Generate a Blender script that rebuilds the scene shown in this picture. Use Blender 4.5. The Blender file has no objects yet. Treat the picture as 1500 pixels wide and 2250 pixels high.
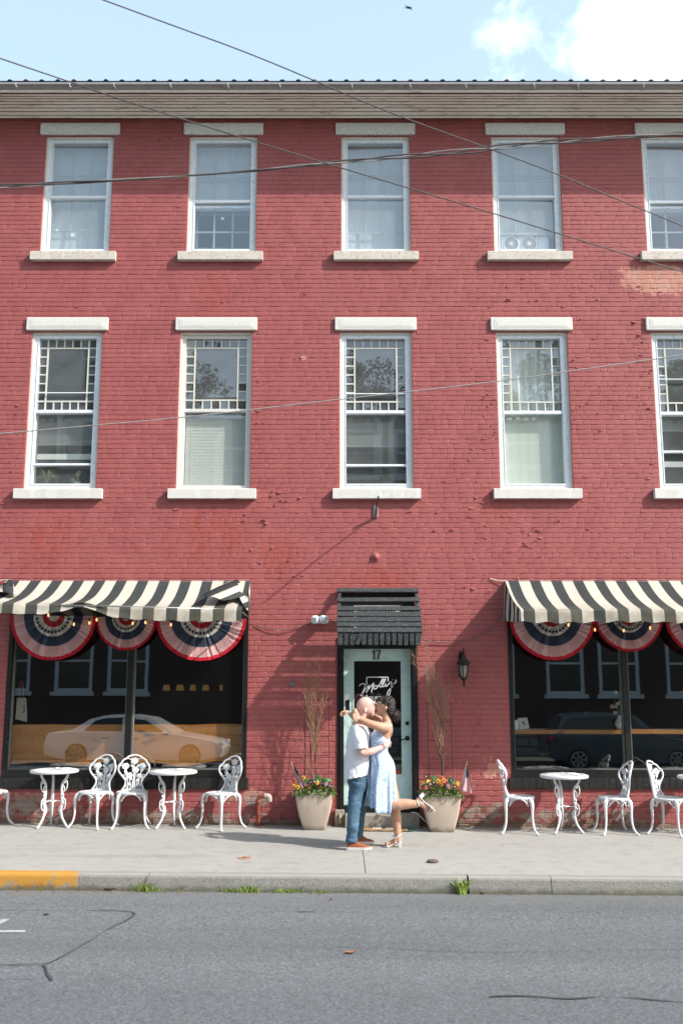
import bpy, bmesh, math, random
from mathutils import Vector, Matrix, Quaternion, noise as mnoise

random.seed(7)
rnd = random.random
R = math.radians
scene = bpy.context.scene
C = scene.collection

# ------------------------------------------------------------------ camera
F = 2121.0                      # focal length in photo pixels (1500 x 2250)
PITCH = R(10.03)
CAM = Vector((0.0, -13.2, 1.85))
cam_d = bpy.data.cameras.new('camera')
cam = bpy.data.objects.new('camera', cam_d)
C.objects.link(cam)
cam.location = CAM
cam.rotation_euler = (R(90) + PITCH, 0, 0)
cam_d.sensor_fit = 'VERTICAL'
cam_d.sensor_height = 36.0
cam_d.lens = F / 2250.0 * 36.0
cam_d.clip_start = 0.1
cam_d.clip_end = 2000
cam_d.dof.use_dof = True
cam_d.dof.focus_distance = 11.7
cam_d.dof.aperture_fstop = 2.2
scene.camera = cam

# ------------------------------------------------------------------ light
SUN_DIR = Vector((2.05, -1.0, 1.76)).normalized()      # towards the sun
SUN_EL = math.asin(SUN_DIR.z)
SUN_AZ = math.atan2(SUN_DIR.x, SUN_DIR.y)
sun_d = bpy.data.lights.new('sun', 'SUN')
sun_d.energy = 3.6
sun_d.angle = R(0.9)
sun_d.color = (1.0, 0.955, 0.89)
sun = bpy.data.objects.new('sun', sun_d)
C.objects.link(sun)
sun.rotation_euler = SUN_DIR.to_track_quat('Z', 'Y').to_euler()

FWD = Vector((0, math.cos(PITCH), math.sin(PITCH)))
UP = Vector((0, -math.sin(PITCH), math.cos(PITCH)))
RT = Vector((1, 0, 0))

def ray(px, py):
    return FWD * F + RT * (px - 750.0) + UP * (1125.0 - py)

world = bpy.data.worlds.new('World')
scene.world = world
world.use_nodes = True
wn = world.node_tree
for n in list(wn.nodes):
    wn.nodes.remove(n)
def wnode(t, **kw):
    n = wn.nodes.new(t)
    for k, v in kw.items():
        setattr(n, k, v)
    return n
w_out = wnode('ShaderNodeOutputWorld')
w_bg = wnode('ShaderNodeBackground')
w_bg.inputs['Strength'].default_value = 0.15
w_sky = wnode('ShaderNodeTexSky')
w_sky.sky_type = 'NISHITA'
w_sky.sun_disc = False
w_sky.sun_elevation = SUN_EL
w_sky.sun_rotation = SUN_AZ
w_sky.air_density = 1.0
w_sky.dust_density = 2.2
w_sky.ozone_density = 1.0
# clouds: a noise over the sky directions, thicker round one bank in the north-east
w_tc = wnode('ShaderNodeTexCoord')
w_nz = wnode('ShaderNodeTexNoise')
w_nz.inputs['Scale'].default_value = 9.0
w_nz.inputs['Detail'].default_value = 9.0
w_nz.inputs['Roughness'].default_value = 0.62
w_nz.inputs['Distortion'].default_value = 0.15
wn.links.new(w_tc.outputs['Generated'], w_nz.inputs['Vector'])
cdir = ray(1370, 50).normalized()
w_dist = wnode('ShaderNodeVectorMath', operation='DISTANCE')
wn.links.new(w_tc.outputs['Generated'], w_dist.inputs[0])
w_dist.inputs[1].default_value = cdir
w_fall = wnode('ShaderNodeMapRange')
w_fall.inputs['From Min'].default_value = 0.0
w_fall.inputs['From Max'].default_value = 0.17
w_fall.inputs['To Min'].default_value = 0.27
w_fall.inputs['To Max'].default_value = -0.02
wn.links.new(w_dist.outputs['Value'], w_fall.inputs['Value'])
w_add = wnode('ShaderNodeMath', operation='ADD')
wn.links.new(w_nz.outputs['Fac'], w_add.inputs[0])
wn.links.new(w_fall.outputs['Result'], w_add.inputs[1])
w_rmp = wnode('ShaderNodeMapRange', interpolation_type='SMOOTHSTEP')
w_rmp.inputs['From Min'].default_value = 0.60
w_rmp.inputs['From Max'].default_value = 0.74
w_rmp.inputs['To Max'].default_value = 0.66
w_rmp.inputs['To Min'].default_value = 0.25     # thin high veil over the whole sky
wn.links.new(w_add.outputs[0], w_rmp.inputs['Value'])
w_mix = wnode('ShaderNodeMix', data_type='RGBA')
wn.links.new(w_rmp.outputs['Result'], w_mix.inputs['Factor'])
wn.links.new(w_sky.outputs['Color'], w_mix.inputs['A'])
w_mix.inputs['B'].default_value = (5.7, 7.2, 7.3, 1)
wn.links.new(w_mix.outputs['Result'], w_bg.inputs['Color'])
wn.links.new(w_bg.outputs['Background'], w_out.inputs['Surface'])

scene.view_settings.view_transform = 'Standard'
scene.view_settings.look = 'None'
scene.view_settings.gamma = 1.0
scene.view_settings.use_curve_mapping = False
scene.view_settings.exposure = 0.96

# ------------------------------------------------------------------ helpers
SLOPE = -0.008
def gz(x):
    return SLOPE * x

def P(px, py, Y=0.0):
    d = ray(px, py)
    t = (Y - CAM.y) / d.y
    return CAM + d * t

def G(px, py, z0=0.0):
    """point of the pavement plane seen at a photo pixel"""
    d = ray(px, py)
    t = (z0 - CAM.z + SLOPE * CAM.x) / (d.z - SLOPE * d.x)
    return CAM + d * t

def WX(px, py, Y=0.0): return P(px, py, Y).x
def WZ(py, Y=0.0): return P(750, py, Y).z

def lin(c):
    c = c / 255.0
    return c / 12.92 if c <= 0.04045 else ((c + 0.055) / 1.055) ** 2.4
TONE = 0.70
def S(r, g, b):
    return (lin(r) * TONE, lin(g) * TONE, lin(b) * TONE)
def S1(r, g, b):
    return (lin(r), lin(g), lin(b))

def origin_of(o):
    v = Vector((0, 0, 0))
    while o is not None:
        v += o.location
        o = o.parent
    return v

def tag(o, label=None, cat=None, group=None, kind=None):
    if label: o['label'] = label
    if cat: o['category'] = cat
    if group: o['group'] = group
    if kind: o['kind'] = kind
    return o

def thing(name, label, cat, loc=(0, 0, 0), group=None):
    o = bpy.data.objects.new(name, None)
    o.empty_display_size = 0.1
    C.objects.link(o)
    o.location = loc
    return tag(o, label, cat, group)

def link_mesh(name, me, parent=None, loc=(0, 0, 0)):
    o = bpy.data.objects.new(name, me)
    C.objects.link(o)
    o.parent = parent
    o.location = loc
    return o

def copy_tree(o, parent=None):
    c = o.copy()
    C.objects.link(c)
    c.parent = parent
    for ch in list(o.children):
        copy_tree(ch, c)
    return c

class MB:
    def __init__(s):
        s.v = []; s.f = []; s.m = []; s.uv = None
    def add(s, vs, fs, mi=0):
        b = len(s.v)
        s.v.extend([Vector(v) for v in vs])
        for f in fs:
            s.f.append([i + b for i in f]); s.m.append(mi)
        return s
    def box(s, x0, x1, y0, y1, z0, z1, mi=0):
        return s.add([(x0,y0,z0),(x1,y0,z0),(x1,y1,z0),(x0,y1,z0),(x0,y0,z1),(x1,y0,z1),(x1,y1,z1),(x0,y1,z1)],
                     [(0,3,2,1),(4,5,6,7),(0,1,5,4),(1,2,6,5),(2,3,7,6),(3,0,4,7)], mi)
    def bbox(s, x0, x1, y0, y1, z0, z1, b=0.006, mi=0):
        """box with chamfered edges"""
        bm = bmesh.new()
        bmesh.ops.create_cube(bm, size=1)
        for v in bm.verts:
            v.co = Vector((x0 + (v.co.x + .5) * (x1 - x0), y0 + (v.co.y + .5) * (y1 - y0), z0 + (v.co.z + .5) * (z1 - z0)))
        b = min(b, 0.45 * min(abs(x1 - x0), abs(y1 - y0), abs(z1 - z0)))
        bmesh.ops.bevel(bm, geom=bm.edges[:], offset=b, segments=1, affect='EDGES')
        bm.verts.index_update()
        s.add([v.co.copy() for v in bm.verts], [[v.index for v in f.verts] for f in bm.faces], mi)
        bm.free()
        return s
    def obox(s, p, ex, ey, ez, b=0.0, mi=0):
        """oriented box: centre p, half-axis vectors"""
        p, ex, ey, ez = Vector(p), Vector(ex), Vector(ey), Vector(ez)
        t = MB()
        if b > 0: t.bbox(-ex.length, ex.length, -ey.length, ey.length, -ez.length, ez.length, b)
        else: t.box(-ex.length, ex.length, -ey.length, ey.length, -ez.length, ez.length)
        X, Y, Z = ex.normalized(), ey.normalized(), ez.normalized()
        return s.add([p + X * v.x + Y * v.y + Z * v.z for v in t.v], t.f, mi)
    def frame(s, x0, x1, z0, z1, wl, wr, wt, wb, y0, y1, mi=0):
        s.box(x0, x0 + wl, y0, y1, z0, z1, mi)
        s.box(x1 - wr, x1, y0, y1, z0, z1, mi)
        s.box(x0 + wl, x1 - wr, y0 + .001, y1, z1 - wt, z1, mi)
        s.box(x0 + wl, x1 - wr, y0 + .001, y1, z0, z0 + wb, mi)
        return s
    def loft(s, rings, cap=True, mi=0):
        b = len(s.v); n = len(rings[0])
        for r in rings: s.v.extend([Vector(q) for q in r])
        for i in range(len(rings) - 1):
            for j in range(n):
                k = (j + 1) % n
                s.f.append([b + i*n + j, b + i*n + k, b + (i+1)*n + k, b + (i+1)*n + j]); s.m.append(mi)
        if cap:
            s.f.append([b + j for j in range(n)][::-1]); s.m.append(mi)
            e = b + (len(rings) - 1) * n
            s.f.append([e + j for j in range(n)]); s.m.append(mi)
        return s
    def tube(s, pts, rad, n=8, cap=True, mi=0, smooth=0, flat=None, closed=False):
        pts = [Vector(p) for p in pts]
        if not isinstance(rad, list): rad = [rad] * len(pts)
        rad = list(rad)
        if smooth:
            pts, rad = crom(pts, rad, smooth, closed)
        rings = []
        m = len(pts)
        prev = None
        for i, p in enumerate(pts):
            if closed: d = pts[(i + 1) % m] - pts[(i - 1) % m]
            else: d = pts[min(i + 1, m - 1)] - pts[max(i - 1, 0)]
            if d.length < 1e-9: d = Vector((0, 0, 1))
            d.normalize()
            if prev is None:
                a = Vector((0, 1, 0)) if abs(d.y) < 0.9 else Vector((1, 0, 0))
                u = (a - d * a.dot(d)).normalized()
            else:
                u = (prev - d * prev.dot(d))
                u = u.normalized() if u.length > 1e-6 else Vector((1, 0, 0))
            prev = u
            w = d.cross(u)
            r = rad[i]
            ru, rw = (r if isinstance(r, (tuple, list)) else (r, r))
            rings.append([p + u * (ru * math.cos(2*math.pi*j/n)) + w * (rw * math.sin(2*math.pi*j/n)) for j in range(n)])
        if closed:
            rings.append(rings[0])
            return s.loft(rings, False, mi)
        return s.loft(rings, cap, mi)
    def lathe(s, prof, c=(0, 0, 0), n=16, mi=0, axis='Z', cap=True):
        c = Vector(c); rings = []
        for r, h in prof:
            ring = []
            for j in range(n):
                a = 2 * math.pi * j / n
                x, y = r * math.cos(a), r * math.sin(a)
                if axis == 'Z': ring.append(c + Vector((x, y, h)))
                elif axis == 'Y': ring.append(c + Vector((x, h, -y)))
                else: ring.append(c + Vector((h, x, y)))
            rings.append(ring)
        return s.loft(rings, cap, mi)
    def ball(s, c, r, n=10, mi=0):
        if not isinstance(r, (tuple, list)): r = (r, r, r)
        c = Vector(c); m = max(5, n // 2 + 1)
        rings = []
        for i in range(1, m):
            t = math.pi * i / m
            rings.append([c + Vector((r[0]*math.sin(t)*math.cos(2*math.pi*j/n), r[1]*math.sin(t)*math.sin(2*math.pi*j/n), -r[2]*math.cos(t))) for j in range(n)])
        return s.loft(rings, True, mi)
    def prism(s, poly, y0, y1, mi=0):
        """polygon in x,z extruded along y"""
        n = len(poly)
        vs = [(x, y0, z) for x, z in poly] + [(x, y1, z) for x, z in poly]
        fs = [list(range(n)), list(range(n, 2*n))[::-1]] + [[i, i + n, (i+1) % n + n, (i+1) % n] for i in range(n)]
        return s.add(vs, fs, mi)
    def xform(s, M):
        s.v = [M @ v for v in s.v]; return s
    def mesh(s, name, mats, smooth=False, off=None):
        me = bpy.data.meshes.new(name)
        vs = s.v if off is None else [v - off for v in s.v]
        me.from_pydata([tuple(v) for v in vs], [], s.f)
        if not isinstance(mats, (list, tuple)): mats = [mats]
        for m in mats: me.materials.append(m)
        if len(mats) > 1: me.polygons.foreach_set('material_index', s.m)
        if smooth: me.polygons.foreach_set('use_smooth', [True] * len(me.polygons))
        if s.uv is not None:
            l = me.uv_layers.new(name='UVMap')
            for i, lp in enumerate(me.loops): l.data[i].uv = s.uv[lp.vertex_index]
        me.validate()
        return me
    def build(s, name, mats, parent=None, smooth=False, local=False, fix=True):
        off = None
        if parent is not None and not local: off = origin_of(parent)
        me = s.mesh(name, mats, smooth, off)
        if fix:
            bm = bmesh.new(); bm.from_mesh(me)
            bmesh.ops.recalc_face_normals(bm, faces=bm.faces)
            bm.to_mesh(me); bm.free()
        if smooth == 'auto':
            me.polygons.foreach_set('use_smooth', [True] * len(me.polygons))
            try: me.set_sharp_from_angle(angle=R(38))
            except Exception: pass
        return link_mesh(name, me, parent)

def crom(pts, rad, k, closed=False):
    op, orr = [], []
    m = len(pts)
    segs = m if closed else m - 1
    def rv(r): return Vector(r) if isinstance(r, (tuple, list)) else Vector((r, r))
    for i in range(segs):
        if closed: a, b, c, d = (pts[(i-1) % m], pts[i], pts[(i+1) % m], pts[(i+2) % m])
        else: a, b, c, d = (pts[max(i-1, 0)], pts[i], pts[i+1], pts[min(i+2, m-1)])
        r0, r1 = rv(rad[i]), rv(rad[(i+1) % m])
        for j in range(k):
            t = j / k
            op.append(0.5 * ((2*b) + (c-a)*t + (2*a-5*b+4*c-d)*t*t + (3*b-a-3*c+d)*t**3))
            q = r0.lerp(r1, t*t*(3-2*t)); orr.append((q[0], q[1]))
    if not closed:
        op.append(pts[-1]); q = rv(rad[-1]); orr.append((q[0], q[1]))
    return op, orr

def remeshed(mb, name, mat, parent, voxel=0.008, smooth=3, factor=0.5, off=None):
    """closed overlapping volumes fused into one continuous skin"""
    me = mb.mesh(name + '_src', mat, True, origin_of(parent) if off is None else off)
    o = bpy.data.objects.new(name, me)
    C.objects.link(o)
    md = o.modifiers.new('r', 'REMESH'); md.mode = 'VOXEL'; md.voxel_size = voxel; md.use_smooth_shade = True
    ms = o.modifiers.new('s', 'SMOOTH'); ms.factor = factor; ms.iterations = smooth
    dg = bpy.context.evaluated_depsgraph_get()
    m2 = bpy.data.meshes.new_from_object(o.evaluated_get(dg))
    bpy.data.objects.remove(o); bpy.data.meshes.remove(me)
    m2.name = name
    m2.polygons.foreach_set('use_smooth', [True] * len(m2.polygons))
    if len(m2.materials) == 0: m2.materials.append(mat)
    else: m2.materials[0] = mat
    return link_mesh(name, m2, parent)

# ------------------------------------------------------------------ materials
class NT:
    def __init__(s, name):
        s.mat = bpy.data.materials.new(name)
        s.mat.use_nodes = True
        s.t = s.mat.node_tree
        for n in list(s.t.nodes): s.t.nodes.remove(n)
        s.out = s.t.nodes.new('ShaderNodeOutputMaterial')
        s.bsdf = s.t.nodes.new('ShaderNodeBsdfPrincipled')
        s.t.links.new(s.bsdf.outputs[0], s.out.inputs[0])
        s._pos = None
    def n(s, typ, **kw):
        x = s.t.nodes.new(typ)
        for k, v in kw.items(): setattr(x, k, v)
        return x
    def l(s, a, b): s.t.links.new(a, b)
    def pos(s, coord='pos'):
        if coord == 'obj': return s.n('ShaderNodeTexCoord').outputs['Object']
        if coord == 'uv': return s.n('ShaderNodeTexCoord').outputs['UV']
        if s._pos is None: s._pos = s.n('ShaderNodeNewGeometry').outputs['Position']
        return s._pos
    def scaled(s, v, sc, loc=(0, 0, 0)):
        m = s.n('ShaderNodeMapping'); m.inputs['Scale'].default_value = sc; m.inputs['Location'].default_value = loc
        s.l(v, m.inputs['Vector']); return m.outputs[0]
    def noise(s, scale, detail=4, rough=0.55, vec=None, dist=0.0):
        x = s.n('ShaderNodeTexNoise'); x.inputs['Scale'].default_value = scale
        x.inputs['Detail'].default_value = detail; x.inputs['Roughness'].default_value = rough
        x.inputs['Distortion'].default_value = dist
        s.l(vec if vec is not None else s.pos(), x.inputs['Vector'])
        return x.outputs['Fac']
    def voro(s, scale, vec=None, feature='F1', out='Distance'):
        x = s.n('ShaderNodeTexVoronoi', feature=feature); x.inputs['Scale'].default_value = scale
        s.l(vec if vec is not None else s.pos(), x.inputs['Vector'])
        return x.outputs[out]
    def ramp(s, v, a, b, lo=0.0, hi=1.0):
        m = s.n('ShaderNodeMapRange', interpolation_type='SMOOTHSTEP')
        m.inputs['From Min'].default_value = a; m.inputs['From Max'].default_value = b
        m.inputs['To Min'].default_value = lo; m.inputs['To Max'].default_value = hi
        s.l(v, m.inputs['Value']); return m.outputs[0]
    def math(s, op, a, b=None):
        m = s.n('ShaderNodeMath', operation=op)
        for i, q in enumerate((a, b)):
            if q is None: continue
            if isinstance(q, (int, float)): m.inputs[i].default_value = q
            else: s.l(q, m.inputs[i])
        return m.outputs[0]
    def mix(s, fac, a, b, mode='MIX'):
        m = s.n('ShaderNodeMix', data_type='RGBA', blend_type=mode)
        for q, k in ((fac, 'Factor'), (a, 'A'), (b, 'B')):
            if isinstance(q, (int, float)): m.inputs[k].default_value = q
            elif isinstance(q, (tuple, list)): m.inputs[k].default_value = (*q[:3], 1)
            else: s.l(q, m.inputs[k])
        return m.outputs['Result']
    def xyz(s, v):
        x = s.n('ShaderNodeSeparateXYZ'); s.l(v, x.inputs[0]); return x.outputs
    def bump(s, h, strength=0.3, dist=0.01):
        b = s.n('ShaderNodeBump'); b.inputs['Strength'].default_value = strength; b.inputs['Distance'].default_value = dist
        s.l(h, b.inputs['Height']); s.l(b.outputs[0], s.bsdf.inputs['Normal'])
    def col(s, c):
        if isinstance(c, (tuple, list)): s.bsdf.inputs['Base Color'].default_value = (*c[:3], 1)
        else: s.l(c, s.bsdf.inputs['Base Color'])
    def set(s, **kw):
        for k, v in kw.items():
            i = s.bsdf.inputs[k.replace('_', ' ')]
            if hasattr(v, 'links') or hasattr(v, 'is_linked'): s.l(v, i)
            else: i.default_value = v

def simple(name, c, rough=0.6, var=0.15, scale=8, metal=0.0, bump=0.0, bscale=60, spec=0.4, dirt=None, dirt_amt=0.5, sub=0.0):
    t = NT(name)
    a = tuple(x * (1 - var) for x in c); b = tuple(min(1, x * (1 + var)) for x in c)
    cc = t.mix(t.noise(scale, 5, .6), a, b)
    if dirt:
        cc = t.mix(t.math('MULTIPLY', t.ramp(t.noise(scale * 2.7, 6, .7), .5, .68), dirt_amt), cc, dirt)
    t.col(cc)
    t.set(Roughness=rough, Metallic=metal)
    t.bsdf.inputs['Specular IOR Level'].default_value = spec
    if bump: t.bump(t.noise(bscale, 4, .6), bump, .01)
    return t.mat

def emitter(name, c, strength):
    t = NT(name); t.col(c); t.set(Roughness=.4)
    t.bsdf.inputs['Emission Color'].default_value = (*c, 1)
    t.bsdf.inputs['Emission Strength'].default_value = strength
    return t.mat

def glass_mat(name, f0=.08, tint=(.93, .96, .95), rough=0.0, wob=0.0, haze=0.0):
    t = NT(name)
    t.t.nodes.remove(t.bsdf)
    g_ = t.n('ShaderNodeNewGeometry')
    dt = t.n('ShaderNodeVectorMath', operation='DOT_PRODUCT')
    t.l(g_.outputs['Normal'], dt.inputs[0]); t.l(g_.outputs['Incoming'], dt.inputs[1])
    c1 = t.math('SUBTRACT', 1.0, t.math('ABSOLUTE', dt.outputs['Value']))
    fac = t.math('ADD', f0, t.math('MULTIPLY', t.math('POWER', c1, 5.0), 1.0 - f0))    # Schlick, both sides alike
    tr = t.n('ShaderNodeBsdfTransparent'); tr.inputs[0].default_value = (*tint, 1)
    gl = t.n('ShaderNodeBsdfGlossy'); gl.inputs['Roughness'].default_value = rough
    gl.inputs[0].default_value = (1, 1, 1, 1)
    if wob:
        b = t.n('ShaderNodeBump'); b.inputs['Strength'].default_value = wob; b.inputs['Distance'].default_value = .02
        t.l(t.noise(2.2, 2, .5), b.inputs['Height']); t.l(b.outputs[0], gl.inputs['Normal'])
    mx = t.n('ShaderNodeMixShader')
    t.l(fac, mx.inputs[0]); t.l(tr.outputs[0], mx.inputs[1]); t.l(gl.outputs[0], mx.inputs[2])
    if haze:  # pale diffuse haze added to lift the pane, standing for dust and screens
        df = t.n('ShaderNodeBsdfDiffuse'); df.inputs[0].default_value = (.62, .66, .66, 1)
        m2 = t.n('ShaderNodeMixShader')
        t.l(t.math('MULTIPLY', t.ramp(t.noise(3.5, 5, .65), .2, .8, .6, 1.25), haze), m2.inputs[0])
        t.l(mx.outputs[0], m2.inputs[1]); t.l(df.outputs[0], m2.inputs[2]); mx = m2
    t.l(mx.outputs[0], t.out.inputs[0])
    return t.mat

def paint_wall(name, mortar):
    """red painted brick; where paint has come off, brick or mortar shows"""
    t = NT(name)
    p = t.pos(); X, Y, Z = t.xyz(p)
    base = t.mix(t.noise(.55, 4, .6), S1(142, 74, 73), S1(155, 85, 84))
    base = t.mix(t.ramp(t.noise(3, 5, .65), .3, .75), base, S1(138, 71, 70))
    # mottled tone
    base = t.mix(t.ramp(t.noise(1.0, 4, .6, t.scaled(p, (2.2, 1, 3))), .35, .75, 0, .35), base, S1(163, 95, 92))
    # rusty run-off under sills and lintels
    stains = None
    for (sx, sz, wx, hz) in STAINS:
        dx = t.math('DIVIDE', t.math('SUBTRACT', X, sx), wx)
        dz = t.math('DIVIDE', t.math('SUBTRACT', Z, sz), hz)
        e = t.math('SQRT', t.math('ADD', t.math('MULTIPLY', dx, dx), t.math('MULTIPLY', dz, dz)))
        m = t.ramp(e, 1.0, .1)
        stains = m if stains is None else t.math('MAXIMUM', stains, m)
    streak = t.ramp(t.noise(1.0, 5, .7, t.scaled(p, (9, 1, 1.1))), .38, .68)
    base = t.mix(t.math('MULTIPLY', t.math('MULTIPLY', stains, streak), .8), base, S(172, 74, 52))
    # flaked paint: small horizontal tears, denser in some areas
    area = t.ramp(t.noise(.75, 3, .6, t.scaled(p, (1, 1, 1), (3.1, 0, 1.7))), .50, .72)
    fl = t.noise(1.0, 5, .6, t.scaled(p, (13, 5, 30)), 0.3)
    flake = t.ramp(t.math('ADD', fl, t.math('MULTIPLY', area, .085)), .682, .70)
    fl2 = t.noise(1.0, 4, .6, t.scaled(p, (16, 5, 44), (5, 1, 2)), 0.5)
    dark = t.ramp(t.math('ADD', fl2, t.math('MULTIPLY', area, .10)), .69, .715)
    under = t.mix(t.noise(14, 2), S(184, 108, 80), S(170, 124, 108)) if not mortar else t.mix(t.noise(14, 2), S(180, 140, 120), S(160, 120, 105))
    # bald patches
    bald = None
    for (sx, sz, wx, hz, lo) in BALD:
        dx = t.math('DIVIDE', t.math('SUBTRACT', X, sx), wx)
        dz = t.math('DIVIDE', t.math('SUBTRACT', Z, sz), hz)
        e = t.math('SQRT', t.math('ADD', t.math('MULTIPLY', dx, dx), t.math('MULTIPLY', dz, dz)))
        m = t.math('SUBTRACT', 1.0, t.math('ADD', e, t.math('MULTIPLY', t.math('SUBTRACT', t.noise(6.5, 5, .65), .5), 2.6)))
        m = t.ramp(m, lo, lo + .06)
        bald = m if bald is None else t.math('MAXIMUM', bald, m)
    # base of the wall: worn, grey render and damp dirt
    zz = t.math('SUBTRACT', Z, t.math('MULTIPLY', X, SLOPE))
    nb = t.noise(4.2, 6, .68)
    low = t.ramp(t.math('ADD', zz, t.math('MULTIPLY', t.math('SUBTRACT', nb, .5), .9)), .10, .06)
    low2 = t.ramp(t.math('ADD', zz, t.math('MULTIPLY', t.math('SUBTRACT', t.noise(9, 5, .7), .5), .25)), .10, .02)
    c = t.mix(flake, base, under)
    c = t.mix(t.math('MULTIPLY', dark, .8), c, S(88, 42, 38))
    exposed = t.mix(t.ramp(t.noise(3.0, 3), .4, .65), S1(172, 112, 96), S1(178, 128, 114)) if not mortar else (*S(196, 168, 146),)
    grey_ = t.mix(t.ramp(t.noise(5, 4, .65), .36, .56), S1(122, 62, 50), S1(140, 124, 116))
    exposed = t.mix(t.ramp(t.math('ADD', zz, t.math('MULTIPLY', t.noise(4, 3), .3)), .62, .42), exposed, grey_) if not mortar else t.mix(t.ramp(zz, .5, .3), exposed, S1(134, 120, 110))
    c = t.mix(bald, c, exposed)
    c = t.mix(low, c, t.mix(t.ramp(t.noise(6, 4, .7), .40, .58), S1(118, 62, 52), S1(140, 124, 114)))
    c = t.mix(t.math('MULTIPLY', low2, .75), c, t.mix(t.noise(20, 3), S(96, 82, 66), S(140, 126, 108)))
    t.col(c)
    t.set(Roughness=.62)
    t.bsdf.inputs['Specular IOR Level'].default_value = .35
    h = t.math('ADD', t.math('MULTIPLY', t.noise(38, 5, .65), .7), t.math('MULTIPLY', flake, -.5))
    h = t.math('ADD', h, t.math('MULTIPLY', dark, -.9))
    t.bump(h, .30, .006)
    return t.mat

STAINS = [(WX(470, 640), WZ(650), .35, .55), (WX(110, 1180), WZ(1180), .55, .75), (WX(470, 1180), WZ(1180), .8, .7),
          (WX(600, 1220), WZ(1220), .6, .5), (WX(1080, 1110), WZ(1110), .35, .35), (WX(820, 1270), WZ(1280), .9, .3)]
BALD = [(WX(1450, 615), WZ(614), .52, .20, -.12), (WX(1060, 1790), WZ(1790), .45, .20, .30), (WX(555, 1752), WZ(1752), .3, .12, .2),
        (WX(60, 1770), WZ(1770), .7, .20, .30), (WX(1270, 1795), WZ(1795), 1.5, .14, .42), (WX(330, 1795), WZ(1795), 1.7, .14, .42),
        (WX(668, 787), WZ(787), .10, .06, .6), (WX(1078, 1690), WZ(1690), .22, .35, .62)]

M = {}
M['brick'] = paint_wall('painted_brick', False)
M['mortar'] = paint_wall('painted_joint', True)
M['white_trim'] = simple('white_trim', S(236, 234, 228), .55, .04, 12, dirt=S(190, 160, 130), dirt_amt=.25, bump=.15, bscale=30)
M['old_trim'] = simple('weathered_trim', S1(206, 209, 204), .7, .10, 16, dirt=S(112, 108, 98), dirt_amt=.75, bump=.3, bscale=40)
M['flaked_sill'] = simple('flaked_sill', S(226, 218, 206), .75, .08, 14, dirt=S(150, 128, 108), dirt_amt=.8, bump=.5, bscale=50)
M['alu'] = simple('white_aluminium', S1(216, 222, 227), .4, .05, 6, dirt=S(150, 152, 150), dirt_amt=.3)
M['cream_wood'] = simple('cream_wood', S1(210, 206, 196), .65, .07, 14, dirt=S(160, 140, 116), dirt_amt=.5, bump=.2)
M['muntin'] = simple('white_muntin', S(224, 222, 212), .6, .05, 8)
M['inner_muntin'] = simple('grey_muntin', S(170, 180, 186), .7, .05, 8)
M['glass'] = glass_mat('window_glass', .14, (.88, .92, .92), 0.0, .010, .11)
M['storm_glass'] = glass_mat('screened_glass', .16, (.86, .91, .93), 0.04, .012, .15)
M['shop_glass'] = glass_mat('shop_glass', .18, (.86, .90, .89), 0.0, .004, .004)
M['black_wood'] = simple('black_paint', S1(16, 17, 17), .45, .25, 14, dirt=S1(56, 56, 54), dirt_amt=.16, bump=.2)
M['black_slat'] = simple('black_slat_paint', S1(44, 48, 50), .55, .2, 16, dirt=S(132, 132, 128), dirt_amt=.55, bump=.25, bscale=50)
M['black_brick'] = simple('black_painted_sill', S1(20, 21, 21), .65, .25, 10, dirt=S1(80, 80, 76), dirt_amt=.35, bump=.5, bscale=40)
M['concrete'] = None
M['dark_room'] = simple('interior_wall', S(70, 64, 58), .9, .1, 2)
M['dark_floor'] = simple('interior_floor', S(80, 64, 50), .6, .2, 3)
M['shade'] = simple('window_shade', S1(176, 186, 190), .9, .03, 4)
M['curtain'] = simple('sheer_curtain', S1(230, 230, 222), .9, .05, 6)
M['blind'] = simple('venetian_blind', S1(206, 208, 200), .6, .04, 5)
M['blind_grey'] = simple('raised_blind', S1(124, 127, 122), .7, .05, 5)
M['white_metal'] = simple('white_cast_metal', S(234, 236, 238), .38, .04, 18, dirt=S1(150, 128, 104), dirt_amt=.45, bump=.15, bscale=70)
M['dark_metal'] = simple('dark_metal', S1(34, 38, 36), .5, .2, 14, metal=.3)
M['steel'] = simple('galvanised_steel', S(170, 172, 172), .35, .1, 20, metal=.7)

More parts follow.
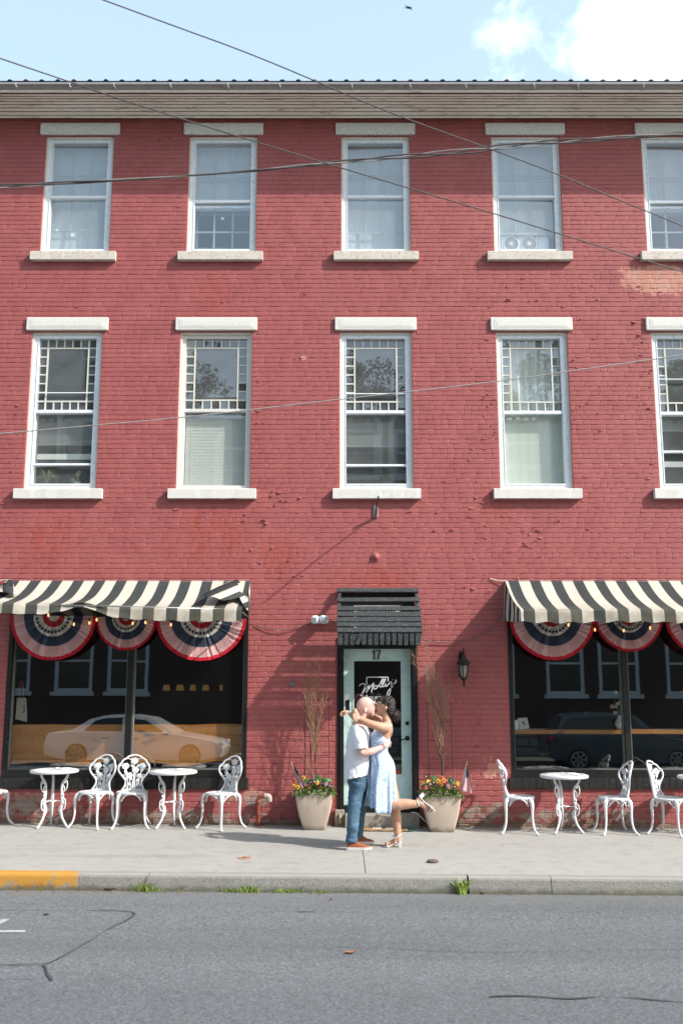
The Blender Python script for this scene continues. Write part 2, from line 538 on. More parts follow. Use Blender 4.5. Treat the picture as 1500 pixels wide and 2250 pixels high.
# ------------------------------------------------------------------ ground
def sidewalk_material():
    t = NT('pavement_concrete')
    p = t.pos(); X, Y, Z = t.xyz(p)
    c = t.mix(t.noise(.9, 5, .6), S1(143, 141, 135), S1(156, 154, 149))
    c = t.mix(t.ramp(t.noise(5.5, 6, .7), .45, .75), c, S1(134, 132, 127))
    c = t.mix(t.math('MULTIPLY', t.ramp(t.noise(130, 3, .7), .52, .70), .45), c, S1(96, 95, 92))
    c = t.mix(t.math('MULTIPLY', t.ramp(t.noise(95, 2, .6, t.scaled(p, (1, 1, 1), (4, 2, 0))), .58, .74), .4), c, S1(160, 159, 155))
    # darker and browner towards the foot of the facade
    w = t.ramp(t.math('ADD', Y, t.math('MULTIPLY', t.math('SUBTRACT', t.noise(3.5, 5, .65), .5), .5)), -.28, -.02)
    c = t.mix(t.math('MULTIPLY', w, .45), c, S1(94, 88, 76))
    gum = t.ramp(t.voro(1.7, t.scaled(p, (1, 1, 0))), .022, .014)
    c = t.mix(t.math('MULTIPLY', gum, .45), c, S1(92, 90, 86))
    pale = t.ramp(t.noise(2.0, 5, .7, t.scaled(p, (.5, 2.2, 1), (4, 1, 2))), .58, .74)
    c = t.mix(t.math('MULTIPLY', pale, .35), c, S1(164, 162, 156))
    st = t.ramp(t.noise(1.3, 4, .6, t.scaled(p, (1, 1, 1), (9, 4, 2))), .60, .72)
    c = t.mix(t.math('MULTIPLY', st, .22), c, S1(112, 106, 96))
    t.col(c); t.set(Roughness=.85)
    t.bump(t.math('ADD', t.noise(120, 4, .7), t.math('MULTIPLY', t.noise(20, 4, .6), .5)), .35, .004)
    return t.mat

def kerb_material(yellow):
    t = NT('kerb_yellow' if yellow else 'kerb_concrete')
    p = t.pos(); X, Y, Z = t.xyz(p)
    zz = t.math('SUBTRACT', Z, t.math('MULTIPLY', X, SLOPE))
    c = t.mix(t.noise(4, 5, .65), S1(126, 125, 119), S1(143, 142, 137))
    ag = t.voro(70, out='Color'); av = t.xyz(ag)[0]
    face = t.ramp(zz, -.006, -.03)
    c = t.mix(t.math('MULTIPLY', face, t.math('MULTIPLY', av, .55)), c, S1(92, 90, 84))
    if yellow:
        worn = t.ramp(t.math('ADD', t.noise(11, 6, .72), t.math('MULTIPLY', t.ramp(zz, -.02, -.16), .16)), .58, .66)
        y = t.mix(t.noise(6, 4), S1(166, 116, 38), S1(178, 134, 58))
        edge = t.ramp(t.math('ADD', X, t.math('MULTIPLY', t.math('SUBTRACT', t.noise(14, 4), .5), .25)), YEL_X - .05, YEL_X + .01)
        c = t.mix(t.math('MULTIPLY', t.math('SUBTRACT', 1.0, t.math('MULTIPLY', worn, .8)), t.math('SUBTRACT', 1.0, edge)), c, y)
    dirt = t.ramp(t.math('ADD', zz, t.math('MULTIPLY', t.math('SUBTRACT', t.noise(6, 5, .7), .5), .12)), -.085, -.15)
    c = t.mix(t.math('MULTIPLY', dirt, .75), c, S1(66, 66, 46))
    t.col(c); t.set(Roughness=.85)
    t.bump(t.math('ADD', t.noise(60, 5, .7), t.math('MULTIPLY', av, .6)), .5, .006)
    return t.mat

def asphalt_material(name, base, light, agg=.50):
    t = NT(name)
    p = t.pos(); X, Y, Z = t.xyz(p)
    c = t.mix(t.noise(.5, 5, .6, t.scaled(p, (.5, 1.6, 1))), base, light)
    v = t.xyz(t.voro(80, out='Color'))[0]
    c = t.mix(t.math('MULTIPLY', t.ramp(v, .62, .95), agg), c, S1(134, 139, 145))
    v2 = t.xyz(t.voro(60, t.scaled(p, (1, 1, 1), (3, 7, 0)), out='Color'))[1]
    c = t.mix(t.math('MULTIPLY', t.ramp(v2, .55, 1.), agg * .9), c, S1(42, 44, 47))
    st = t.ramp(t.noise(1.1, 5, .65, t.scaled(p, (.7, 1.5, 1), (2, 5, 0))), .58, .72)
    c = t.mix(t.math('MULTIPLY', st, .22), c, S1(66, 67, 68))
    trk = t.ramp(t.noise(1.0, 3, .5, t.scaled(p, (.06, 1.1, 1), (1, 3, 0))), .40, .62)
    c = t.mix(t.math('MULTIPLY', trk, .28), c, S1(60, 64, 68))
    gut_ = t.ramp(t.math('ADD', Y, t.math('MULTIPLY', t.math('SUBTRACT', t.noise(4, 5, .7), .5), .35)), KY - .55, KY - .05)
    c = t.mix(t.math('MULTIPLY', gut_, .35), c, S1(112, 110, 106))
    oil = t.ramp(t.noise(2.3, 4, .6, t.scaled(p, (.6, 1.6, 1), (11, 5, 2))), .66, .74)
    c = t.mix(t.math('MULTIPLY', oil, .35), c, S1(50, 51, 53))
    t.col(c); t.set(Roughness=.8)
    t.bump(t.math('ADD', t.math('MULTIPLY', v, .6), t.noise(160, 2)), .55, .005)
    return t.mat

KY = -3.34                                   # kerb face
RS = 0.030                                   # the road falls away from the kerb
def rz(x, y):
    return gz(x) - 0.155 + RS * (y - KY)
YEL_X = G(168, 1925).x
M['pavement'] = sidewalk_material()
M['kerb'] = kerb_material(False)
M['kerb_yellow'] = kerb_material(True)
M['asphalt'] = asphalt_material('asphalt', S1(83, 86, 88), S1(103, 106, 108))
M['patch'] = asphalt_material('patched_road', S1(88, 92, 93), S1(99, 102, 102), .45)
M['tar'] = simple('tar_line', S1(60, 64, 67), .7, .25, 9, bump=.4)
M['road_paint'] = simple('road_paint', S1(156, 158, 158), .75, .08, 10, dirt=S1(98, 101, 103), dirt_amt=.95)

ground = MB().box(-400, 400, -400, 400, -1.42, -1.4).build('ground', simple('far_ground', S(120, 116, 96), .95, .2, .2))
tag(ground, 'bare ground stretching away beyond the street', kind='structure')

road = MB()
NXR, NYR = 12, 6
ys = [KY + .01, -5.5, -8, -11, -14, -17.4]
xs = [-60 + 10 * i for i in range(13)]
for i in range(12):
    for j in range(5):
        a = [(xs[i], ys[j]), (xs[i+1], ys[j]), (xs[i+1], ys[j+1]), (xs[i], ys[j+1])]
        road.add([(x, y, rz(x, y)) for x, y in a], [(0, 3, 2, 1)])
road_o = road.build('road', M['asphalt'])
tag(road_o, 'grey worn asphalt street in front of the red building', kind='structure')

def road_sheet(name, pxs, mat, lift, label, cat=None, kind='structure'):
    """thin patch on the road through photo points"""
    pts = []
    for (px, py) in pxs:
        d = ray(px, py)
        # intersect with road plane
        n = Vector((-SLOPE, -RS, 1.0)); p0 = Vector((0, KY, -0.155))
        t = (p0 - CAM).dot(n) / d.dot(n)
        pts.append(CAM + d * t)
    b = MB(); m = len(pts)
    b.add([(p.x, p.y, rz(p.x, p.y) + lift) for p in pts], [list(range(m))])
    o = b.build(name, mat)
    tag(o, label, cat, kind=kind); return o

def RP(px, py, lift=0.0):
    d = ray(px, py)
    n = Vector((-SLOPE, -RS, 1.0)); p0 = Vector((0, KY, -0.155))
    t = (p0 - CAM).dot(n) / d.dot(n)
    p = CAM + d * t
    return Vector((p.x, p.y, rz(p.x, p.y) + lift))

road_sheet('road_patch', [(-700, 1998), (-60, 2000), (120, 2001), (292, 2006), (240, 2040), (180, 2078), (105, 2118), (20, 2120), (-700, 2122)], M['patch'], .004, 'paler patched square of road at the left')

def road_ribbon(pxs, wd, lift=.008, jit=.012):
    b = MB(); pts = [RP(*q) for q in pxs]
    pp, _ = crom(pts, [1] * len(pts), 7)
    L, Rr = [], []
    for i, p in enumerate(pp):
        d = (pp[min(i+1, len(pp)-1)] - pp[max(i-1, 0)]).normalized()
        nrm = Vector((-d.y, d.x, 0)).normalized()
        w = wd * (.55 + 1.1 * mnoise.noise(p * 3.1 + Vector((3, 1, 7)))) + .001
        w = max(.0015, w)
        o = nrm * jit * mnoise.noise(p * 5.0)
        L.append(p + o + nrm * w); Rr.append(p + o - nrm * w)
    n = len(pp)
    vs = [Vector((q.x, q.y, rz(q.x, q.y) + lift)) for q in L + Rr]
    b.add(vs, [(i, i + 1, n + i + 1, n + i) for i in range(n - 1)])
    return b
tars = MB()
for pxs, w in [([(180, 2082), (330, 2084), (480, 2081), (640, 2084), (800, 2083), (950, 2090), (1120, 2094), (1300, 2090), (1520, 2087)], .002),
               ([(-60, 2001), (120, 2002), (292, 2006), (235, 2046), (175, 2082), (100, 2120), (0, 2122), (-80, 2122)], .008),
               ([(1075, 2192), (1150, 2190), (1250, 2196), (1340, 2192), (1440, 2199), (1520, 2204)], .011),
               ([(550, 2006), (700, 2004), (860, 2012)], .002), ([(96, 2122), (104, 2140), (112, 2156)], .022),
               ([(-20, 2155), (30, 2152), (78, 2154)], .007), ([(655, 2005), (690, 2004)], .006)]:
    b = road_ribbon(pxs, w); tars.add(b.v, b.f)
tag(tars.build('tar_line', M['tar']), 'dark tar sealed cracks running across the asphalt', kind='structure')
road_sheet('road_marking', [(-60, 2046), (-60, 2051), (55, 2051), (57, 2046)], M['road_paint'], .009, 'worn white painted dash on the road patch')
road_sheet('road_marking', [(-60, 2030), (-60, 2036), (0, 2034), (22, 2022), (14, 2021)], M['road_paint'], .009, 'worn white painted stroke on the road patch')

side = thing('pavement', 'pale concrete pavement in front of the red building', None)
side['kind'] = 'structure'
jx = G(800, 1895).x
slabs = [-60, -31, -20.3, -13.8, -9.2, -5.0, jx, jx + 4.7, jx + 9.3, jx + 14, 24, 60]
for i in range(len(slabs) - 1):
    x0, x1 = slabs[i] + .004, slabs[i+1] - .004
    b = MB(); y0, y1 = KY + .17, .30
    z = lambda x: gz(x)
    n = 6
    b.loft([[(x0, y0, z(x0) - .2), (x0, y1, z(x0) - .2), (x0, y1, z(x0)), (x0, y0 + .006, z(x0)), (x0, y0, z(x0) - .006)],
            [(x1, y0, z(x1) - .2), (x1, y1, z(x1) - .2), (x1, y1, z(x1)), (x1, y0 + .006, z(x1)), (x1, y0, z(x1) - .006)]])
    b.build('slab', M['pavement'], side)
bedding = MB().add([(-60, KY + .1, gz(-60) - .03), (60, KY + .1, gz(60) - .03), (60, .3, gz(60) - .03), (-60, .3, gz(-60) - .03)], [(0, 1, 2, 3)])
bedding.build('bedding', simple('joint_dirt', S1(140, 120, 96), .95, .3, 30), side)

kerb = thing('kerb', 'concrete kerb along the pavement edge, painted yellow at the left end', None)
kerb['kind'] = 'structure'
def kerb_piece(x0, x1, mat, label=None):
    b = MB(); rings = []
    m = max(2, int((x1 - x0) / .25))
    for i in range(m + 1):
        x = x0 + (x1 - x0) * i / m
        w = .006 * mnoise.noise(Vector((x * 1.7, 3, 0))); g = gz(x)
        prof = [(KY + .155, -.35), (KY + .155, .0), (KY + .03, .002 + w * .3), (KY + .008 - w, -.010), (KY - w, -.03), (KY - .012 - w, -.17), (KY - .012, -.35)]
        rings.append([(x, y, g + z) for y, z in prof])
    b.loft(rings)
    o = b.build('kerb_stone', mat, kerb)
    if label: o['label'] = label
kx = G(1027, 1930).x; kx2 = G(1211, 1930).x
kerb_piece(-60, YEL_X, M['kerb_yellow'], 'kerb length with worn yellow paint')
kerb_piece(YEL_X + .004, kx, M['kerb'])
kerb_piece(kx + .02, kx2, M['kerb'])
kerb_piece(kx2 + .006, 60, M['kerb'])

# ------------------------------------------------------------------ the red brick building
BX0, BX1 = -6.6, 7.6
ZTOP = WZ(258) + .03
ZBOT = -.12
bldg = thing('brick_building', 'three storey red painted brick building with white trimmed windows and a shopfront', 'building', (0, 0, 0))

openings = []
WINS = []                                    # window descriptions
def lint(pxc, w, y0, y1):
    xa = WX(pxc - w / 2, (y0 + y1) / 2); xb = WX(pxc + w / 2, (y0 + y1) / 2)
    return xa, xb
# storey 3
for i, (c, lx, sx) in enumerate([(170.5, (88, 264), (65, 251)), (488.5, (403, 581), (389, 578)), (825, (735, 914), (733, 920)),
                                 (1157, (1062, 1239), (1070, 1257)), (1489, (1390, 1566), (1404, 1590))]):
    xc = WX(c, 428); hw = .505
    xl = WX(sum(lx) / 2, 285); xs_ = WX(sum(sx) / 2, 566)
    WINS.append(dict(s=3, i=i, x0=xc - hw, x1=xc + hw, z0=WZ(556), z1=WZ(299), lz0=WZ(297), lz1=WZ(273), sz0=WZ(575), sz1=WZ(556),
                     lx0=xc - .59, lx1=xc + .59, sx0=xc - .615, sx1=xc + .615))
for i, (c, hw) in enumerate([(140, .505), (471.5, .515), (826, .515), (1172.5, .51), (1518, .51)]):
    xc = WX(c, 900)
    WINS.append(dict(s=2, i=i, x0=xc - hw, x1=xc + hw, z0=WZ(1074), z1=WZ(729), lz0=WZ(727), lz1=WZ(699), sz0=WZ(1097), sz1=WZ(1075),
                     lx0=xc - .585, lx1=xc + .585, sx0=xc - .61, sx1=xc + .61))
for w in WINS:
    openings += [(w['x0'], w['x1'], w['z0'], w['z1']), (w['lx0'], w['lx1'], w['lz0'], w['lz1']), (w['sx0'], w['sx1'], w['sz0'], w['sz1'])]
SHOPS = []
for (a, m_, b_) in [(12, 283, 543), (1119, 1377, 1641)]:
    d = dict(x0=WX(a, 1560), xm=WX(m_, 1560), x1=WX(b_, 1560), z0=WZ(1708), z1=WZ(1318), sz0=WZ(1734))
    SHOPS.append(d)
    openings.append((d['x0'], d['x1'], d['z0'], d['z1']))
    openings.append((d['x0'] - .04, d['x1'] + .03, d['sz0'], d['z0']))
DOOR = dict(x0=WX(741, 1600), x1=WX(918, 1600), z0=ZBOT, z1=WZ(1400))
openings.append((DOOR['x0'], DOOR['x1'], DOOR['z0'], DOOR['z1']))

# mortar sheet with openings
def wall_sheet(x0, x1, z0, z1, ops, y, depth):
    b = MB()
    X = sorted(set([x0, x1] + [v for o in ops for v in (max(x0, min(x1, o[0])), max(x0, min(x1, o[1])))]))
    Z = sorted(set([z0, z1] + [v for o in ops for v in (max(z0, min(z1, o[2])), max(z0, min(z1, o[3])))]))
    def inside(x, z): return any(o[0] < x < o[1] and o[2] < z < o[3] for o in ops)
    vi = {}
    def vid(x, z):
        k = (x, z)
        if k not in vi: vi[k] = len(b.v); b.v.append(Vector((x, y, z)))
        return vi[k]
    for j in range(len(Z) - 1):
        i = 0
        while i < len(X) - 1:
            zc = (Z[j] + Z[j+1]) / 2
            if inside((X[i] + X[i+1]) / 2, zc): i += 1; continue
            k = i
            while k + 1 < len(X) - 1 and not inside((X[k+1] + X[k+2]) / 2, zc): k += 1
            b.f.append([vid(X[i], Z[j]), vid(X[k+1], Z[j]), vid(X[k+1], Z[j+1]), vid(X[i], Z[j+1])]); b.m.append(0)
            i = k + 1
    for (a, c, d, e) in ops:                 # reveals
        b.add([(a, y, d), (a, y + depth, d), (a, y + depth, e), (a, y, e)], [(0, 1, 2, 3)])
        b.add([(c, y, d), (c, y + depth, d), (c, y + depth, e), (c, y, e)], [(3, 2, 1, 0)])
        b.add([(a, y, e), (c, y, e), (c, y + depth, e), (a, y + depth, e)], [(0, 1, 2, 3)])
        b.add([(a, y, d), (c, y, d), (c, y + depth, d), (a, y + depth, d)], [(3, 2, 1, 0)])
    return b
real_ops = [(w['x0'], w['x1'], w['z0'], w['z1']) for w in WINS] + [(d['x0'], d['x1'], d['z0'], d['z1']) for d in SHOPS] + [(DOOR['x0'], DOOR['x1'], DOOR['z0'], DOOR['z1'])]
wall = wall_sheet(BX0, BX1, ZBOT, ZTOP + .25, real_ops, 0.0, .28).build('wall', M['mortar'], bldg, fix=False)

# bricks
COURSE = 0.0703
BT = 0.0060
def brick_verts(x0, x1, z0, z1, r, t=BT):
    g = .0026; j = lambda a: (r() - .5) * a
    e = .008
    y2 = t + j(.0024); tx, tz = j(.0012), j(.0010)
    o = [(x0 + g, z0 + g), (x1 - g, z0 + g), (x1 - g, z1 - g), (x0 + g, z1 - g)]
    v = [(x + j(.002), .0, z + j(.002)) for x, z in o]
    mid = []
    sx = [1, -1, -1, 1]; sz = [1, 1, -1, -1]
    for k, (x, z) in enumerate(o):
        mid.append((x + sx[k] * .002 + j(.002), -t * .62, z + sz[k] * .002 + j(.003)))
    fr = []
    for k, (x, z) in enumerate(o):
        fr.append((x + sx[k] * e * (1 + j(.6)), -(y2 - sx[k] * tx * .5 - sz[k] * tz * .5), z + sz[k] * e * (.85 + j(.6))))
    v = v + mid + fr
    f = []
    for a in (0, 4):
        for k in range(4):
            q = (k + 1) % 4
            f.append((a + k, a + q, a + 4 + q, a + 4 + k))
    f.append((8, 9, 10, 11))
    return v, f
rb = random.Random(11)
cand = []; bulk_v = []; bulk_f = []; ribbon = MB()
nrow = int((ZTOP + .2 - ZBOT) / COURSE)
STR, HED = .212, .103
for row in range(nrow):
    z0 = ZBOT + row * COURSE; z1 = z0 + COURSE
    ivs = [(BX0, BX1)]
    for (a, b_, c, d) in openings:
        if c < z1 - .012 and d > z0 + .012:
            nv = []
            for (s, e) in ivs:
                if b_ <= s or a >= e: nv.append((s, e)); continue
                if a > s: nv.append((s, a))
                if b_ < e: nv.append((b_, e))
            ivs = nv
    # partial course above / below an opening keeps its full height when it is nearly clear
    x = BX0 - rb.random() * .2
    hdr = (row % 7 == 3)
    bricks_row = []
    while x < BX1:
        L = HED if (hdr and rb.random() < .85) or rb.random() < .20 else STR
        bricks_row.append((x, x + L)); x += L
    for (s, e) in ivs:
        # paint and mortar fill the upright joints nearly flush: a shallow ribbon along the course
        q = .0052; yr = -BT * .68
        ribbon.add([(s, 0, z0 + .003), (e, 0, z0 + .003), (e, yr, z0 + q), (s, yr, z0 + q), (e, yr, z1 - q), (s, yr, z1 - q), (e, 0, z1 - .003), (s, 0, z1 - .003)], [(0, 1, 2, 3), (3, 2, 4, 5), (5, 4, 6, 7)])
        for (a, b_) in bricks_row:
            q0, q1 = max(a, s), min(b_, e)
            if q1 - q0 < .03: continue
            zz0, zz1 = z0, z1
            for (oa, ob, oc, od) in openings:   # trim against horizontal edges
                if oa < q1 - .01 and ob > q0 + .01:
                    if zz0 < od < zz1 and od - z0 <= .0121: zz0 = od
                    if zz0 < oc < zz1 and z1 - oc <= .0121: zz1 = oc
            full = abs((q1 - q0) - STR) < 1e-6 and zz0 == z0 and zz1 == z1
            if full and z0 > gz(q0) - .01 and -4.55 < q0 and q1 < 4.6 and z0 < 1.1:
                cand.append((q0, z0)); continue
            v, f = brick_verts(q0, q1, zz0, zz1, rb.random)
            b0 = len(bulk_v); bulk_v += v; bulk_f += [[i + b0 for i in ff] for ff in f]
def screen_size(q):
    return (Vector((q[0], 0, q[1])) - CAM).dot(FWD)
cand.sort(key=screen_size)
variants = []
for k in range(7):
    v, f = brick_verts(-STR / 2, STR / 2, 0, COURSE, rb.random)
    me = bpy.data.meshes.new('brick'); me.from_pydata(v, [], f); me.materials.append(M['brick'])
    me.polygons.foreach_set('use_smooth', [len(f) - 1 != i for i in range(len(f))]); variants.append(me)
for k, (x, z) in enumerate(cand):
    if k < 300: link_mesh('brick', rb.choice(variants), wall, (x + STR / 2, 0, z))
    else:
        v, f = brick_verts(x, x + STR, z, z + COURSE, rb.random)
        b0 = len(bulk_v); bulk_v += v; bulk_f += [[i + b0 for i in ff] for ff in f]
ribbon.build('filled_joints', M['mortar'], wall, fix=False)['kind'] = 'stuff'
me = bpy.data.meshes.new('brickwork'); me.from_pydata(bulk_v, [], bulk_f); me.materials.append(M['brick'])
me.polygons.foreach_set('use_smooth', [i % 9 != 8 for i in range(len(bulk_f))])
bw = link_mesh('brickwork', me, wall); bw['kind'] = 'stuff'

# flakes of paint curling off the wall
fr_ = random.Random(31); fk = MB()
def flake_at(x, z, s_):
    if any(o[0] - .02 < x < o[1] + .02 and o[2] - .02 < z < o[3] + .02 for o in openings): return
    z = ZBOT + COURSE * round((z - ZBOT) / COURSE) + fr_.uniform(-.008, .022)
    L = s_ * fr_.uniform(.6, 1.6); H = s_ * fr_.uniform(.25, .5); c = fr_.uniform(.25, .9) * H + .004
    n = 4; row0 = []; row1 = []; row2 = []
    for i in range(n + 1):
        t_ = i / n; xx = x - L / 2 + L * t_; e_ = math.sin(math.pi * t_)
        row0.append((xx, -.0062, z + fr_.uniform(-.003, .003)))
        row1.append((xx, -.0075 - c * .35 * e_, z + H * .55 * e_ + .002))
        row2.append((xx + fr_.uniform(-.004, .004), -.0085 - c * e_ * fr_.uniform(.7, 1.1), z + H * e_ * .9 + .003))
    if fr_.random() < .45:
        row0, row1, row2 = [[(p[0], p[1], 2 * z - p[2]) for p in r_] for r_ in (row0, row1, row2)]
    k = n + 1
    fk.add(row0 + row1 + row2, [(i, i + 1, k + i + 1, k + i) for i in range(n)] + [(k + i, k + i + 1, 2*k + i + 1, 2*k + i) for i in range(n)])
for (fx, fz, sx_, sz_, cnt, s_) in [(590, 1110, 34, 30, 34, .045), (1068, 930, 14, 60, 34, .04), (1068, 720, 12, 50, 12, .04), (1180, 960, 70, 70, 26, .05), (1230, 660, 110, 22, 26, .05), (1110, 1170, 90, 40, 50, .045),
                                   (1415, 860, 14, 110, 40, .04), (1290, 850, 70, 90, 34, .05), (1060, 1250, 50, 60, 22, .04), (440, 1140, 40, 18, 8, .06), (660, 785, 14, 10, 5, .05), (20, 1000, 26, 90, 18, .04),
                                   (398, 860, 8, 130, 22, .035), (575, 900, 12, 130, 14, .035), (620, 1230, 40, 40, 16, .05), (1170, 1190, 10, 22, 8, .06), (960, 1100, 120, 90, 22, .035), (750, 640, 420, 40, 26, .035), (400, 500, 10, 60, 10, .04), (700, 420, 500, 60, 14, .03), (1080, 1650, 40, 90, 16, .04), (600, 1700, 60, 70, 12, .04)]:
    for _ in range(int(cnt * .62)): flake_at(WX(fr_.gauss(fx, sx_), fz), WZ(fr_.gauss(fz, sz_)), s_ * fr_.choice((.55, .8, 1, 1.5)))
fk.build('paint_flakes', [M['brick']], wall, fix=False)['kind'] = 'stuff'
# shell behind the facade
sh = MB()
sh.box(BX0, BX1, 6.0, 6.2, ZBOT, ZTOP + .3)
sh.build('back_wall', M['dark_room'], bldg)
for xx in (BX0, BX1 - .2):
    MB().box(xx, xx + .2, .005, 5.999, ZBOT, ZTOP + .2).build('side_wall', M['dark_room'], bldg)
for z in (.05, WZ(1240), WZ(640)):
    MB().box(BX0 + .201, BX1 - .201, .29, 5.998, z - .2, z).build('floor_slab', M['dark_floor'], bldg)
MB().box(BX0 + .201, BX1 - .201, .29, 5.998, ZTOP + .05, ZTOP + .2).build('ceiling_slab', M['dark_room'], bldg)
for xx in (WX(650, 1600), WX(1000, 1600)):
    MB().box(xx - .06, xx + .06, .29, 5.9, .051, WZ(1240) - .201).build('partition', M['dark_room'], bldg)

# cornice of boards, gutter, roof
def P_at(py, p):                              # z of a photo row on the plane y = -p
    return WZ(py, -p)
prof_rows = [(.05, 261), (.09, 254.5), (.16, 246), (.23, 238), (.30, 230.5), (.37, 224), (.44, 218), (.51, 212.5), (.58, 207)]
corn_mat = NT('weathered_cornice_boards')
p_ = corn_mat.pos()
cc = corn_mat.mix(corn_mat.noise(1.0, 5, .65, corn_mat.scaled(p_, (1.2, 6, 6))), S1(226, 219, 206), S1(240, 234, 222))
cc = corn_mat.mix(corn_mat.math('MULTIPLY', corn_mat.ramp(corn_mat.noise(1.0, 6, .75, corn_mat.scaled(p_, (3, 20, 38))), .53, .68), .7), cc, S(92, 84, 74))
cc = corn_mat.mix(corn_mat.math('MULTIPLY', corn_mat.ramp(corn_mat.noise(2.2, 5, .7), .55, .75), .4), cc, S(206, 204, 198))
corn_mat.col(cc); corn_mat.set(Roughness=.8); corn_mat.bump(corn_mat.noise(1.0, 5, .7, corn_mat.scaled(p_, (4, 30, 50))), .5, .008)
M['cornice'] = corn_mat.mat
for k in range(len(prof_rows) - 1):
    (p0, r0), (p1, r1) = prof_rows[k], prof_rows[k+1]
    z0, z1 = P_at(r0, p0), P_at(r1, p1)
    b = MB(); rings = []
    ins = .012
    ep = .035                                    # open joint above each board
    p1, z1 = p0 + (p1 - p0) * (1 - ep), z0 + (z1 - z0) * (1 - ep)
    m = 26
    for i in range(m + 1):
        x = BX0 - .2 + (BX1 - BX0 + .4) * i / m
        wv = .004 * mnoise.noise(Vector((x * .8, k * 3.1, 1)))
        rings.append([(x, -p0 - ins + wv, z0 + .004), (x, -p1 - .006 + wv, z1 - .002), (x, -p1 + .016, z1 + .016), (x, -p0 + .012, z0 + .024)])
    b.loft(rings)
    b.build('cornice_board', M['cornice'], bldg)
bk_ = MB()
bk_.loft([[(x, -p + .01, P_at(r, p) + .040) for p, r in prof_rows] + [(x, -.50, P_at(207, .58) + .075), (x, .02, P_at(207, .58) + .075)] for x in (BX0 - .19, BX1 + .19)])
bk_.build('cornice_backing', simple('dark_backing', S1(130, 121, 108), .9), bldg)
MB().box(BX0 - .2, BX1 + .2, -.53, .2, P_at(207, .58) + .078, P_at(207, .58) + .10).build('soffit', M['cornice'], bldg)
# gutter: K-profile with a bright rolled lip
gb, gt = P_at(200, .63), P_at(183.5, .74)
M['gutter'] = simple('galvanised_gutter', S(170, 164, 160), .45, .12, 3, dirt=S(120, 108, 102), dirt_amt=.5, metal=.15)
M['gutter_lip'] = simple('gutter_lip', S(222, 226, 230), .3, .05, 6, metal=.3)
g = MB(); rings = []
for x in (BX0 - .25, BX1 + .25):
    rings.append([(x, q - .18, gb + d) if d < 1 else (x, q - .18, gt) for q, d in ((-.42, .02), (-.44, 0), (-.50, .005), (-.535, .04), (-.555, 9), (-.545, 9), (-.52, .05), (-.45, .02))])
g.loft(rings)
gut = g.build('gutter', M['gutter'], bldg)
lip = MB().tube([(BX0 - .25, -.733, gt + .004), (BX1 + .25, -.733, gt + .004)], .0125, 8)
lip.build('lip', M['gutter_lip'], gut)
for px in (35, 153, 250, 374, 500, 614, 772, 900, 1022, 1172, 1268, 1412):
    x = WX(px, 190, -.74)
    MB().tube([(x, -.60, gt + .05), (x, -.68, gt + .04), (x, -.746, gt + .005), (x + .008, -.742, gt - .05), (x + .02, -.72, gb + .01), (x + .025, -.64, gb - .015)], .005, 6, smooth=3).build('gutter_strap', M['gutter_lip'], gut)
# roof of ribbed metal
rz0 = P_at(177.5, .68)
pitch = math.tan(R(22))
M['roof'] = simple('dark_ribbed_roof', S(46, 42, 44), .5, .2, 6, metal=.2)
M['roof_end'] = simple('red_rib_cap', S1(120, 62, 56), .6, .2, 8)
rf = MB()
rf.add([(BX0 - .3, -.68, rz0), (BX1 + .3, -.68, rz0), (BX1 + .3, 3.2, rz0 + 3.88 * pitch), (BX0 - .3, 3.2, rz0 + 3.88 * pitch),
        (BX0 - .3, -.68, rz0 - .035), (BX1 + .3, -.68, rz0 - .035), (BX1 + .3, 3.2, rz0 + 3.88 * pitch - .035), (BX0 - .3, 3.2, rz0 + 3.88 * pitch - .035)],
       [(0, 1, 2, 3), (7, 6, 5, 4), (0, 4, 5, 1), (1, 5, 6, 2), (2, 6, 7, 3), (3, 7, 4, 0)])
roof = rf.build('roof', M['roof'], bldg)
MB().box(BX0 - .3, BX1 + .3, -.655, -.62, rz0 - .15, rz0 - .036).build('fascia', M['cornice'], bldg)
x = BX0 - .2; k = 0
while x < BX1 + .2:
    h = .017 + .006 * rnd()
    rib = MB()
    rib.loft([[(x - .035, -.688, rz0 + .003), (x + .035, -.688, rz0 + .003), (x + .014, -.688, rz0 + h), (x - .014, -.688, rz0 + h)],
              [(x - .035, 3.19, rz0 + 3.88 * pitch + .003), (x + .035, 3.19, rz0 + 3.88 * pitch + .003), (x + .014, 3.19, rz0 + 3.88 * pitch + h), (x - .014, 3.19, rz0 + 3.88 * pitch + h)]])
    rib.build('rib', M['roof_end'] if k % 3 == 1 and rnd() < .8 else M['roof'], roof)
    x += .229; k += 1
rear = MB().add([(BX0 - .3, 3.2, rz0 + 3.88 * pitch), (BX1 + .3, 3.2, rz0 + 3.88 * pitch), (BX1 + .3, 6.6, rz0 + .3), (BX0 - .3, 6.6, rz0 + .3)], [(0, 1, 2, 3)])
rear.build('rear_roof', M['roof'], bldg)

# ------------------------------------------------------------------ windows
pane_cache = {}
def pane(parent, x0, x1, z0, z1, y, mat, tilt=.004):
    """one sheet of glass, very slightly out of true"""
    a, b = (rnd() - .5) * tilt * (x1 - x0) * 2, (rnd() - .5) * tilt * (z1 - z0) * 2
    m = MB().add([(x0, y + a + b, z0), (x1, y - a + b, z0), (x1, y - a - b, z1), (x0, y + a - b, z1)], [(0, 1, 2, 3)])
    return m.build('pane', mat, parent, fix=False)

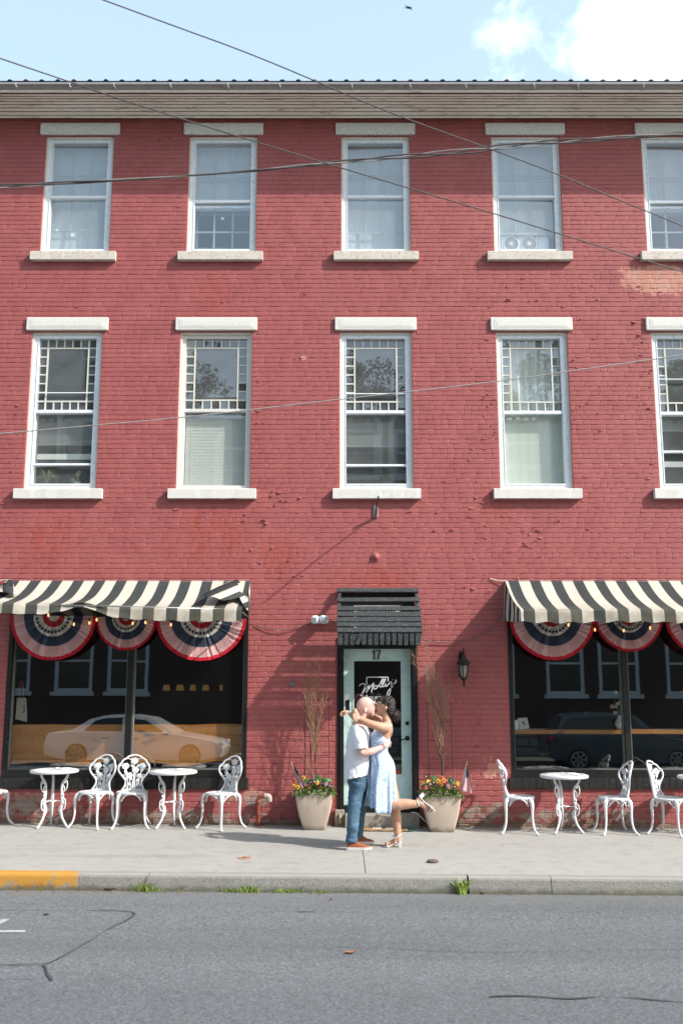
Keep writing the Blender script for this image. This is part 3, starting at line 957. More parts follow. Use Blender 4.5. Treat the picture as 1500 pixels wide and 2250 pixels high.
def lintel_and_sill(w, win, white):
    tm = M['white_trim'] if white else M['old_trim']
    x0, x1, z0, z1 = w['lx0'], w['lx1'], w['lz0'], w['lz1']
    b = MB().bbox(x0, x1, -.042, .10, z0, z1, .008)
    b.bbox(x0 + .055, x1 - .055, -.0455, -.0425, z0 + .030, z1 - .028, .003)
    b.bbox(x0 + .085, x1 - .085, -.0485, -.0458, z0 + .055, z1 - .052, .002)
    b.build('lintel', tm, win)
    x0, x1, z0, z1 = w['sx0'], w['sx1'], w['sz0'], w['sz1']
    b = MB(); rings = []; m = 16
    for i in range(m + 1):
        x = x0 + (x1 - x0) * i / m
        j = lambda q: .006 * mnoise.noise(Vector((x * 7, q, w['i'])))
        rings.append([(x, -.085 + j(1), z0 + j(2)), (x, -.088 + j(3), z1 - .014), (x, -.076, z1 - .004 + j(4) * .4), (x, .16, z1 + .010), (x, .16, z0)])
    b.loft(rings); b.build('sill', M['white_trim'] if white else M['flaked_sill'], win)

def upper_window(w):
    white = w['s'] == 2
    x0, x1, z0, z1 = w['x0'], w['x1'], w['z0'] + .008, w['z1']
    wood = white and w['i'] == 1
    fr = MB()
    # head board hidden under the lintel, then casing
    fr.frame(x0, x1, z0, z1, .028, .028, .030, .012, .028, .2)
    win = fr.build('window', M['cream_wood'], bldg)
    lintel_and_sill(w, win, white)
    hx0, hx1, hz0, hz1 = x0 + .028, x1 - .028, z0 + .012, z1 - .030
    if wood:
        s = MB().frame(hx0, hx1, hz0, hz1, .05, .05, .05, .04, .06, .2).build('sash_frame', M['white_trim'], win)
        lip = .05
    else:
        s = MB().frame(hx0, hx1, hz0, hz1, .052, .052, .030, .040, .050, .2)
        s.frame(hx0 + .052, hx1 - .052, hz0 + .040, hz1 - .030, .013, .013, .022, .022, .043, .13)
        s.build('sash_frame', M['alu'], win)
        lip = .065
    gx0, gx1, gz0_, gz1_ = hx0 + lip, hx1 - lip, hz0 + .055, hz1 - .05
    return win, gx0, gx1, gz0_, gz1_, wood

FULLW = []
for w in WINS:
    win, gx0, gx1, g0, g1, wood = upper_window(w)
    w['win'] = win
    y_gl = .085
    if w['s'] == 3:
        zr = WZ([428, 437, 427, 427, 438][w['i']])
        rail = MB().bbox(gx0, gx1, .052, .14, zr - .028, zr + .014, .004)
        rail.build('meeting_rail', M['alu'], win)
        gap = w['i'] in (1, 4)
        if gap:
            MB().bbox(gx0, gx1, .10, .15, zr - .095, zr - .060, .004).build('meeting_rail', M['alu'], win)
        pane(win, gx0, gx1, zr + .014, g1, y_gl, M['storm_glass'], .012)
        pane(win, gx0, gx1, g0, zr - .028, y_gl + .02, M['shop_glass'] if gap else M['storm_glass'], .012)
        mun = MB()
        def grid(za, zb, y):
            for f in (1/3, 2/3):
                xx = gx0 + (gx1 - gx0) * f
                mun.box(xx - .011, xx + .011, y, y + .02, za, zb)
            zz = za + (zb - za) * .47
            mun.box(gx0, gx1, y + .001, y + .019, zz - .010, zz + .010)
        grid(zr + .02, g1, .20); grid(g0, zr - .03 - (.10 if w['i'] in (2, 3) else 0), .20)
        if w['i'] == 3:
            zb = WZ(503)
            mun.box(gx0, gx1, .16, .20, zb - .015, zb + .02)
            zc = WZ(388)
            mun.box(gx0, gx1, .11, .13, zc - .008, zc + .008)
        mun.build('muntin', M['inner_muntin'], win)
        w.update(g=(gx0, gx1, g0, g1), zr=zr)
    else:
        zr = WZ([902, 899, 903, 904, 906][w['i']])
        rail = MB().bbox(gx0 - (.015 if wood else 0), gx1 + (.015 if wood else 0), .056 if not wood else .075, .15, zr - .02, zr + .026, .004)
        rail.build('meeting_rail', M['white_trim'] if wood else M['alu'], win)
        # upper sash: a border of small panes round one big pane, 7 x 8
        za, zb = zr + .028, g1
        ym = .105
        cw = (gx1 - gx0) / 7.1; ch = (zb - za) / 8.1
        bw_, bh_ = cw * 1.02, ch * 1.02
        mun = MB(); q = .011
        xi = [gx0 + bw_, gx1 - bw_]; zi = [za + bh_, zb - bh_]
        for xx in xi: mun.box(xx - q, xx + q, ym - .012, ym + .012, za, zb)
        for zz in zi: mun.box(gx0, gx1, ym - .011, ym + .011, zz - q, zz + q)
        colx = [xi[0] + (xi[1] - xi[0]) * k / 5 for k in range(6)]
        rowz = [zi[0] + (zi[1] - zi[0]) * k / 6 for k in range(7)]
        for xx in colx[1:-1]:
            mun.box(xx - q * .8, xx + q * .8, ym - .010, ym + .010, za, zi[0] - q); mun.box(xx - q * .8, xx + q * .8, ym - .010, ym + .010, zi[1] + q, zb)
        for zz in rowz[1:-1]:
            mun.box(gx0, xi[0] - q, ym - .009, ym + .009, zz - q * .8, zz + q * .8); mun.box(xi[1] + q, gx1, ym - .009, ym + .009, zz - q * .8, zz + q * .8)
        mun.build('muntin', M['muntin'], win)
        xcols = [gx0] + colx + [gx1]; zrows = [za] + rowz + [zb]
        for ci in range(7):
            for ri in range(8):
                if 0 < ci < 6 and 0 < ri < 7: continue
                pane(win, xcols[ci] + .002, xcols[ci+1] - .002, zrows[ri] + .002, zrows[ri+1] - .002, ym, M['glass'], .012)
        pane(win, xi[0], xi[1], zi[0], zi[1], ym, M['glass'], .006)
        # lower sash and the rails of the storm sash in it
        rails = [[1018], [], [1020], [], [990]][w['i']]
        ups = [[948 + 0], [], [862], [], [830]][w['i']]
        for r_ in rails:
            z = WZ(r_); MB().bbox(gx0, gx1, .06, .11, z - .014, z + .014, .003).build('sash_rail', M['alu'], win)
        if w['i'] in (0, 2, 4):
            z = WZ([860, 862, 830][w['i'] // 2]); MB().bbox(gx0, gx1, .060, .075, z - .007, z + .006, .002).build('sash_rail', M['alu'], win)
        pane(win, gx0, gx1, g0, zr - .02, .125, M['glass'], .008)
        w.update(g=(gx0, gx1, g0, g1), zr=zr)

# what hangs in the windows
ORD = ['leftmost', 'second', 'middle', 'fourth', 'rightmost']
for w in WINS:
    gx0, gx1, g0, g1 = w['g']; zr = w['zr']; i = w['i']
    def shade(z0, z1, name, lab, cat, mat, yy=.30, amp=.01):
        b = MB(); n = 40
        top = []; bot = []
        for k in range(n + 1):
            x = gx0 - .03 + (gx1 - gx0 + .06) * k / n
            o = amp * math.sin(k * 1.1 + i) + amp * .6 * math.sin(k * .43 + 2 * i)
            bot.append((x, yy + o * 1.5, z0)); top.append((x, yy + o, z1))
        b.add(bot + top, [(k, k + 1, n + 2 + k, n + 1 + k) for k in range(n)])
        if cat == 'window shade':
            return b.build('shade', mat, w['win'], True, fix=False)
        o = b.build(name, mat, None, True, fix=False)
        return tag(o, lab, cat, 'blinds inside the middle floor windows')
    if w['s'] == 3:
        low = g0 - .05
        if i == 1: low = zr - .06
        if i == 4: low = zr - .08
        if i == 3: low = WZ(505)
        names = ['pale closed shade filling the leftmost top floor window', 'pale shade drawn halfway in the second top floor window from the left',
                 'pale closed shade in the top floor window above the door', 'pale shade hanging above the window fan on the top floor',
                 'pale shade drawn halfway in the rightmost top floor window']
        shade(low, g1 + .05, 'roller_shade', names[i], 'window shade', M['shade'], .27, .0008)
        if i in (1, 4):
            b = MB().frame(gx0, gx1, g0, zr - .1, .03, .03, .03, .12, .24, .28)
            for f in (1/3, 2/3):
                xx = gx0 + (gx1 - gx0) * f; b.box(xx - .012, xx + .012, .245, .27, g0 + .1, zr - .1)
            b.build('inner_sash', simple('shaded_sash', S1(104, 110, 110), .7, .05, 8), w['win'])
    else:
        if i in (1, 3):
            if i == 1:
                b = MB(); z = g0; 
                while z < zr - .05:
                    b.obox(((gx0 + gx1) / 2, .19, z + .012), ((gx1 - gx0) / 2 - .01, 0, 0), (0, .004, .0112), (0, -.0009, .0003)); z += .0215
                b.tube([(gx0 + .1, .178, g0 + .05), (gx0 + .1, .178, zr - .1)], .002, 5)
                tag(b.build('venetian_blind', M['blind']), 'closed white slatted blind in the lower half of the second window from the left', 'blind', 'blinds inside the middle floor windows')
                pass
            else:
                shade(g0 - .03, zr - .01, 'roller_blind', 'plain cream roller blind lowered over the lower sash of the fourth window', 'blind', simple('cream_roller_blind', S1(206, 209, 196), .85, .04, 3), .2, .001)
                shade(zr + .05, g1 + .05, 'sheer_curtain', 'sheer white curtain gathered behind the small paned sash of the fourth window', 'curtain', M['curtain'], .34, .03)
        else:
            b = MB(); za = WZ([966, 0, 970, 0, 935][i]); z = za
            while z < zr + .02:
                b.obox(((gx0 + gx1) / 2, .22, z), ((gx1 - gx0) / 2 - .01, 0, 0), (0, .0045, .0122), (0, -.0009, .0003)); z += .024
            b.box(gx0 + .005, gx1 - .005, .205, .235, za - .03, za - .008)
            nm = {0: 'grey half raised blind in the leftmost middle floor window', 2: 'grey half raised blind in the middle floor window above the door', 4: 'grey half raised blind in the rightmost middle floor window'}[i]
            tag(b.build('venetian_blind', M['blind_grey']), nm, 'blind', 'blinds inside the middle floor windows')
            zz = WZ([995, 0, 0, 0, 1012][i]) if i != 2 else None
            if zz: tag(MB().box(gx0, gx1, .235, .25, zz - .04, zz + .04).build('curtain_rail_board', M['blind']), {0: 'pale board across the leftmost window behind its plants', 4: 'pale board across the rightmost window'}[i], 'board')

# ------------------------------------------------------------------ shop windows
for si, d in enumerate(SHOPS):
    x0, x1, xm, z0, z1 = d['x0'], d['x1'], d['xm'], d['z0'], d['z1']
    zb = WZ(1692)
    fr = MB().frame(x0, x1, z0, z1, .055, .055, .06, zb - z0, -.012, .16)
    sw = fr.build('shop_window', M['black_wood'], bldg)
    MB().bbox(xm - .042, xm + .042, .02, .14, zb, z1 - .06, .006).build('mullion', M['black_wood'], sw)
    inn = MB()
    for (a, b_) in ((x0 + .055, xm - .042), (xm + .042, x1 - .055)):
        inn.frame(a, b_, zb, z1 - .06, .016, .016, .016, .012, .055, .12)
    inn.build('glazing_bead', simple('grey_bead', S(120, 122, 116), .5, .1, 8), sw)
    pane(sw, x0 + .07, xm - .057, zb + .012, z1 - .075, .088, M['shop_glass'], .0015)
    pane(sw, xm + .057, x1 - .07, zb + .012, z1 - .075, .088, M['shop_glass'], .0015)
    # sill of painted bricks on edge
    x = x0 - .04; k = 0
    while x < x1 + .0:
        xe = min(x + .088, x1 + .03)
        MB().bbox(x + .0008, xe - .0008, -.035 - .003 * rnd(), .12, d['sz0'] + .004, z0 - .003 - .003 * rnd(), .004).build('sill_brick', M['black_brick'], sw)
        x += .088; k += 1

# ------------------------------------------------------------------ door and step
dx0, dx1 = DOOR['x0'], DOOR['x1']
zth = WZ(1770)                                # underside of the leaf
lx0, lx1 = WX(755, 1600, .10), WX(903, 1600, .10)
lz0, lz1 = WZ(1768, .10), WZ(1426, .10)
dfr = MB()
dfr.box(dx0, lx0 - .004, -.02, .2, gz(.5) + .10, DOOR['z1']); dfr.box(lx1 + .004, dx1, -.02, .2, gz(.5) + .18, DOOR['z1'])
dfr.box(lx0 - .004, lx1 + .004, -.018, .2, lz1 + .004, DOOR['z1'])
dfr.box(lx0 - .004, lx1 + .004, -.016, .2, lz0 - .09, lz0 - .004)
dfr.box(lx0 - .05, lx0 - .022, -.034, -.0205, .15, lz1); dfr.box(lx1 + .022, lx1 + .045, -.034, -.0205, .20, lz1)
dframe = dfr.build('door_frame', M['black_wood'], bldg)
gx0, gx1 = WX(777, 1600, .10), WX(882, 1600, .10)
gzA, gzB = WZ(1702, .10), WZ(1452, .10)
M['door'] = simple('pale_green_door', S1(190, 216, 210), .5, .05, 5, dirt=S(140, 156, 150), dirt_amt=.3)
lf = MB().frame(lx0, lx1, lz0, lz1, gx0 - lx0, lx1 - gx1, lz1 - gzB, gzA - lz0, .10, .145)
door = lf.build('door', M['door'], bldg)
bd = MB().frame(gx0 - .012, gx1 + .012, gzA - .012, gzB + .012, .016, .016, .016, .016, .092, .1)
bd.build('glazing_bead', M['door'], door)
pane(door, gx0, gx1, gzA, gzB, .115, M['shop_glass'], .001)
for (px, py, r) in ((894, 1589, .026), (894, 1622, .031)):
    c = P(px, py, .09)
    MB().lathe([(r, .0), (r, -.012), (r * .8, -.02), (r * .45, -.024), (.0, -.026)], c, 18, axis='Y').build('handle' if py > 1600 else 'deadbolt', M['dark_metal'], door, True)
c = P(894, 1622, .06)
MB().tube([c + Vector((0, .01, 0)), c + Vector((-.02, -.035, -.005)), c + Vector((-.07, -.04, -.02)), c + Vector((-.095, -.036, -.028))], [.009, .010, .009, .007], 8, smooth=3).build('handle', M['dark_metal'], door, True)

def text_mesh(s, size, extrude, shear=0.0, space=1.0):
    cu = bpy.data.curves.new('t', 'FONT'); cu.body = s; cu.size = size; cu.extrude = extrude; cu.align_x = 'CENTER'; cu.shear = shear; cu.space_character = space
    o = bpy.data.objects.new('t', cu); C.objects.link(o)
    dg = bpy.context.evaluated_depsgraph_get()
    me = bpy.data.meshes.new_from_object(o.evaluated_get(dg))
    bpy.data.objects.remove(o); bpy.data.curves.remove(cu)
    for v in me.vertices: v.co = Vector((v.co.x, -v.co.z, v.co.y))
    return me
# house number 17 as two brass numerals with serifs
c1 = P(826, 1439, .1); hN = WZ(1430, .1) - WZ(1449, .1)
M['brass'] = simple('dark_brass', S(92, 70, 46), .45, .2, 20, metal=.4)
nb = MB()
def stroke2(b, pts, w, y0, y1):
    for (a, c_) in zip(pts[:-1], pts[1:]):
        a, c_ = Vector((a[0], 0, a[1])), Vector((c_[0], 0, c_[1]))
        d = c_ - a; L = d.length
        b.obox((a + c_) / 2 + Vector((0, (y0 + y1) / 2, 0)), d.normalized() * (L / 2 + w * .2), (0, (y1 - y0) / 2, 0), d.normalized().cross(Vector((0, 1, 0))) * (w / 2))
ox, oz = c1.x, c1.z - hN / 2
stroke2(nb, [(ox - .026, oz + .004), (ox - .026, oz + hN)], .020, .088, .099)
stroke2(nb, [(ox - .050, oz + hN * .78), (ox - .024, oz + hN * .97)], .010, .088, .0985)
stroke2(nb, [(ox - .047, oz + .003), (ox - .006, oz + .003)], .008, .088, .098)
nb.build('numeral', M['brass'], door)
nb = MB()
stroke2(nb, [(ox + .004, oz + hN * .97), (ox + .058, oz + hN * .97)], .012, .088, .0985)
stroke2(nb, [(ox + .004, oz + hN * .98), (ox + .004, oz + hN * .82)], .007, .088, .098)
stroke2(nb, [(ox + .056, oz + hN * .97), (ox + .036, oz + hN * .5), (ox + .024, oz + .0)], .019, .088, .099)
nb.build('numeral', M['brass'], door)

# lettering on the door glass, drawn as white vinyl strokes
M['vinyl'] = simple('white_vinyl', S(226, 228, 230), .5, .02, 5)
YL = .1125
def dpt(cx, cy):                               # crop pixels (1500 wide crop of 190 photo px)
    return P(730 + cx / 7.895, 1410 + cy / 7.895, YL)
def vinyl(strokes, w, name):
    b = MB()
    for st in strokes:
        pts = [dpt(*q) for q in st]
        pp, _ = crom(pts, [1] * len(pts), 6) if len(pts) > 2 else (pts, None)
        L, Rr = [], []
        for i, p in enumerate(pp):
            d = pp[min(i+1, len(pp)-1)] - pp[max(i-1, 0)]; d.y = 0
            if d.length < 1e-6: d = Vector((1, 0, 0))
            d.normalize(); n = Vector((-d.z, 0, d.x)) * (w / 2)
            L.append(p + n); Rr.append(p - n)
        k = len(pp)
        vs = L + Rr + [q + Vector((0, -.0012, 0)) for q in L + Rr]
        b.add(vs, [(2*k + i, 2*k + i + 1, 3*k + i + 1, 3*k + i) for i in range(k - 1)])
    return b.build(name, M['vinyl'], door)
w_ = .0125
vinyl([[(465, 768), (498, 738), (540, 728), (566, 745), (556, 800), (530, 865), (495, 945)],
       [(505, 925), (545, 860), (600, 785), (636, 752), (622, 800), (588, 884)],
       [(600, 860), (650, 790), (700, 735), (716, 722), (700, 780), (682, 840), (684, 882)],
       [(770, 762), (735, 768), (716, 800), (728, 822), (760, 812), (784, 782), (772, 764), (790, 776), (822, 730)],
       [(790, 778), (830, 740), (868, 680), (882, 648), (866, 650), (840, 700), (820, 750), (826, 784), (850, 776)],
       [(850, 778), (884, 730), (914, 675), (920, 645), (902, 652), (880, 700), (862, 750), (872, 782), (898, 766)],
       [(898, 770), (930, 728), (918, 760), (930, 776), (962, 750), (1000, 706), (1022, 690)],
       [(1026, 688), (1022, 750), (1008, 840), (986, 915), (962, 936), (950, 908), (968, 858), (1010, 806), (1052, 772)],
       [(1044, 655), (1050, 662)],
       [(1050, 742), (1078, 716), (1098, 672), (1104, 660), (1106, 692), (1092, 720), (1066, 720)]], w_, 'script_lettering')
vinyl([[(595, 750), (595, 615)], [(590, 615), (970, 615)], [(965, 615), (965, 690)], [(595, 920), (595, 1000)]], .0135, 'logo_frame')
tm = text_mesh('COURT', .062, .0008, 0, 1.05)
tm.materials.append(M['vinyl'])
q = dpt(706, 1002)
link_mesh('small_lettering', tm, door, (q.x, YL - .001, q.z))
tm = text_mesh('A', .105, .0008); tm.materials.append(M['vinyl'])
q = dpt(738, 1108)
link_mesh('small_lettering', tm, door, (q.x, YL - .001, q.z))
a, b_ = P(866, 1702, YL), P(880, 1693, YL)
MB().box(a.x, b_.x, YL - .002, YL, a.z + .01, b_.z).build('sticker', simple('red_sticker', S(190, 84, 66), .6, .1, 30), door)

M['stone'] = simple('step_concrete', S(164, 156, 144), .85, .1, 6, dirt=S(116, 106, 92), dirt_amt=.6, bump=.5, bscale=60)
stp = MB().bbox(WX(757, 1800, -.12), WX(921, 1800, -.12), -.20, .09, gz(.7) - .02, WZ(1790, -.2), .012)
st = stp.build('step', M['stone'], bldg)
MB().bbox(WX(735, 1790), WX(757, 1790) - .004, -.05, .05, gz(.3) - .02, WZ(1778), .01).build('step', M['stone'], bldg)

# transom grille seen through the hood
tx0, tx1, tz0, tz1 = WX(777, 1360), WX(879, 1360), WZ(1388, -.03), WZ(1331, -.03)
tg = MB().frame(tx0, tx1, tz0, tz1, .04, .07, .022, .022, -.05, .0)
tgo = tg.build('transom_grille', M['white_trim'], bldg)
MB().box(tx0 + .04, tx1 - .07, -.022, -.012, tz0 + .022, tz1 - .022).build('grille_panel', M['dark_metal'], tgo)
for k in range(12):
    xx = tx0 + .065 + k * (tx1 - tx0 - .16) / 11
    MB().box(xx - .004, xx + .004, -.045, -.024, tz0 + .023, tz1 - .023).build('grille_bar', M['white_trim'], tgo)
MB().box(dx0 + .03, dx1 - .03, -.011, -.009, DOOR['z1'] + .002, WZ(1302)).build('void_sheet', simple('void_black', S(14, 14, 14), .8), bldg)  # black sheet stands in for the dark void behind the hood

# ------------------------------------------------------------------ slatted door hood
HP = .62
hood = thing('door_hood', 'black slatted wooden hood over the pale green door, one hanging slat crooked', 'door hood', (WX(830, 1293), 0, WZ(1293)))
zt0 = WZ(1293, -.03); zb0 = WZ(1391, -HP)
hx0, hx1 = WX(742, 1293, -.03), WX(917, 1293, -.03)
def hood_pt(t): return Vector((0, -.03 - (HP - .03) * t, zt0 + (zb0 - zt0) * t))
def hood_t(py):                                # where a photo row cuts the sloping plane
    lo, hi = 0.0, 1.0
    for _ in range(40):
        m = (lo + hi) / 2; p = hood_pt(m)
        d = p - CAM; row = 1125 - F * d.dot(UP) / d.dot(FWD)
        if row < py: lo = m
        else: hi = m
    return (lo + hi) / 2
sl = (hood_pt(1) - hood_pt(0)).normalized()
nrm = Vector((0, sl.z, -sl.y));  nrm = nrm if nrm.y < 0 else -nrm
for (a, b_) in [(1294, 1302.5), (1315, 1323.5), (1334, 1343), (1346, 1356), (1358, 1367.5), (1369.5, 1378.5), (1381, 1391)]:
    ta, tb = hood_t(a), hood_t(b_)
    p = (hood_pt(ta) + hood_pt(tb)) / 2; hl = (hood_pt(tb) - hood_pt(ta)).length / 2
    tilt = (rnd() - .5) * .006
    p.x = (hx0 + hx1) / 2 + (rnd() - .5) * .006
    MB().obox(p + nrm * .012, Vector(((hx1 - hx0) / 2 + .012, 0, tilt)), sl * hl, nrm * .010, .004).build('slat', M['black_slat'], hood)
for xx in (hx0 + .022, hx1 - .022):
    MB().obox((hood_pt(0) + hood_pt(1)) / 2 + Vector((xx, 0, 0)) - nrm * .03, (.020, 0, 0), sl * ((hood_pt(1) - hood_pt(0)).length / 2 - .01), nrm * .028, .003).build('rafter', M['black_slat'], hood)
    s_ = MB().prism([(0, 0)] * 3, 0, 1) if False else MB()
    zf = WZ(1410, -HP)
    s_.add([(xx - .012, -.02, zt0 - .09), (xx - .012, -HP + .03, zb0 - .035), (xx - .012, -HP + .03, zf), (xx - .012, -.02, zf),
            (xx + .012, -.02, zt0 - .09), (xx + .012, -HP + .03, zb0 - .035), (xx + .012, -HP + .03, zf), (xx + .012, -.02, zf)],
           [(0, 1, 2, 3), (7, 6, 5, 4), (0, 4, 5, 1), (1, 5, 6, 2), (2, 6, 7, 3), (3, 7, 4, 0)])
    if xx > 0: s_.build('side_board', M['black_slat'], hood)
zp0, zp1 = WZ(1417.5, -HP), WZ(1392, -HP)
px0, px1 = WX(741, 1405, -HP), WX(923.5, 1405, -HP)
MB().bbox(px0 + .003, px1 - .003, -HP + .004, -HP + .022, WZ(1408, -HP), zp1 - .002, .003).build('backing_rail', M['black_slat'], hood)
npk = 14
for k in range(npk):
    xx = px0 + .035 + (px1 - px0 - .07) * k / (npk - 1) + (.0 if k else 0)
    ang = R(-24) if k == 3 else R((rnd() - .5) * 2)
    wv = .026 if 0 < k < 13 else .032
    ez = Vector((math.sin(-ang), 0, math.cos(ang)))
    MB().obox(((xx + (.012 if k == 3 else 0)), -HP - .007, (zp0 + zp1) / 2 + (rnd() - .5) * .006), Vector((math.cos(ang), 0, math.sin(ang))) * wv, (0, .009, 0), ez * ((zp1 - zp0) / 2), .003).build('picket', M['black_slat'], hood)

# ------------------------------------------------------------------ striped awnings
def awning_material():
    t = NT('awning_canvas')
    uv = t.pos('uv'); U, V, _ = t.xyz(uv)
    st = t.math('FRACT', U)
    wob = t.math('MULTIPLY', t.math('SUBTRACT', t.noise(9, 3, .6), .5), .03)
    s_ = t.ramp(t.math('ABSOLUTE', t.math('SUBTRACT', t.math('ADD', st, wob), .5)), .236, .252)
    black = t.mix(t.noise(7, 5, .65), S1(42, 45, 46), S1(60, 64, 64))
    cream = t.mix(t.noise(4, 5, .65), S1(164, 157, 146), S1(185, 179, 168))
    c = t.mix(s_, black, cream)
    # grime and algae gather along the front fold and valance
    gr = t.math('MULTIPLY', t.ramp(V, .45, 1.05), t.ramp(t.noise(3.2, 6, .7), .30, .68))
    c = t.mix(t.math('MULTIPLY', gr, .52), c, S1(92, 86, 66))
    c = t.mix(t.math('MULTIPLY', t.ramp(t.noise(13, 5, .7), .55, .75), .22), c, S(112, 106, 92))
    t.col(c); t.set(Roughness=.85)
    t.bsdf.inputs['Specular IOR Level'].default_value = .2
    h = t.math('ADD', t.noise(160, 2), t.math('MULTIPLY', t.noise(1.0, 4, .6, t.scaled(t.pos(), (3, 14, 14))), 3.0))
    t.bump(h, .35, .006)
    return t.mat
M['awning'] = awning_material()
AP = 1.06
PITCHX = .2935                                  # stripe repeat in metres
def awning(px0, px1, label, torn):
    x0, x1 = WX(px0, 1277), WX(px1, 1277)
    zt = WZ(1276)
    root = thing('awning', label, 'awning', ((x0 + x1) / 2, 0, zt), 'striped awnings over the shop windows')
    prof = [(0.012, 0.0), (.16, -.115), (.36, -.225), (.60, -.325), (.84, -.41), (AP, 0)]
    def zfold(x):
        if torn:
            f = (x - x0) / (x1 - x0)
            z = WZ(1322.5 + 15 * min(1, f * 1.25), -AP)
            z += .035 * math.exp(-((f - .40) / .05) ** 2) - .012 * math.exp(-((f - .52) / .06) ** 2)
            return z
        return WZ(1339.5, -AP) + .006 * math.sin(x * 4)
    b = MB(); uv = []; rings = []
    nx = int((x1 - x0) / .045)
    ns = 11
    for i in range(nx + 1):
        x = x0 + (x1 - x0) * i / nx
        zf = zfold(x); ring = []
        sag = .014 * mnoise.noise(Vector((x * 1.9, 2, 1))) + .006 * mnoise.noise(Vector((x * 7, 2, 5)))
        for k in range(ns + 1):
            t = k / ns
            p = .012 + (AP - .012) * t
            lin_ = t
            dz = (zf - zt) * t
            curve = -.075 * math.sin(math.pi * t) ** 1.0 * (1 - .35 * t)
            z = zt + dz + curve + sag * math.sin(math.pi * t) * 1.2
            ring.append(Vector((x, -p, z))); uv.append(((x - x0) / PITCHX + .13, t * .85))
        # valance hanging from the front bar
        hang = .158 + .012 * math.sin(x * 2 * math.pi / PITCHX * 1.0) * (1 if not torn else .6)
        cur = .0
        if torn:
            f = (x - x0) / (x1 - x0)
            m = math.exp(-((f - .40) / .11) ** 2)
            hang *= 1 - .62 * m; cur = -.10 * m
            hang *= .80 + .20 * min(1, f * 1.5)
        for k in range(1, 6):
            t = k / 5
            ring.append(Vector((x, -AP - .006 - .02 * t + .035 * math.sin(t * 2.2) * mnoise.noise(Vector((x * 3.3, 9, 0))) + cur * -t * (1 - t) * 1.5, zf - hang * t)))
            uv.append(((x - x0) / PITCHX + .13, .85 + .3 * t))
        rings.append(ring)
    n = len(rings[0])
    for r in rings: b.v += r
    for i in range(nx):
        for k in range(n - 1):
            b.f.append([i*n + k, (i+1)*n + k, (i+1)*n + k + 1, i*n + k + 1]); b.m.append(0)
    b.uv = uv
    b.build('canopy', M['awning'], root, True, fix=False)
    # frame
    fr = MB()
    fr.tube([(x0 + .02, -AP + .012, zfold(x0) - .012), (x1 - .02, -AP + .012, zfold(x1) - .012)], .011, 8)
    fr.tube([(x0 + .02, -.02, zt - .02), (x1 - .012, -.02, zt - .02)], .014, 8)
    fr.tube([(x1 - .012, -.02, zt - .02), (x1 - .012, -.02, WZ(1352))], .012, 8)
    for xx in (x0 + .03, x1 - .03):
        fr.tube([(xx, -AP + .012, zfold(xx) - .012), (xx, -.02, zfold(xx) - .03)], .010, 8)
    fr.build('frame', M['steel'], root, True)
    return root, x0, x1, zt, zfold
awL = awning(16, 550, 'black and cream striped awning, torn and folded over at its right end', True)
awR = awning(1109, 1660, 'black and cream striped awning over the right shop window, with its side panel hanging straight', False)
awR[0]['label'] = 'black and cream striped awning, taut with its side panel, over the right shop window'
# side panel of the right awning
root, x0, x1, zt, zfold = awR
b = MB(); uv = []
ns = 10
for k in range(ns + 1):
    t = k / ns; p = .012 + (AP - .012) * t
    ztop = zt + (zfold(x0) - zt) * t - .075 * math.sin(math.pi * t) * (1 - .35 * t)
    zbot = zt - .55 + (zfold(x0) - .16 - zt + .55) * t
    for j in range(7):
        q = j / 6
        b.v.append(Vector((x0 - .006 - .018 * math.sin(q * 3) * math.sin(t * 9) * q - .035 * q * (1 - t), -p, ztop + (zbot - ztop) * q)))
        uv.append((p / (PITCHX * .92), .2 + .4 * q))
for k in range(ns):
    for j in range(6):
        b.f.append([k*7 + j, k*7 + j + 1, (k+1)*7 + j + 1, (k+1)*7 + j]); b.m.append(0)
b.uv = uv; b.build('side_panel', M['awning'], root, True, fix=False)
b = MB(); uv = []                                # same panel at the far end
# torn flap thrown over the right end of the left awning
root, x0, x1, zt, zfold = awL
def flap(pts, order, uvs, name):
    """pts: photo pixels with a distance from the wall"""
    bm = MB(); bm.v = [P(px, py, -y) for px, py, y in pts]; bm.f = order; bm.m = [0] * len(order); bm.uv = uvs
    o = bm.build(name, M['awning'], root, True, fix=False)
    sd = o.modifiers.new('t', 'SOLIDIFY'); sd.thickness = .004
    return o
fp = [(513, 1275, .05), (524, 1275, .05), (533, 1290, .10), (541, 1303, .20), (545, 1318, .5), (544, 1342, .9), (534, 1330, .95),
      (526, 1312, .75), (510, 1317, .85), (490, 1320, .95), (470, 1312, .92), (444, 1309.5, .98), (456, 1301, .75), (478, 1290, .45), (500, 1280, .2), (508, 1297, .45), (486, 1305, .72)]
fo = [(0, 1, 2, 15), (15, 2, 3, 7), (3, 4, 7), (4, 5, 6, 7), (14, 0, 15), (13, 14, 15, 16), (12, 13, 16), (11, 12, 16, 10), (10, 16, 9), (9, 16, 8), (16, 15, 7, 8)]
fu = [(((p[0] * .62 + (p[1] - 1275) * 1.5)) / 44.0, .3 + .3 * (p[2])) for p in fp]
flap(fp, fo, fu, 'torn_flap')
fp = [(23, 1272, .04), (28, 1274, .05), (32, 1290, .35), (43, 1302, .62), (30, 1307, .72), (18, 1303, .66), (0, 1300, .62), (-22, 1303, .7), (-20, 1296, .5), (2, 1288, .3), (14, 1280, .15), (14, 1295, .5)]
fo = [(0, 1, 2, 11, 10), (2, 3, 4, 5, 11), (10, 11, 9), (9, 11, 5, 6), (9, 6, 7, 8)]
fu = [((p[0] * .9) / 44.0 + .12, .4) for p in fp]
flap(fp, fo, fu, 'torn_flap')

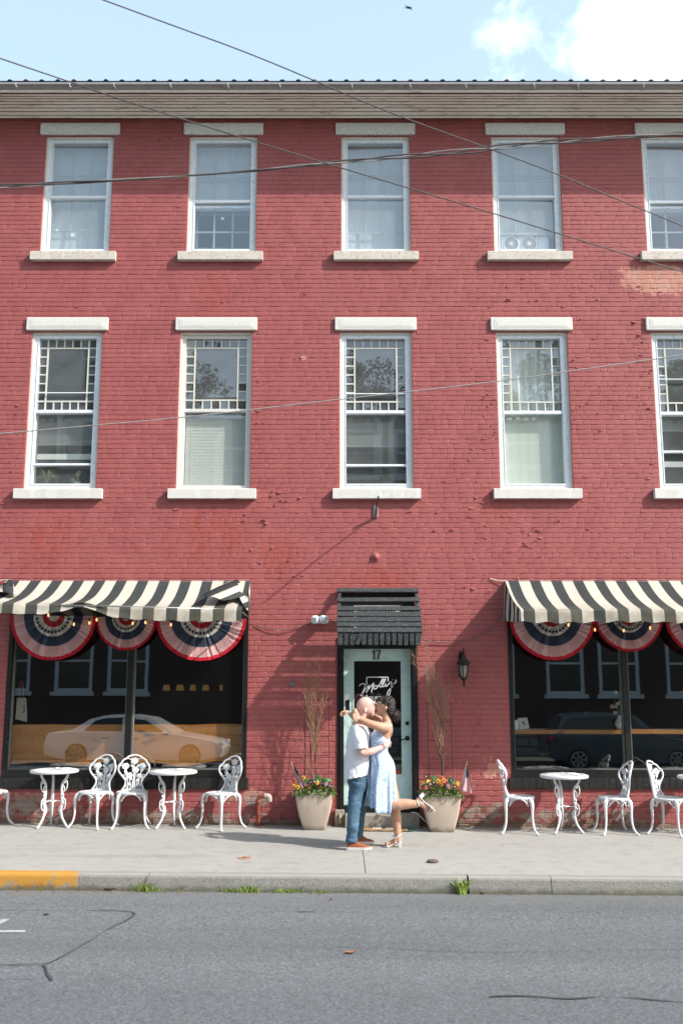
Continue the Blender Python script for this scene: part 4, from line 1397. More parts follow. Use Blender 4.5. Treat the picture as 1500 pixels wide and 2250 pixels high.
# ------------------------------------------------------------------ bunting fans
def radial(name, f):
    t = NT(name); p = t.pos('obj'); X, Y, Z = t.xyz(p)
    r = t.math('SQRT', t.math('ADD', t.math('MULTIPLY', X, X), t.math('MULTIPLY', Z, Z)))
    f(t, r, p); t.set(Roughness=.8); t.bsdf.inputs['Specular IOR Level'].default_value = .2
    t.bump(t.noise(90, 2), .2, .003)
    return t.mat
RAD = .565
def stripes(t, r, p):
    ph = t.math('FRACT', t.math('DIVIDE', r, RAD * .0235))
    m = t.ramp(t.math('ABSOLUTE', t.math('SUBTRACT', ph, .5)), .21, .30)
    t.col(t.mix(m, S1(222, 206, 202), S1(168, 44, 60)))
M['b_red'] = simple('bunting_red', S1(176, 30, 46), .8, .08, 20, spec=.2)
M['b_red2'] = simple('bunting_red_light', S1(190, 58, 62), .8, .10, 20, spec=.2)
M['b_white'] = simple('bunting_white', S1(226, 220, 212), .85, .05, 20, spec=.2)
M['b_blue'] = simple('bunting_blue', S1(58, 66, 84), .8, .15, 24, spec=.3)
M['b_stripe'] = radial('bunting_stripes', stripes)
M['b_star'] = simple('bunting_star', S(22, 24, 38), .8, .1, 20)
star = MB()
sp = []
for k in range(10):
    a = math.pi / 2 + k * math.pi / 5; r = .031 if k % 2 == 0 else .0125
    sp.append((r * math.cos(a), r * math.sin(a)))
star.prism(sp, -.0015, .0015)
star_me = star.mesh('star', M['b_star'])
def bunting():
    root = thing('bunting', 'x', 'bunting', (0, 0, 0), 'pleated bunting fans under the awnings')
    NP = 96
    rr = random.Random(5)
    ph = [rr.random() for _ in range(200)]
    def pt(r, a):
        k = a / math.pi * NP
        i = int(k) % NP
        amp = .004 + .016 * r / RAD
        y = amp * (1 if i % 2 else -1) * (.6 + .4 * ph[i]) * (.35 if r > RAD * .9 else .6 if r > RAD * .67 else 1)
        sag = .02 * math.sin(a * 3 + 1) * r / RAD
        rad = r * (1 + .006 * math.sin(i * 2.1))
        return Vector((-rad * math.cos(a), y + sag - .03 * (r / RAD), -rad * math.sin(a)))
    for (r0, r1, m, nm, lift) in [(.0, .135, M['b_white'], 'white_centre', 0), (.128, .265, M['b_red2'], 'red_band', .002), (.26, .475, M['b_white'], 'star_band', .004),
                           (.468, .69, M['b_blue'], 'blue_band', .006), (.685, .925, M['b_stripe'], 'striped_band', .004), (.922, 1.0, M['b_red'], 'red_border', .002)]:
        b = MB(); K = 3
        for i in range(NP + 1):
            a = math.pi * i / NP
            for k in range(K + 1):
                r = RAD * (r0 + (r1 - r0) * k / K)
                q = pt(max(r, .002), min(a, math.pi - 1e-6)); q.y -= lift
                b.v.append(q)
        for i in range(NP):
            for k in range(K):
                b.f.append([i*(K+1) + k, (i+1)*(K+1) + k, (i+1)*(K+1) + k + 1, i*(K+1) + k + 1]); b.m.append(0)
        b.build(nm, m, root, True, local=True, fix=False)
    for k in range(13):
        a = R(12) + R(156) * k / 12
        r = RAD * .375
        o = link_mesh('star', star_me, root, (-r * math.cos(a), -.035 - .01, -r * math.sin(a)))
        o.rotation_euler = (R(4) * math.sin(k), R(8) * math.sin(k * 2.3), 0)
    return root
proto = bunting()
BL = ['red white and blue bunting fan at the left end of the left shop window', 'smaller shaded bunting fan between two others over the left window mullion',
      'partly sunlit bunting fan at the right end of the left shop window', 'bunting fan at the left end of the right shop window',
      'smaller bunting fan over the right window mullion', 'bunting fan cut off by the right edge of the photo']
for k, (px, hw, ptop, pbot, Y) in enumerate([(117, 95, 1353, 1451, -.10), (277, 68, 1355, 1429, -.06), (442, 100, 1357, 1452, -.10), (1213, 95, 1352, 1451, -.10), (1381, 75, 1354, 1432, -.06), (1553, 93, 1352, 1446, -.10)]):
    o = proto if k == 0 else copy_tree(proto)
    o.location = (WX(px, 1400, Y), Y, WZ(ptop, Y))
    xs_ = (WX(px + hw, 1400, Y) - WX(px, 1400, Y)) / RAD; zs = (WZ(ptop, Y) - WZ(pbot, Y)) / RAD
    o.scale = (xs_, 1, zs); o.rotation_euler = (0, R([.5, -1, 1.2, 0, .6, -.5][k]), 0)
    o['label'] = BL[k]

# ------------------------------------------------------------------ festoon lights
M['bulb'] = emitter('warm_bulb', S(255, 196, 120), 1.1)
M['cable'] = simple('dark_cable', S(40, 42, 40), .6, .1, 10)
for lab, ptsx, bulbs in [('string of small warm bulbs along the left window bunting', [(18, 1352), (70, 1346), (107, 1343), (150, 1355), (163, 1362), (197, 1359), (213, 1352), (250, 1354), (292, 1361), (320, 1359), (376, 1364), (430, 1362), (490, 1366), (542, 1358)],
                          [(107, 1350), (163, 1370), (197, 1367), (213, 1360), (292, 1368), (320, 1366), (376, 1371)]),
                         ('string of small warm bulbs along the right window bunting', [(1118, 1362), (1180, 1366), (1248, 1364), (1306, 1374), (1340, 1372), (1369, 1376), (1427, 1370), (1480, 1368), (1560, 1372), (1640, 1364)],
                          [(1248, 1371), (1306, 1382), (1369, 1384), (1427, 1378), (1555, 1380)])]:
    Y = -.17
    r = thing('string_light', lab, 'string light', P(*ptsx[0], Y), 'festoon lights under the awnings')
    MB().tube([P(x, y, Y) for x, y in ptsx], .004, 5, smooth=4).build('cable', M['cable'], r)
    for (x, y) in bulbs:
        c = P(x, y, Y)
        MB().lathe([(.0, .045), (.010, .045), (.011, .015), (.008, .012)], c, 8).build('socket', M['cable'], r, True)
        MB().lathe([(.008, .012), (.012, -.003), (.014, -.015), (.008, -.030), (.0, -.035)], c, 10).build('bulb', M['bulb'], r, True)

# ------------------------------------------------------------------ things fixed to the wall
# twin floodlight with its cables
c = P(701, 1362, -.02)
fl = thing('floodlight', 'small white twin head security floodlight left of the black door hood', 'floodlight', c)
MB().lathe([(.0, .0), (.05, .0), (.05, -.03), (.03, -.045), (.0, -.045)], c, 16, axis='Y').build('base', M['alu'], fl, True)
lens = simple('frosted_lens', S(196, 204, 206), .25, .03, 6)
for (px, py, rot, sz) in ((692, 1361.5, -14, (.046, .05, .052)), (711, 1361, 18, (.052, .05, .055))):
    q = P(px, py, -.12)
    b = MB().bbox(-sz[0], sz[0], -sz[1], sz[1], -sz[2], sz[2], .022)
    b.xform(Matrix.Translation(q) @ Matrix.Rotation(R(rot), 4, 'Z') @ Matrix.Rotation(R(12), 4, 'X'))
    h = b.build('lamp_head', M['alu'], fl, 'auto')
    b = MB().bbox(-sz[0] * .8, sz[0] * .8, -sz[1] - .004, -sz[1] + .01, -sz[2] * .8, sz[2] * .8, .012)
    b.xform(Matrix.Translation(q) @ Matrix.Rotation(R(rot), 4, 'Z') @ Matrix.Rotation(R(12), 4, 'X'))
    b.build('lens', lens, h)
    MB().tube([c + Vector((0, -.04, 0)), q + Vector((0, .03, 0))], .012, 8).build('arm', M['alu'], fl)
M['grey_cable'] = simple('grey_cable', S(96, 96, 94), .6, .1, 10)
def wall_cable(name, pts, r, lab, mat=None, Y=-.03, group='cables along the facade'):
    root_loc = P(pts[0][0], pts[0][1], Y)
    b = MB().tube([P(p[0], p[1], -(p[2] if len(p) > 2 else -Y)) for p in pts], r, 6, smooth=6)
    return tag(b.build(name, mat or M['grey_cable'], None, True), lab, 'cable', group)
wall_cable('cable', [(560, 1373, .02), (578, 1378, .03), (610, 1384.5, .04), (650, 1380, .03), (690, 1364, .02)], .006, 'thin grey cable drooping from the left shop window to the floodlight')
wall_cable('cable', [(720, 1360, .02), (735, 1367, .02), (745, 1374, .03)], .005, 'short grey cable from the floodlight to the black hood')
wall_cable('cable', [(926, 1403, .1), (950, 1409, .04), (990, 1412, .03), (1040, 1402, .03), (1080, 1377, .03), (1103, 1352, .05)], .006, 'thin grey cable drooping from the black hood to the right awning')
wall_cable('cord', [(1076, 1271, .02), (1092, 1275, .03), (1112, 1277, .05)], .006, 'short white cord end at the top corner of the right awning', M['white_trim'])
wall_cable('cord', [(-30, 1285, .04), (-2, 1276, .03), (26, 1273, .05)], .006, 'short white cord at the torn top corner of the left awning', M['white_trim'])

# wall lantern
lc = P(1016, 1465, -.02)
lan = thing('wall_lantern', 'black cast iron carriage lantern with seeded glass right of the door', 'wall lantern', lc)
M['iron'] = simple('black_iron', S(36, 38, 40), .5, .2, 20, metal=.4, dirt=S(80, 80, 76), dirt_amt=.3)
zt, zbm = WZ(1428), WZ(1491)
b = MB().bbox(lc.x - .052, lc.x + .012, -.03, -.001, WZ(1488), WZ(1436), .012)
b.build('back_plate', M['iron'], lan)
lx = P(1018, 1470, -.16).x
b = MB().tube([(lc.x - .02, -.03, WZ(1447)), (lc.x - .01, -.08, WZ(1438)), (lx - .02, -.13, WZ(1434)), (lx, -.16, WZ(1440)), (lx, -.16, WZ(1449, -.16))], .011, 8, smooth=4)
b.tube([(lc.x - .03, -.04, WZ(1441)), (lc.x - .045, -.07, WZ(1436)), (lc.x - .03, -.1, WZ(1432)), (lc.x - .01, -.085, WZ(1437))], .009, 7, smooth=4)
b.ball((lx, -.16, WZ(1435, -.16)), .022, 10)
b.build('scroll_arm', M['iron'], lan, True)
Z = lambda py: WZ(py, -.16)
MB().lathe([(.006, Z(1424)), (.012, Z(1428)), (.006, Z(1434)), (.02, Z(1440)), (.045, Z(1449)), (.066, Z(1454)), (.088, Z(1456)), (.090, Z(1459)), (.07, Z(1460))], (lx, -.16, 0), 18).build('cap', M['iron'], lan, 'auto')
cage = MB()
for k in range(6):
    a = R(15) + k * math.pi / 3
    cage.tube([(lx + .068 * math.cos(a), -.16 + .068 * math.sin(a), Z(1459)), (lx + .066 * math.cos(a), -.16 + .066 * math.sin(a), Z(1476)), (lx + .035 * math.cos(a), -.16 + .035 * math.sin(a), Z(1490))], .005, 6)
cage.lathe([(.040, Z(1489)), (.042, Z(1491)), (.028, Z(1494)), (.012, Z(1497)), (.016, Z(1500)), (.014, Z(1504)), (.004, Z(1509)), (.0, Z(1510))], (lx, -.16, 0), 14)
cage.build('cage', M['iron'], lan, 'auto')
tg_ = NT('seeded_glass'); tg_.col(tg_.mix(tg_.noise(60, 3), S(120, 116, 104), S(176, 166, 146))); tg_.set(Roughness=.25)
tg_.bump(tg_.voro(50), .6, .01)
MB().lathe([(.060, Z(1460)), (.060, Z(1474)), (.048, Z(1483)), (.032, Z(1489))], (lx, -.16, 0), 18).build('lamp_glass', tg_.mat, lan, True)

# flag bracket, tie-rod washer, hook
c = P(825, 1126, 0)
fb = thing('flagpole_bracket', 'steel bracket with a rusty rod pointing out above the door hood', 'bracket', c)
MB().bbox(c.x - .032, c.x + .032, -.03, -.001, WZ(1139), WZ(1109), .012).build('plate', M['steel'], fb)
tip = P(831, 1091, -.78)
MB().tube([Vector((c.x, -.03, WZ(1132))), c.lerp(tip, .5), tip], .011, 8).build('rod', simple('rusty_rod', S(84, 62, 56), .7, .2, 30), fb, True)
MB().tube([Vector((c.x, -.03, WZ(1136))), Vector((c.x + .005, -.15, WZ(1120)))], .018, 8).build('socket', M['steel'], fb, True)
c = P(825, 1224, 0)
MBt = MB().lathe([(.064, -.003), (.064, -.016), (.05, -.024), (.046, -.020), (.034, -.034), (.022, -.040), (.014, -.056), (.0, -.060)], c, 24, axis='Y')
t = thing('tie_rod_washer', 'round red painted tie rod washer on the brick above the door hood', 'washer', c)
MBt.build('washer', M['brick'], t, 'auto')
c = P(643, 1500, 0)
t = thing('wall_hook', 'small grey metal hook plate on the brick left of the door', 'hook', c)
MB().bbox(c.x - .03, c.x + .03, -.014, -.008, WZ(1508), WZ(1499), .003).build('plate', M['steel'], t)
MB().bbox(c.x - .018, c.x + .018, -.013, -.0085, WZ(1499) + .002, WZ(1491), .003).build('tab', simple('grey_tab', S(120, 106, 104), .6, .1), t)
MB().tube([(c.x - .012, -.015, WZ(1505)), (c.x, -.04, WZ(1507)), (c.x + .012, -.015, WZ(1505))], .004, 6, smooth=3).build('hook', M['dark_metal'], t)
# things at the left door jamb
c = P(763, 1545, -.03)
t = thing('mailbox', 'narrow black mailbox with a white envelope tucked in beside the door', 'mailbox', P(763, 1560, -.02))
MB().bbox(c.x - .028, c.x + .028, -.075, -.022, WZ(1562, -.05), WZ(1537, -.05), .006).build('box', M['black_wood'], t)
MB().add([P(757, 1541, -.08), P(766, 1536, -.085), P(767, 1524, -.085), P(756, 1526, -.08)], [(0, 1, 2, 3)]).build('envelope', M['white_trim'], t)
# pipes
M['rust_pipe'] = simple('rusty_red_pipe', S(150, 78, 58), .6, .2, 12, dirt=S(110, 66, 50), dirt_amt=.6)
c = P(567, 1808, -.10)
t = thing('standpipe', 'rusty red pipe standing against the wall with a pale elbow', 'pipe', (c.x, -.10, gz(c.x)))
ztp = WZ(1757, -.1)
b = MB().tube([(c.x, -.10, gz(c.x)), (c.x, -.10, ztp)], .030, 14)
b.lathe([(.036, -.03), (.038, -.02), (.038, .01), (.034, .015)], (c.x, -.1, ztp - .02), 14)
b.build('pipe', M['rust_pipe'], t, 'auto')
b = MB().tube([(c.x, -.10, ztp - .01), (c.x + .015, -.10, ztp + .035), (c.x + .05, -.10, ztp + .045), (c.x + .075, -.10, ztp + .045)], .027, 12, smooth=3)
b.build('bend', M['rust_pipe'], t, True)
b = MB().tube([(c.x + .072, -.10, ztp + .045), (c.x + .118, -.10, ztp + .045), (c.x + .140, -.10, ztp + .030), (c.x + .148, -.10, ztp - .03)], [.034, .036, .036, .034], 14, smooth=3)
b.build('elbow', simple('pale_elbow', S(206, 180, 172), .6, .08, 14), t, True)
c = P(747, 1800, -.03)
t = thing('drain_stub', 'short cream plastic pipe stub under the left door jamb', 'pipe', (c.x, -.065, WZ(1809, -.065)))
MB().tube([(c.x, -.065, WZ(1809, -.065)), (c.x, -.065, WZ(1788, -.065))], .013, 12).build('pipe', simple('cream_plastic', S(222, 206, 176), .5, .05), t)
wall_cable('extension_cord', [(903, 1785, .20), (915, 1787, .24), (926, 1797, .25), (938, 1808, .26), (944, 1812, .2)], .006, 'white extension cord running from the door to the right planter', M['white_trim'], group='extension cords')
b = MB().tube([G(1004, 1813) + Vector((0, 0, .008)), G(1018, 1812) + Vector((0, 0, .02)), G(1035, 1818) + Vector((0, 0, .008)), G(1042, 1815.5) + Vector((0, 0, .012)), G(1030, 1821) + Vector((0, 0, .008)), G(1004, 1819) + Vector((0, 0, .008))], .006, 6, smooth=5)
tag(b.build('extension_cord', M['white_trim'], None, True), 'loop of white extension cord lying right of the right planter', 'cord', 'extension cords')
# door mat
mq = [G(782, 1826, .015), G(884, 1827, .015), G(905, 1825.5, .015)]
t = thing('door_mat', 'tan coir door mat with green fringed ends and pale script', 'door mat', G(842, 1820))
mx0, mx1 = G(786, 1822).x, G(892, 1822).x; my0, my1 = G(840, 1827.5).y, -.215
b = MB(); rings = []
for i in range(25):
    f = i / 24; x = mx0 + (mx1 - mx0) * f
    w = .010 * abs(math.sin(f * 11)); g = gz(x)
    rings.append([(x, my0, g + .002 + w), (x, my1, g + .002), (x, my1, g + .018), (x, my0, g + .016 + w)])
b.loft(rings); b.build('coir', simple('coir', S(176, 136, 96), .95, .15, 40, bump=.8, bscale=150), t, True)
gm = simple('green_fringe', S(96, 148, 126), .95, .2, 40, bump=.8, bscale=150)
for (xa, xb) in ((mx0 - .03, mx0 - .002), (mx1 + .002, mx1 + .085)):
    b = MB()
    for k in range(26):
        y = my0 + (my1 - my0) * k / 25; x = xa if xa < mx0 - .01 else xb; x2 = xb if xa < mx0 - .01 else xa
        xe = x + (rnd() - .5) * .02
        b.add([(x2, y, gz(x2) + .017), (x2, y + .011, gz(x2) + .017), (xe, y + .012, gz(xe) + .004 + rnd() * .01), (xe, y - .002, gz(xe) + .004 + rnd() * .01)], [(0, 1, 2, 3)])
    o = b.build('fringe', gm, t, fix=False); o['kind'] = 'stuff'
b = MB()
def mp(u, v): x = mx0 + (mx1 - mx0) * u; return Vector((x, my0 + (my1 - my0) * (.25 + .5 * v), gz(x) + .0235))
for u0 in (.30, .35, .40, .44, .56, .60, .64, .68, .72):
    b.tube([mp(u0, 0), mp(u0 + .03, .5), mp(u0 + .035, .95)], .007, 5)
b.build('script', M['vinyl'], t)

# ------------------------------------------------------------------ planters
pm = NT('planter_concrete')
p_ = pm.pos(); X, Y, Z = pm.xyz(p_)
cc = pm.mix(pm.noise(3.5, 5, .6), S1(172, 156, 141), S1(188, 172, 158))
stk = pm.ramp(pm.noise(1.0, 5, .7, pm.scaled(p_, (22, 22, 1.2))), .45, .72)
cc = pm.mix(pm.math('MULTIPLY', pm.math('MULTIPLY', stk, pm.ramp(Z, .12, .46)), .75), cc, S1(92, 88, 86))
cc = pm.mix(pm.math('MULTIPLY', pm.ramp(pm.math('ADD', Z, pm.math('MULTIPLY', pm.noise(9, 4), .12)), .14, .05), .75), cc, S1(84, 72, 60))
pm.col(cc); pm.set(Roughness=.8); pm.bump(pm.noise(60, 4), .25, .005)
M['planter'] = pm.mat
M['soil'] = simple('potting_soil', S(62, 48, 38), .95, .3, 30, bump=.8)
def leaf_mat(name, c):
    t = NT(name); t.col(t.mix(t.noise(18, 3), tuple(x * .7 for x in c), tuple(min(1, x * 1.35) for x in c)))
    t.set(Roughness=.5); t.bsdf.inputs['Specular IOR Level'].default_value = .3
    t.bsdf.inputs['Subsurface Weight'].default_value = 0
    return t.mat
M['leaf'] = leaf_mat('pansy_leaf', S(96, 132, 52))
M['leaf2'] = leaf_mat('dark_leaf', S(66, 112, 56))
M['petal_y'] = simple('yellow_petal', S(238, 184, 44), .7, .08, 30)
M['petal_o'] = simple('orange_petal', S(226, 130, 70), .7, .1, 30)
M['petal_r'] = simple('rose_petal', S(196, 76, 84), .7, .1, 30)
M['petal_p'] = simple('purple_petal', S(52, 30, 70), .7, .15, 30)
M['petal_w'] = simple('mauve_petal', S(186, 160, 186), .7, .1, 30)
M['petal_d'] = simple('dark_eye', S(60, 26, 26), .8, .1, 30)
def pansy_mesh(m):
    b = MB()
    for k, (a, s_) in enumerate([(90 + 32, 1.05), (90 - 32, 1.05), (190, .95), (-10, .95), (270, 1.2)]):
        a = R(a); c = Vector((math.cos(a) * .017, -.001 * k, math.sin(a) * .017))
        n = 9
        vs = [c + Vector((0, -.004, 0))] + [c + Vector((.017 * s_ * math.cos(2*math.pi*j/n), .003 * math.cos(4*math.pi*j/n), .016 * s_ * math.sin(2*math.pi*j/n))) for j in range(n)]
        b.add(vs, [(0, 1 + j, 1 + (j+1) % n) for j in range(n)], 0)
    b.lathe([(.011, -.010), (.006, -.012), (.0, -.012)], (0, 0, -.003), 8, 1, 'Y')
    return b.mesh('pansy', [M[m], M['petal_d'] if m != 'petal_p' else M['petal_y']])
PANSY = {k: pansy_mesh('petal_' + k) for k in 'yorpw'}
TWIG = simple('willow_twig', S1(136, 110, 90), .8, .2, 20)
TWIG2 = simple('willow_twig_red', S1(146, 96, 70), .8, .2, 20)
TRUNK = simple('twig_stem', S(92, 76, 62), .9, .2, 20, bump=.4)

def planter(pxl, pxr, pyt, pxbl, pxbr, pyb, Yc, lab):
    base = G((pxbl + pxbr) / 2, pyb)
    yf = base.y                                   # front bottom edge
    hb = (G(pxbr, pyb).x - G(pxbl, pyb).x) / 2
    yc = yf + hb
    xc = base.x
    ht = (WX(pxr, pyt, yc - hb - .06) - WX(pxl, pyt, yc - hb - .06)) / 2
    zt = P(750, pyt, yc - ht).z - 0; z0 = gz(xc)
    root = thing('planter', lab, 'planter', (xc, yc, z0), 'tall tapered planters flanking the door')
    prof = []
    for t in [0, .08, .2, .35, .5, .65, .8, .92, 1.0]:
        h = hb + (ht - hb) * (1 - (1 - t) ** 1.65)
        prof.append((h, z0 + .002 + (zt - z0) * t))
    def ring(h, z, r=.028):
        out = []
        for (cx, cy, a0) in ((1, 1, 0), (-1, 1, 90), (-1, -1, 180), (1, -1, 270)):
            for k in range(4):
                a = R(a0 + 30 * k)
                out.append((xc + cx * (h - r) + r * math.cos(a), yc + cy * (h - r) + r * math.sin(a), z))
        return out
    rings = [ring(h, z) for h, z in prof] + [ring(ht - .028, zt + .0), ring(ht - .030, zt - .055)]
    MB().loft(rings).build('pot', M['planter'], root, 'auto')
    b = MB().loft([ring(ht - .031, zt - .06), ring(ht - .031, zt - .045)]); b.build('soil', M['soil'], root)
    return root, xc, yc, zt, ht
PLs = [planter(649, 731, 1743, 667, 713, 1824.5, -.3, 'tapered concrete planter of pansies left of the door, streaked grey'),
       planter(928, 1010, 1747, 946, 997, 1829, -.3, 'tapered concrete planter of pansies right of the door, behind the raised foot')]

def foliage(root, xc, yc, zt, ht, name, lab, seed, flowers, tall):
    rr = random.Random(seed)
    fl = thing(name, lab, 'flowers', (xc, yc, zt - .045), 'pansies in the planters')
    b = MB(); b2 = MB()
    def leafquad(bb, p, d, up, L, W):
        d = d.normalized(); s_ = d.cross(up); s_ = s_.normalized() if s_.length > .01 else Vector((1, 0, 0))
        bend = up * (-.12 * L)
        bb.add([p, p + d * L * .35 + s_ * W + up * .1 * L, p + d * L * .75 + s_ * W * .7, p + d * L + bend, p + d * L * .75 - s_ * W * .7, p + d * L * .35 - s_ * W + up * .1 * L], [(0, 1, 2, 3), (0, 3, 4, 5)])
    for k in range(430):
        x = (rr.random() * 2 - 1) * (ht + .015); y = (rr.random() * 2 - 1) * (ht + .012)
        e = max(abs(x), abs(y)) / ht
        z = zt - .03 + rr.random() * (.115 - .085 * e ** 3) + (0.03 if abs(x) < .1 else 0)
        d = Vector((x * 2 + (rr.random() - .5), y * 2 - .2 + (rr.random() - .5), rr.random() * .8 - .05 - .35 * (e > .9)))
        leafquad(b, Vector((xc + x, yc + y, z)), d, Vector((0, 0, 1)), .035 + .03 * rr.random(), .008 + .006 * rr.random())
    for k in range(60):
        x = (rr.random() * 2 - 1) * ht; p = Vector((xc + x, yc - ht + .01, zt + .0)); 
        leafquad(b, p, Vector(((rr.random() - .5) * 1.4, -1, .2 - rr.random() * 1.1)), Vector((0, 0, 1)), .03 + .025 * rr.random(), .008)
    o = b.build('leaves', M['leaf'], fl, fix=False); o['kind'] = 'stuff'
    for (px, py, s_) in tall:
        q = P(px, py, yc - .02)
        bl = MB()
        n = 9
        for j in range(5):
            a = rr.random() * 6.28; c = q + Vector((rr.uniform(-.03, .03), rr.uniform(-.05, .03), rr.uniform(-.025, .025)))
            ax = Vector((rr.uniform(-.5, .5), -1, rr.uniform(.1, .9))).normalized(); u = ax.cross(Vector((0, 0, 1))).normalized(); w = u.cross(ax)
            vs = [c + ax * .006] + [c + (u * math.cos(2*math.pi*i/n) + w * math.sin(2*math.pi*i/n)) * s_ * (.8 + .25 * (i % 2)) for i in range(n)]
            bl.add(vs, [(0, 1 + i, 1 + (i+1) % n) for i in range(n)])
        bl.tube([q, Vector((q.x, yc, zt - .04))], .004, 5)
        bl.build('leaf_cluster', M['leaf2'], fl, fix=False)
    st = MB()
    for (px, py, kind) in flowers:
        Y = yc - ht * .75 + rr.uniform(-.06, .07)
        q = P(px, py, Y)
        o = link_mesh('pansy', PANSY[kind], fl, q - Vector(fl.location))
        o.rotation_euler = (R(-12 + rr.uniform(-14, 14)), R(rr.uniform(-20, 20)), R(rr.uniform(-32, 32)))
        s_ = rr.uniform(.72, .95); o.scale = (s_, s_, s_)
        st.tube([q + Vector((0, .01, -.005)), q + Vector((0, .03, -.04)), Vector((q.x * .8 + xc * .2, yc - .05, zt - .03))], .0022, 5)
    o = st.build('flower_stems', M['leaf'], fl)
    return fl
r0 = PLs[0]; r1 = PLs[1]
foliage(*r0, 'pansy_bed', 'yellow and purple pansies in the left planter', 3,
        [(645, 1727, 'y'), (654, 1729, 'y'), (660, 1731, 'y'), (666, 1709, 'y'), (697, 1720, 'y'), (680, 1724, 'w'), (690, 1717, 'p'), (683, 1718, 'p'), (706, 1721, 'p'), (716, 1722, 'w'), (724, 1726, 'p'), (678, 1728, 'o'), (702, 1724, 'r'), (648, 1717, 'o'), (728, 1728, 'p')],
        [(698, 1709, .030), (709, 1716, .028), (720, 1716, .030), (690, 1738, .034), (672, 1716, .022), (684, 1714, .022)])
foliage(*r1, 'pansy_bed', 'orange, rose and dark purple pansies in the right planter', 8,
        [(925, 1720, 'o'), (936, 1730, 'r'), (935, 1706, 'p'), (941, 1705, 'p'), (947, 1714, 'p'), (952, 1719, 'p'), (944, 1723, 'p'), (962, 1716, 'y'), (970, 1709, 'o'), (974, 1715, 'o'), (981, 1714, 'p'), (978, 1719, 'r'), (990, 1714, 'p'), (984, 1728, 'w'), (998, 1728, 'p'), (1005, 1722, 'y'), (1000, 1726, 'o'), (941, 1718, 'y'), (956, 1726, 'p'), (968, 1724, 'o')],
        [(985, 1712, .03), (995, 1717, .028), (950, 1711, .03), (932, 1724, .026)])

# bare twisted willow shrubs rising out of the planters
def willow(pc, pyb, spread, seed, lab, trunk, tips):
    rr = random.Random(seed)
    xc, yc, zt, ht = pc[1], pc[2], pc[3], pc[4]
    base = Vector((P(trunk[0][0], trunk[0][1], yc + .05).x, yc + .05, zt - .05))
    r = thing('bare_shrub', lab, 'bare shrub', base, 'bare twisted shrubs in the planters')
    for tr in trunk[1:]:
        pts = [base] + [P(x, y, yc + .05 + rr.uniform(-.02, .02)) for x, y in tr]
        MB().tube(pts, [.013 - .009 * i / (len(pts) - 1) for i in range(len(pts))], 7, smooth=4).build('stem', TRUNK, r, True)
    for k, (x0, y0, x1, y1) in enumerate(tips):
        n = 9; pts = []; rad = []
        a = P(x0, y0, yc + .05 + rr.uniform(-.05, .03)); b_ = P(x1, y1, yc + .05 + rr.uniform(-.12, .06))
        L = (b_ - a).length
        for i in range(n):
            t = i / (n - 1)
            w = Vector((rr.uniform(-1, 1), rr.uniform(-1, 1), rr.uniform(-.5, .5))) * .030 * min(1, 3 * t) * min(1.3, L)
            pts.append(a.lerp(b_, t) + w); rad.append(.0033 - .0021 * t)
        bb = MB().tube(pts, rad, 5, smooth=3)
        for s_ in range(3):
            i = rr.randrange(3, n - 1); q = pts[i]
            d = (pts[i+1] - pts[i]).normalized()
            e = q + d * .10 * rr.uniform(.6, 1.6) + Vector((rr.uniform(-.07, .07), rr.uniform(-.05, .05), rr.uniform(0, .06)))
            bb.tube([q, q.lerp(e, .5) + Vector((rr.uniform(-.012, .012), 0, 0)), e], [.0022, .0018, .001], 4)
        bb.build('branch', TWIG2 if (k % 3 == 1 and seed == 4) else TWIG, r, True)
    return r
rr_ = random.Random(21)
tips = []
for k in range(22):
    a = rr_.uniform(-1, 1)
    tips.append((692 + a * 9, rr_.uniform(1600, 1680), 690 + a * 24 + rr_.uniform(-8, 8), rr_.choice([1425, 1445, 1470, 1490, 1510, 1540])))
for k in range(16):
    a = rr_.uniform(-1, 1)
    tips.append((690 + a * 7, rr_.uniform(1560, 1620), 690 + a * 30 + rr_.uniform(-6, 6), rr_.choice([1470, 1500, 1520, 1550])))
tips += [(683, 1705, 645, 1600), (686, 1705, 658, 1590), (690, 1690, 712, 1590), (690, 1690, 716, 1610), (676, 1700, 650, 1640), (694, 1560, 689, 1420), (692, 1540, 704, 1428), (696, 1600, 716, 1500), (684, 1600, 661, 1540)]
willow(r0, 1740, 1, 4, 'bare twisted shrub with reddish twigs rising from the left planter',
       [(693, 1740), [(694, 1700), (692, 1670), (695, 1640), (692, 1600)], [(684, 1700), (683, 1670), (682, 1640), (684, 1610)]], tips)
tips = []
for k in range(24):
    a = rr_.uniform(0, 1)
    tips.append((968 + a * 10 - 5, rr_.uniform(1590, 1670), 915 + a * 62 + rr_.uniform(-5, 5), 1440 + 70 * a * a + rr_.uniform(-14, 50)))
for k in range(14):
    a = rr_.uniform(0, 1)
    tips.append((962 + a * 16, rr_.uniform(1540, 1600), 925 + a * 60 + rr_.uniform(-4, 4), 1420 + 80 * a + rr_.uniform(0, 40)))
tips += [(955, 1500, 936, 1418), (948, 1490, 930, 1410), (930, 1490, 903, 1436), (932, 1482, 903, 1455), (925, 1480, 912, 1440), (962, 1640, 938, 1560), (972, 1640, 988, 1500), (968, 1650, 950, 1610), (975, 1640, 986, 1580), (976, 1600, 984, 1540), (940, 1540, 926, 1500)]
willow(r1, 1747, 1, 9, 'bare twisted shrub leaning left from the right planter',
       [(973, 1745), [(972, 1700), (971, 1672), (965, 1640), (962, 1600)], [(972, 1690), (974, 1665), (979, 1630), (978, 1590)], [(970, 1672), (962, 1655), (956, 1635)]], tips)

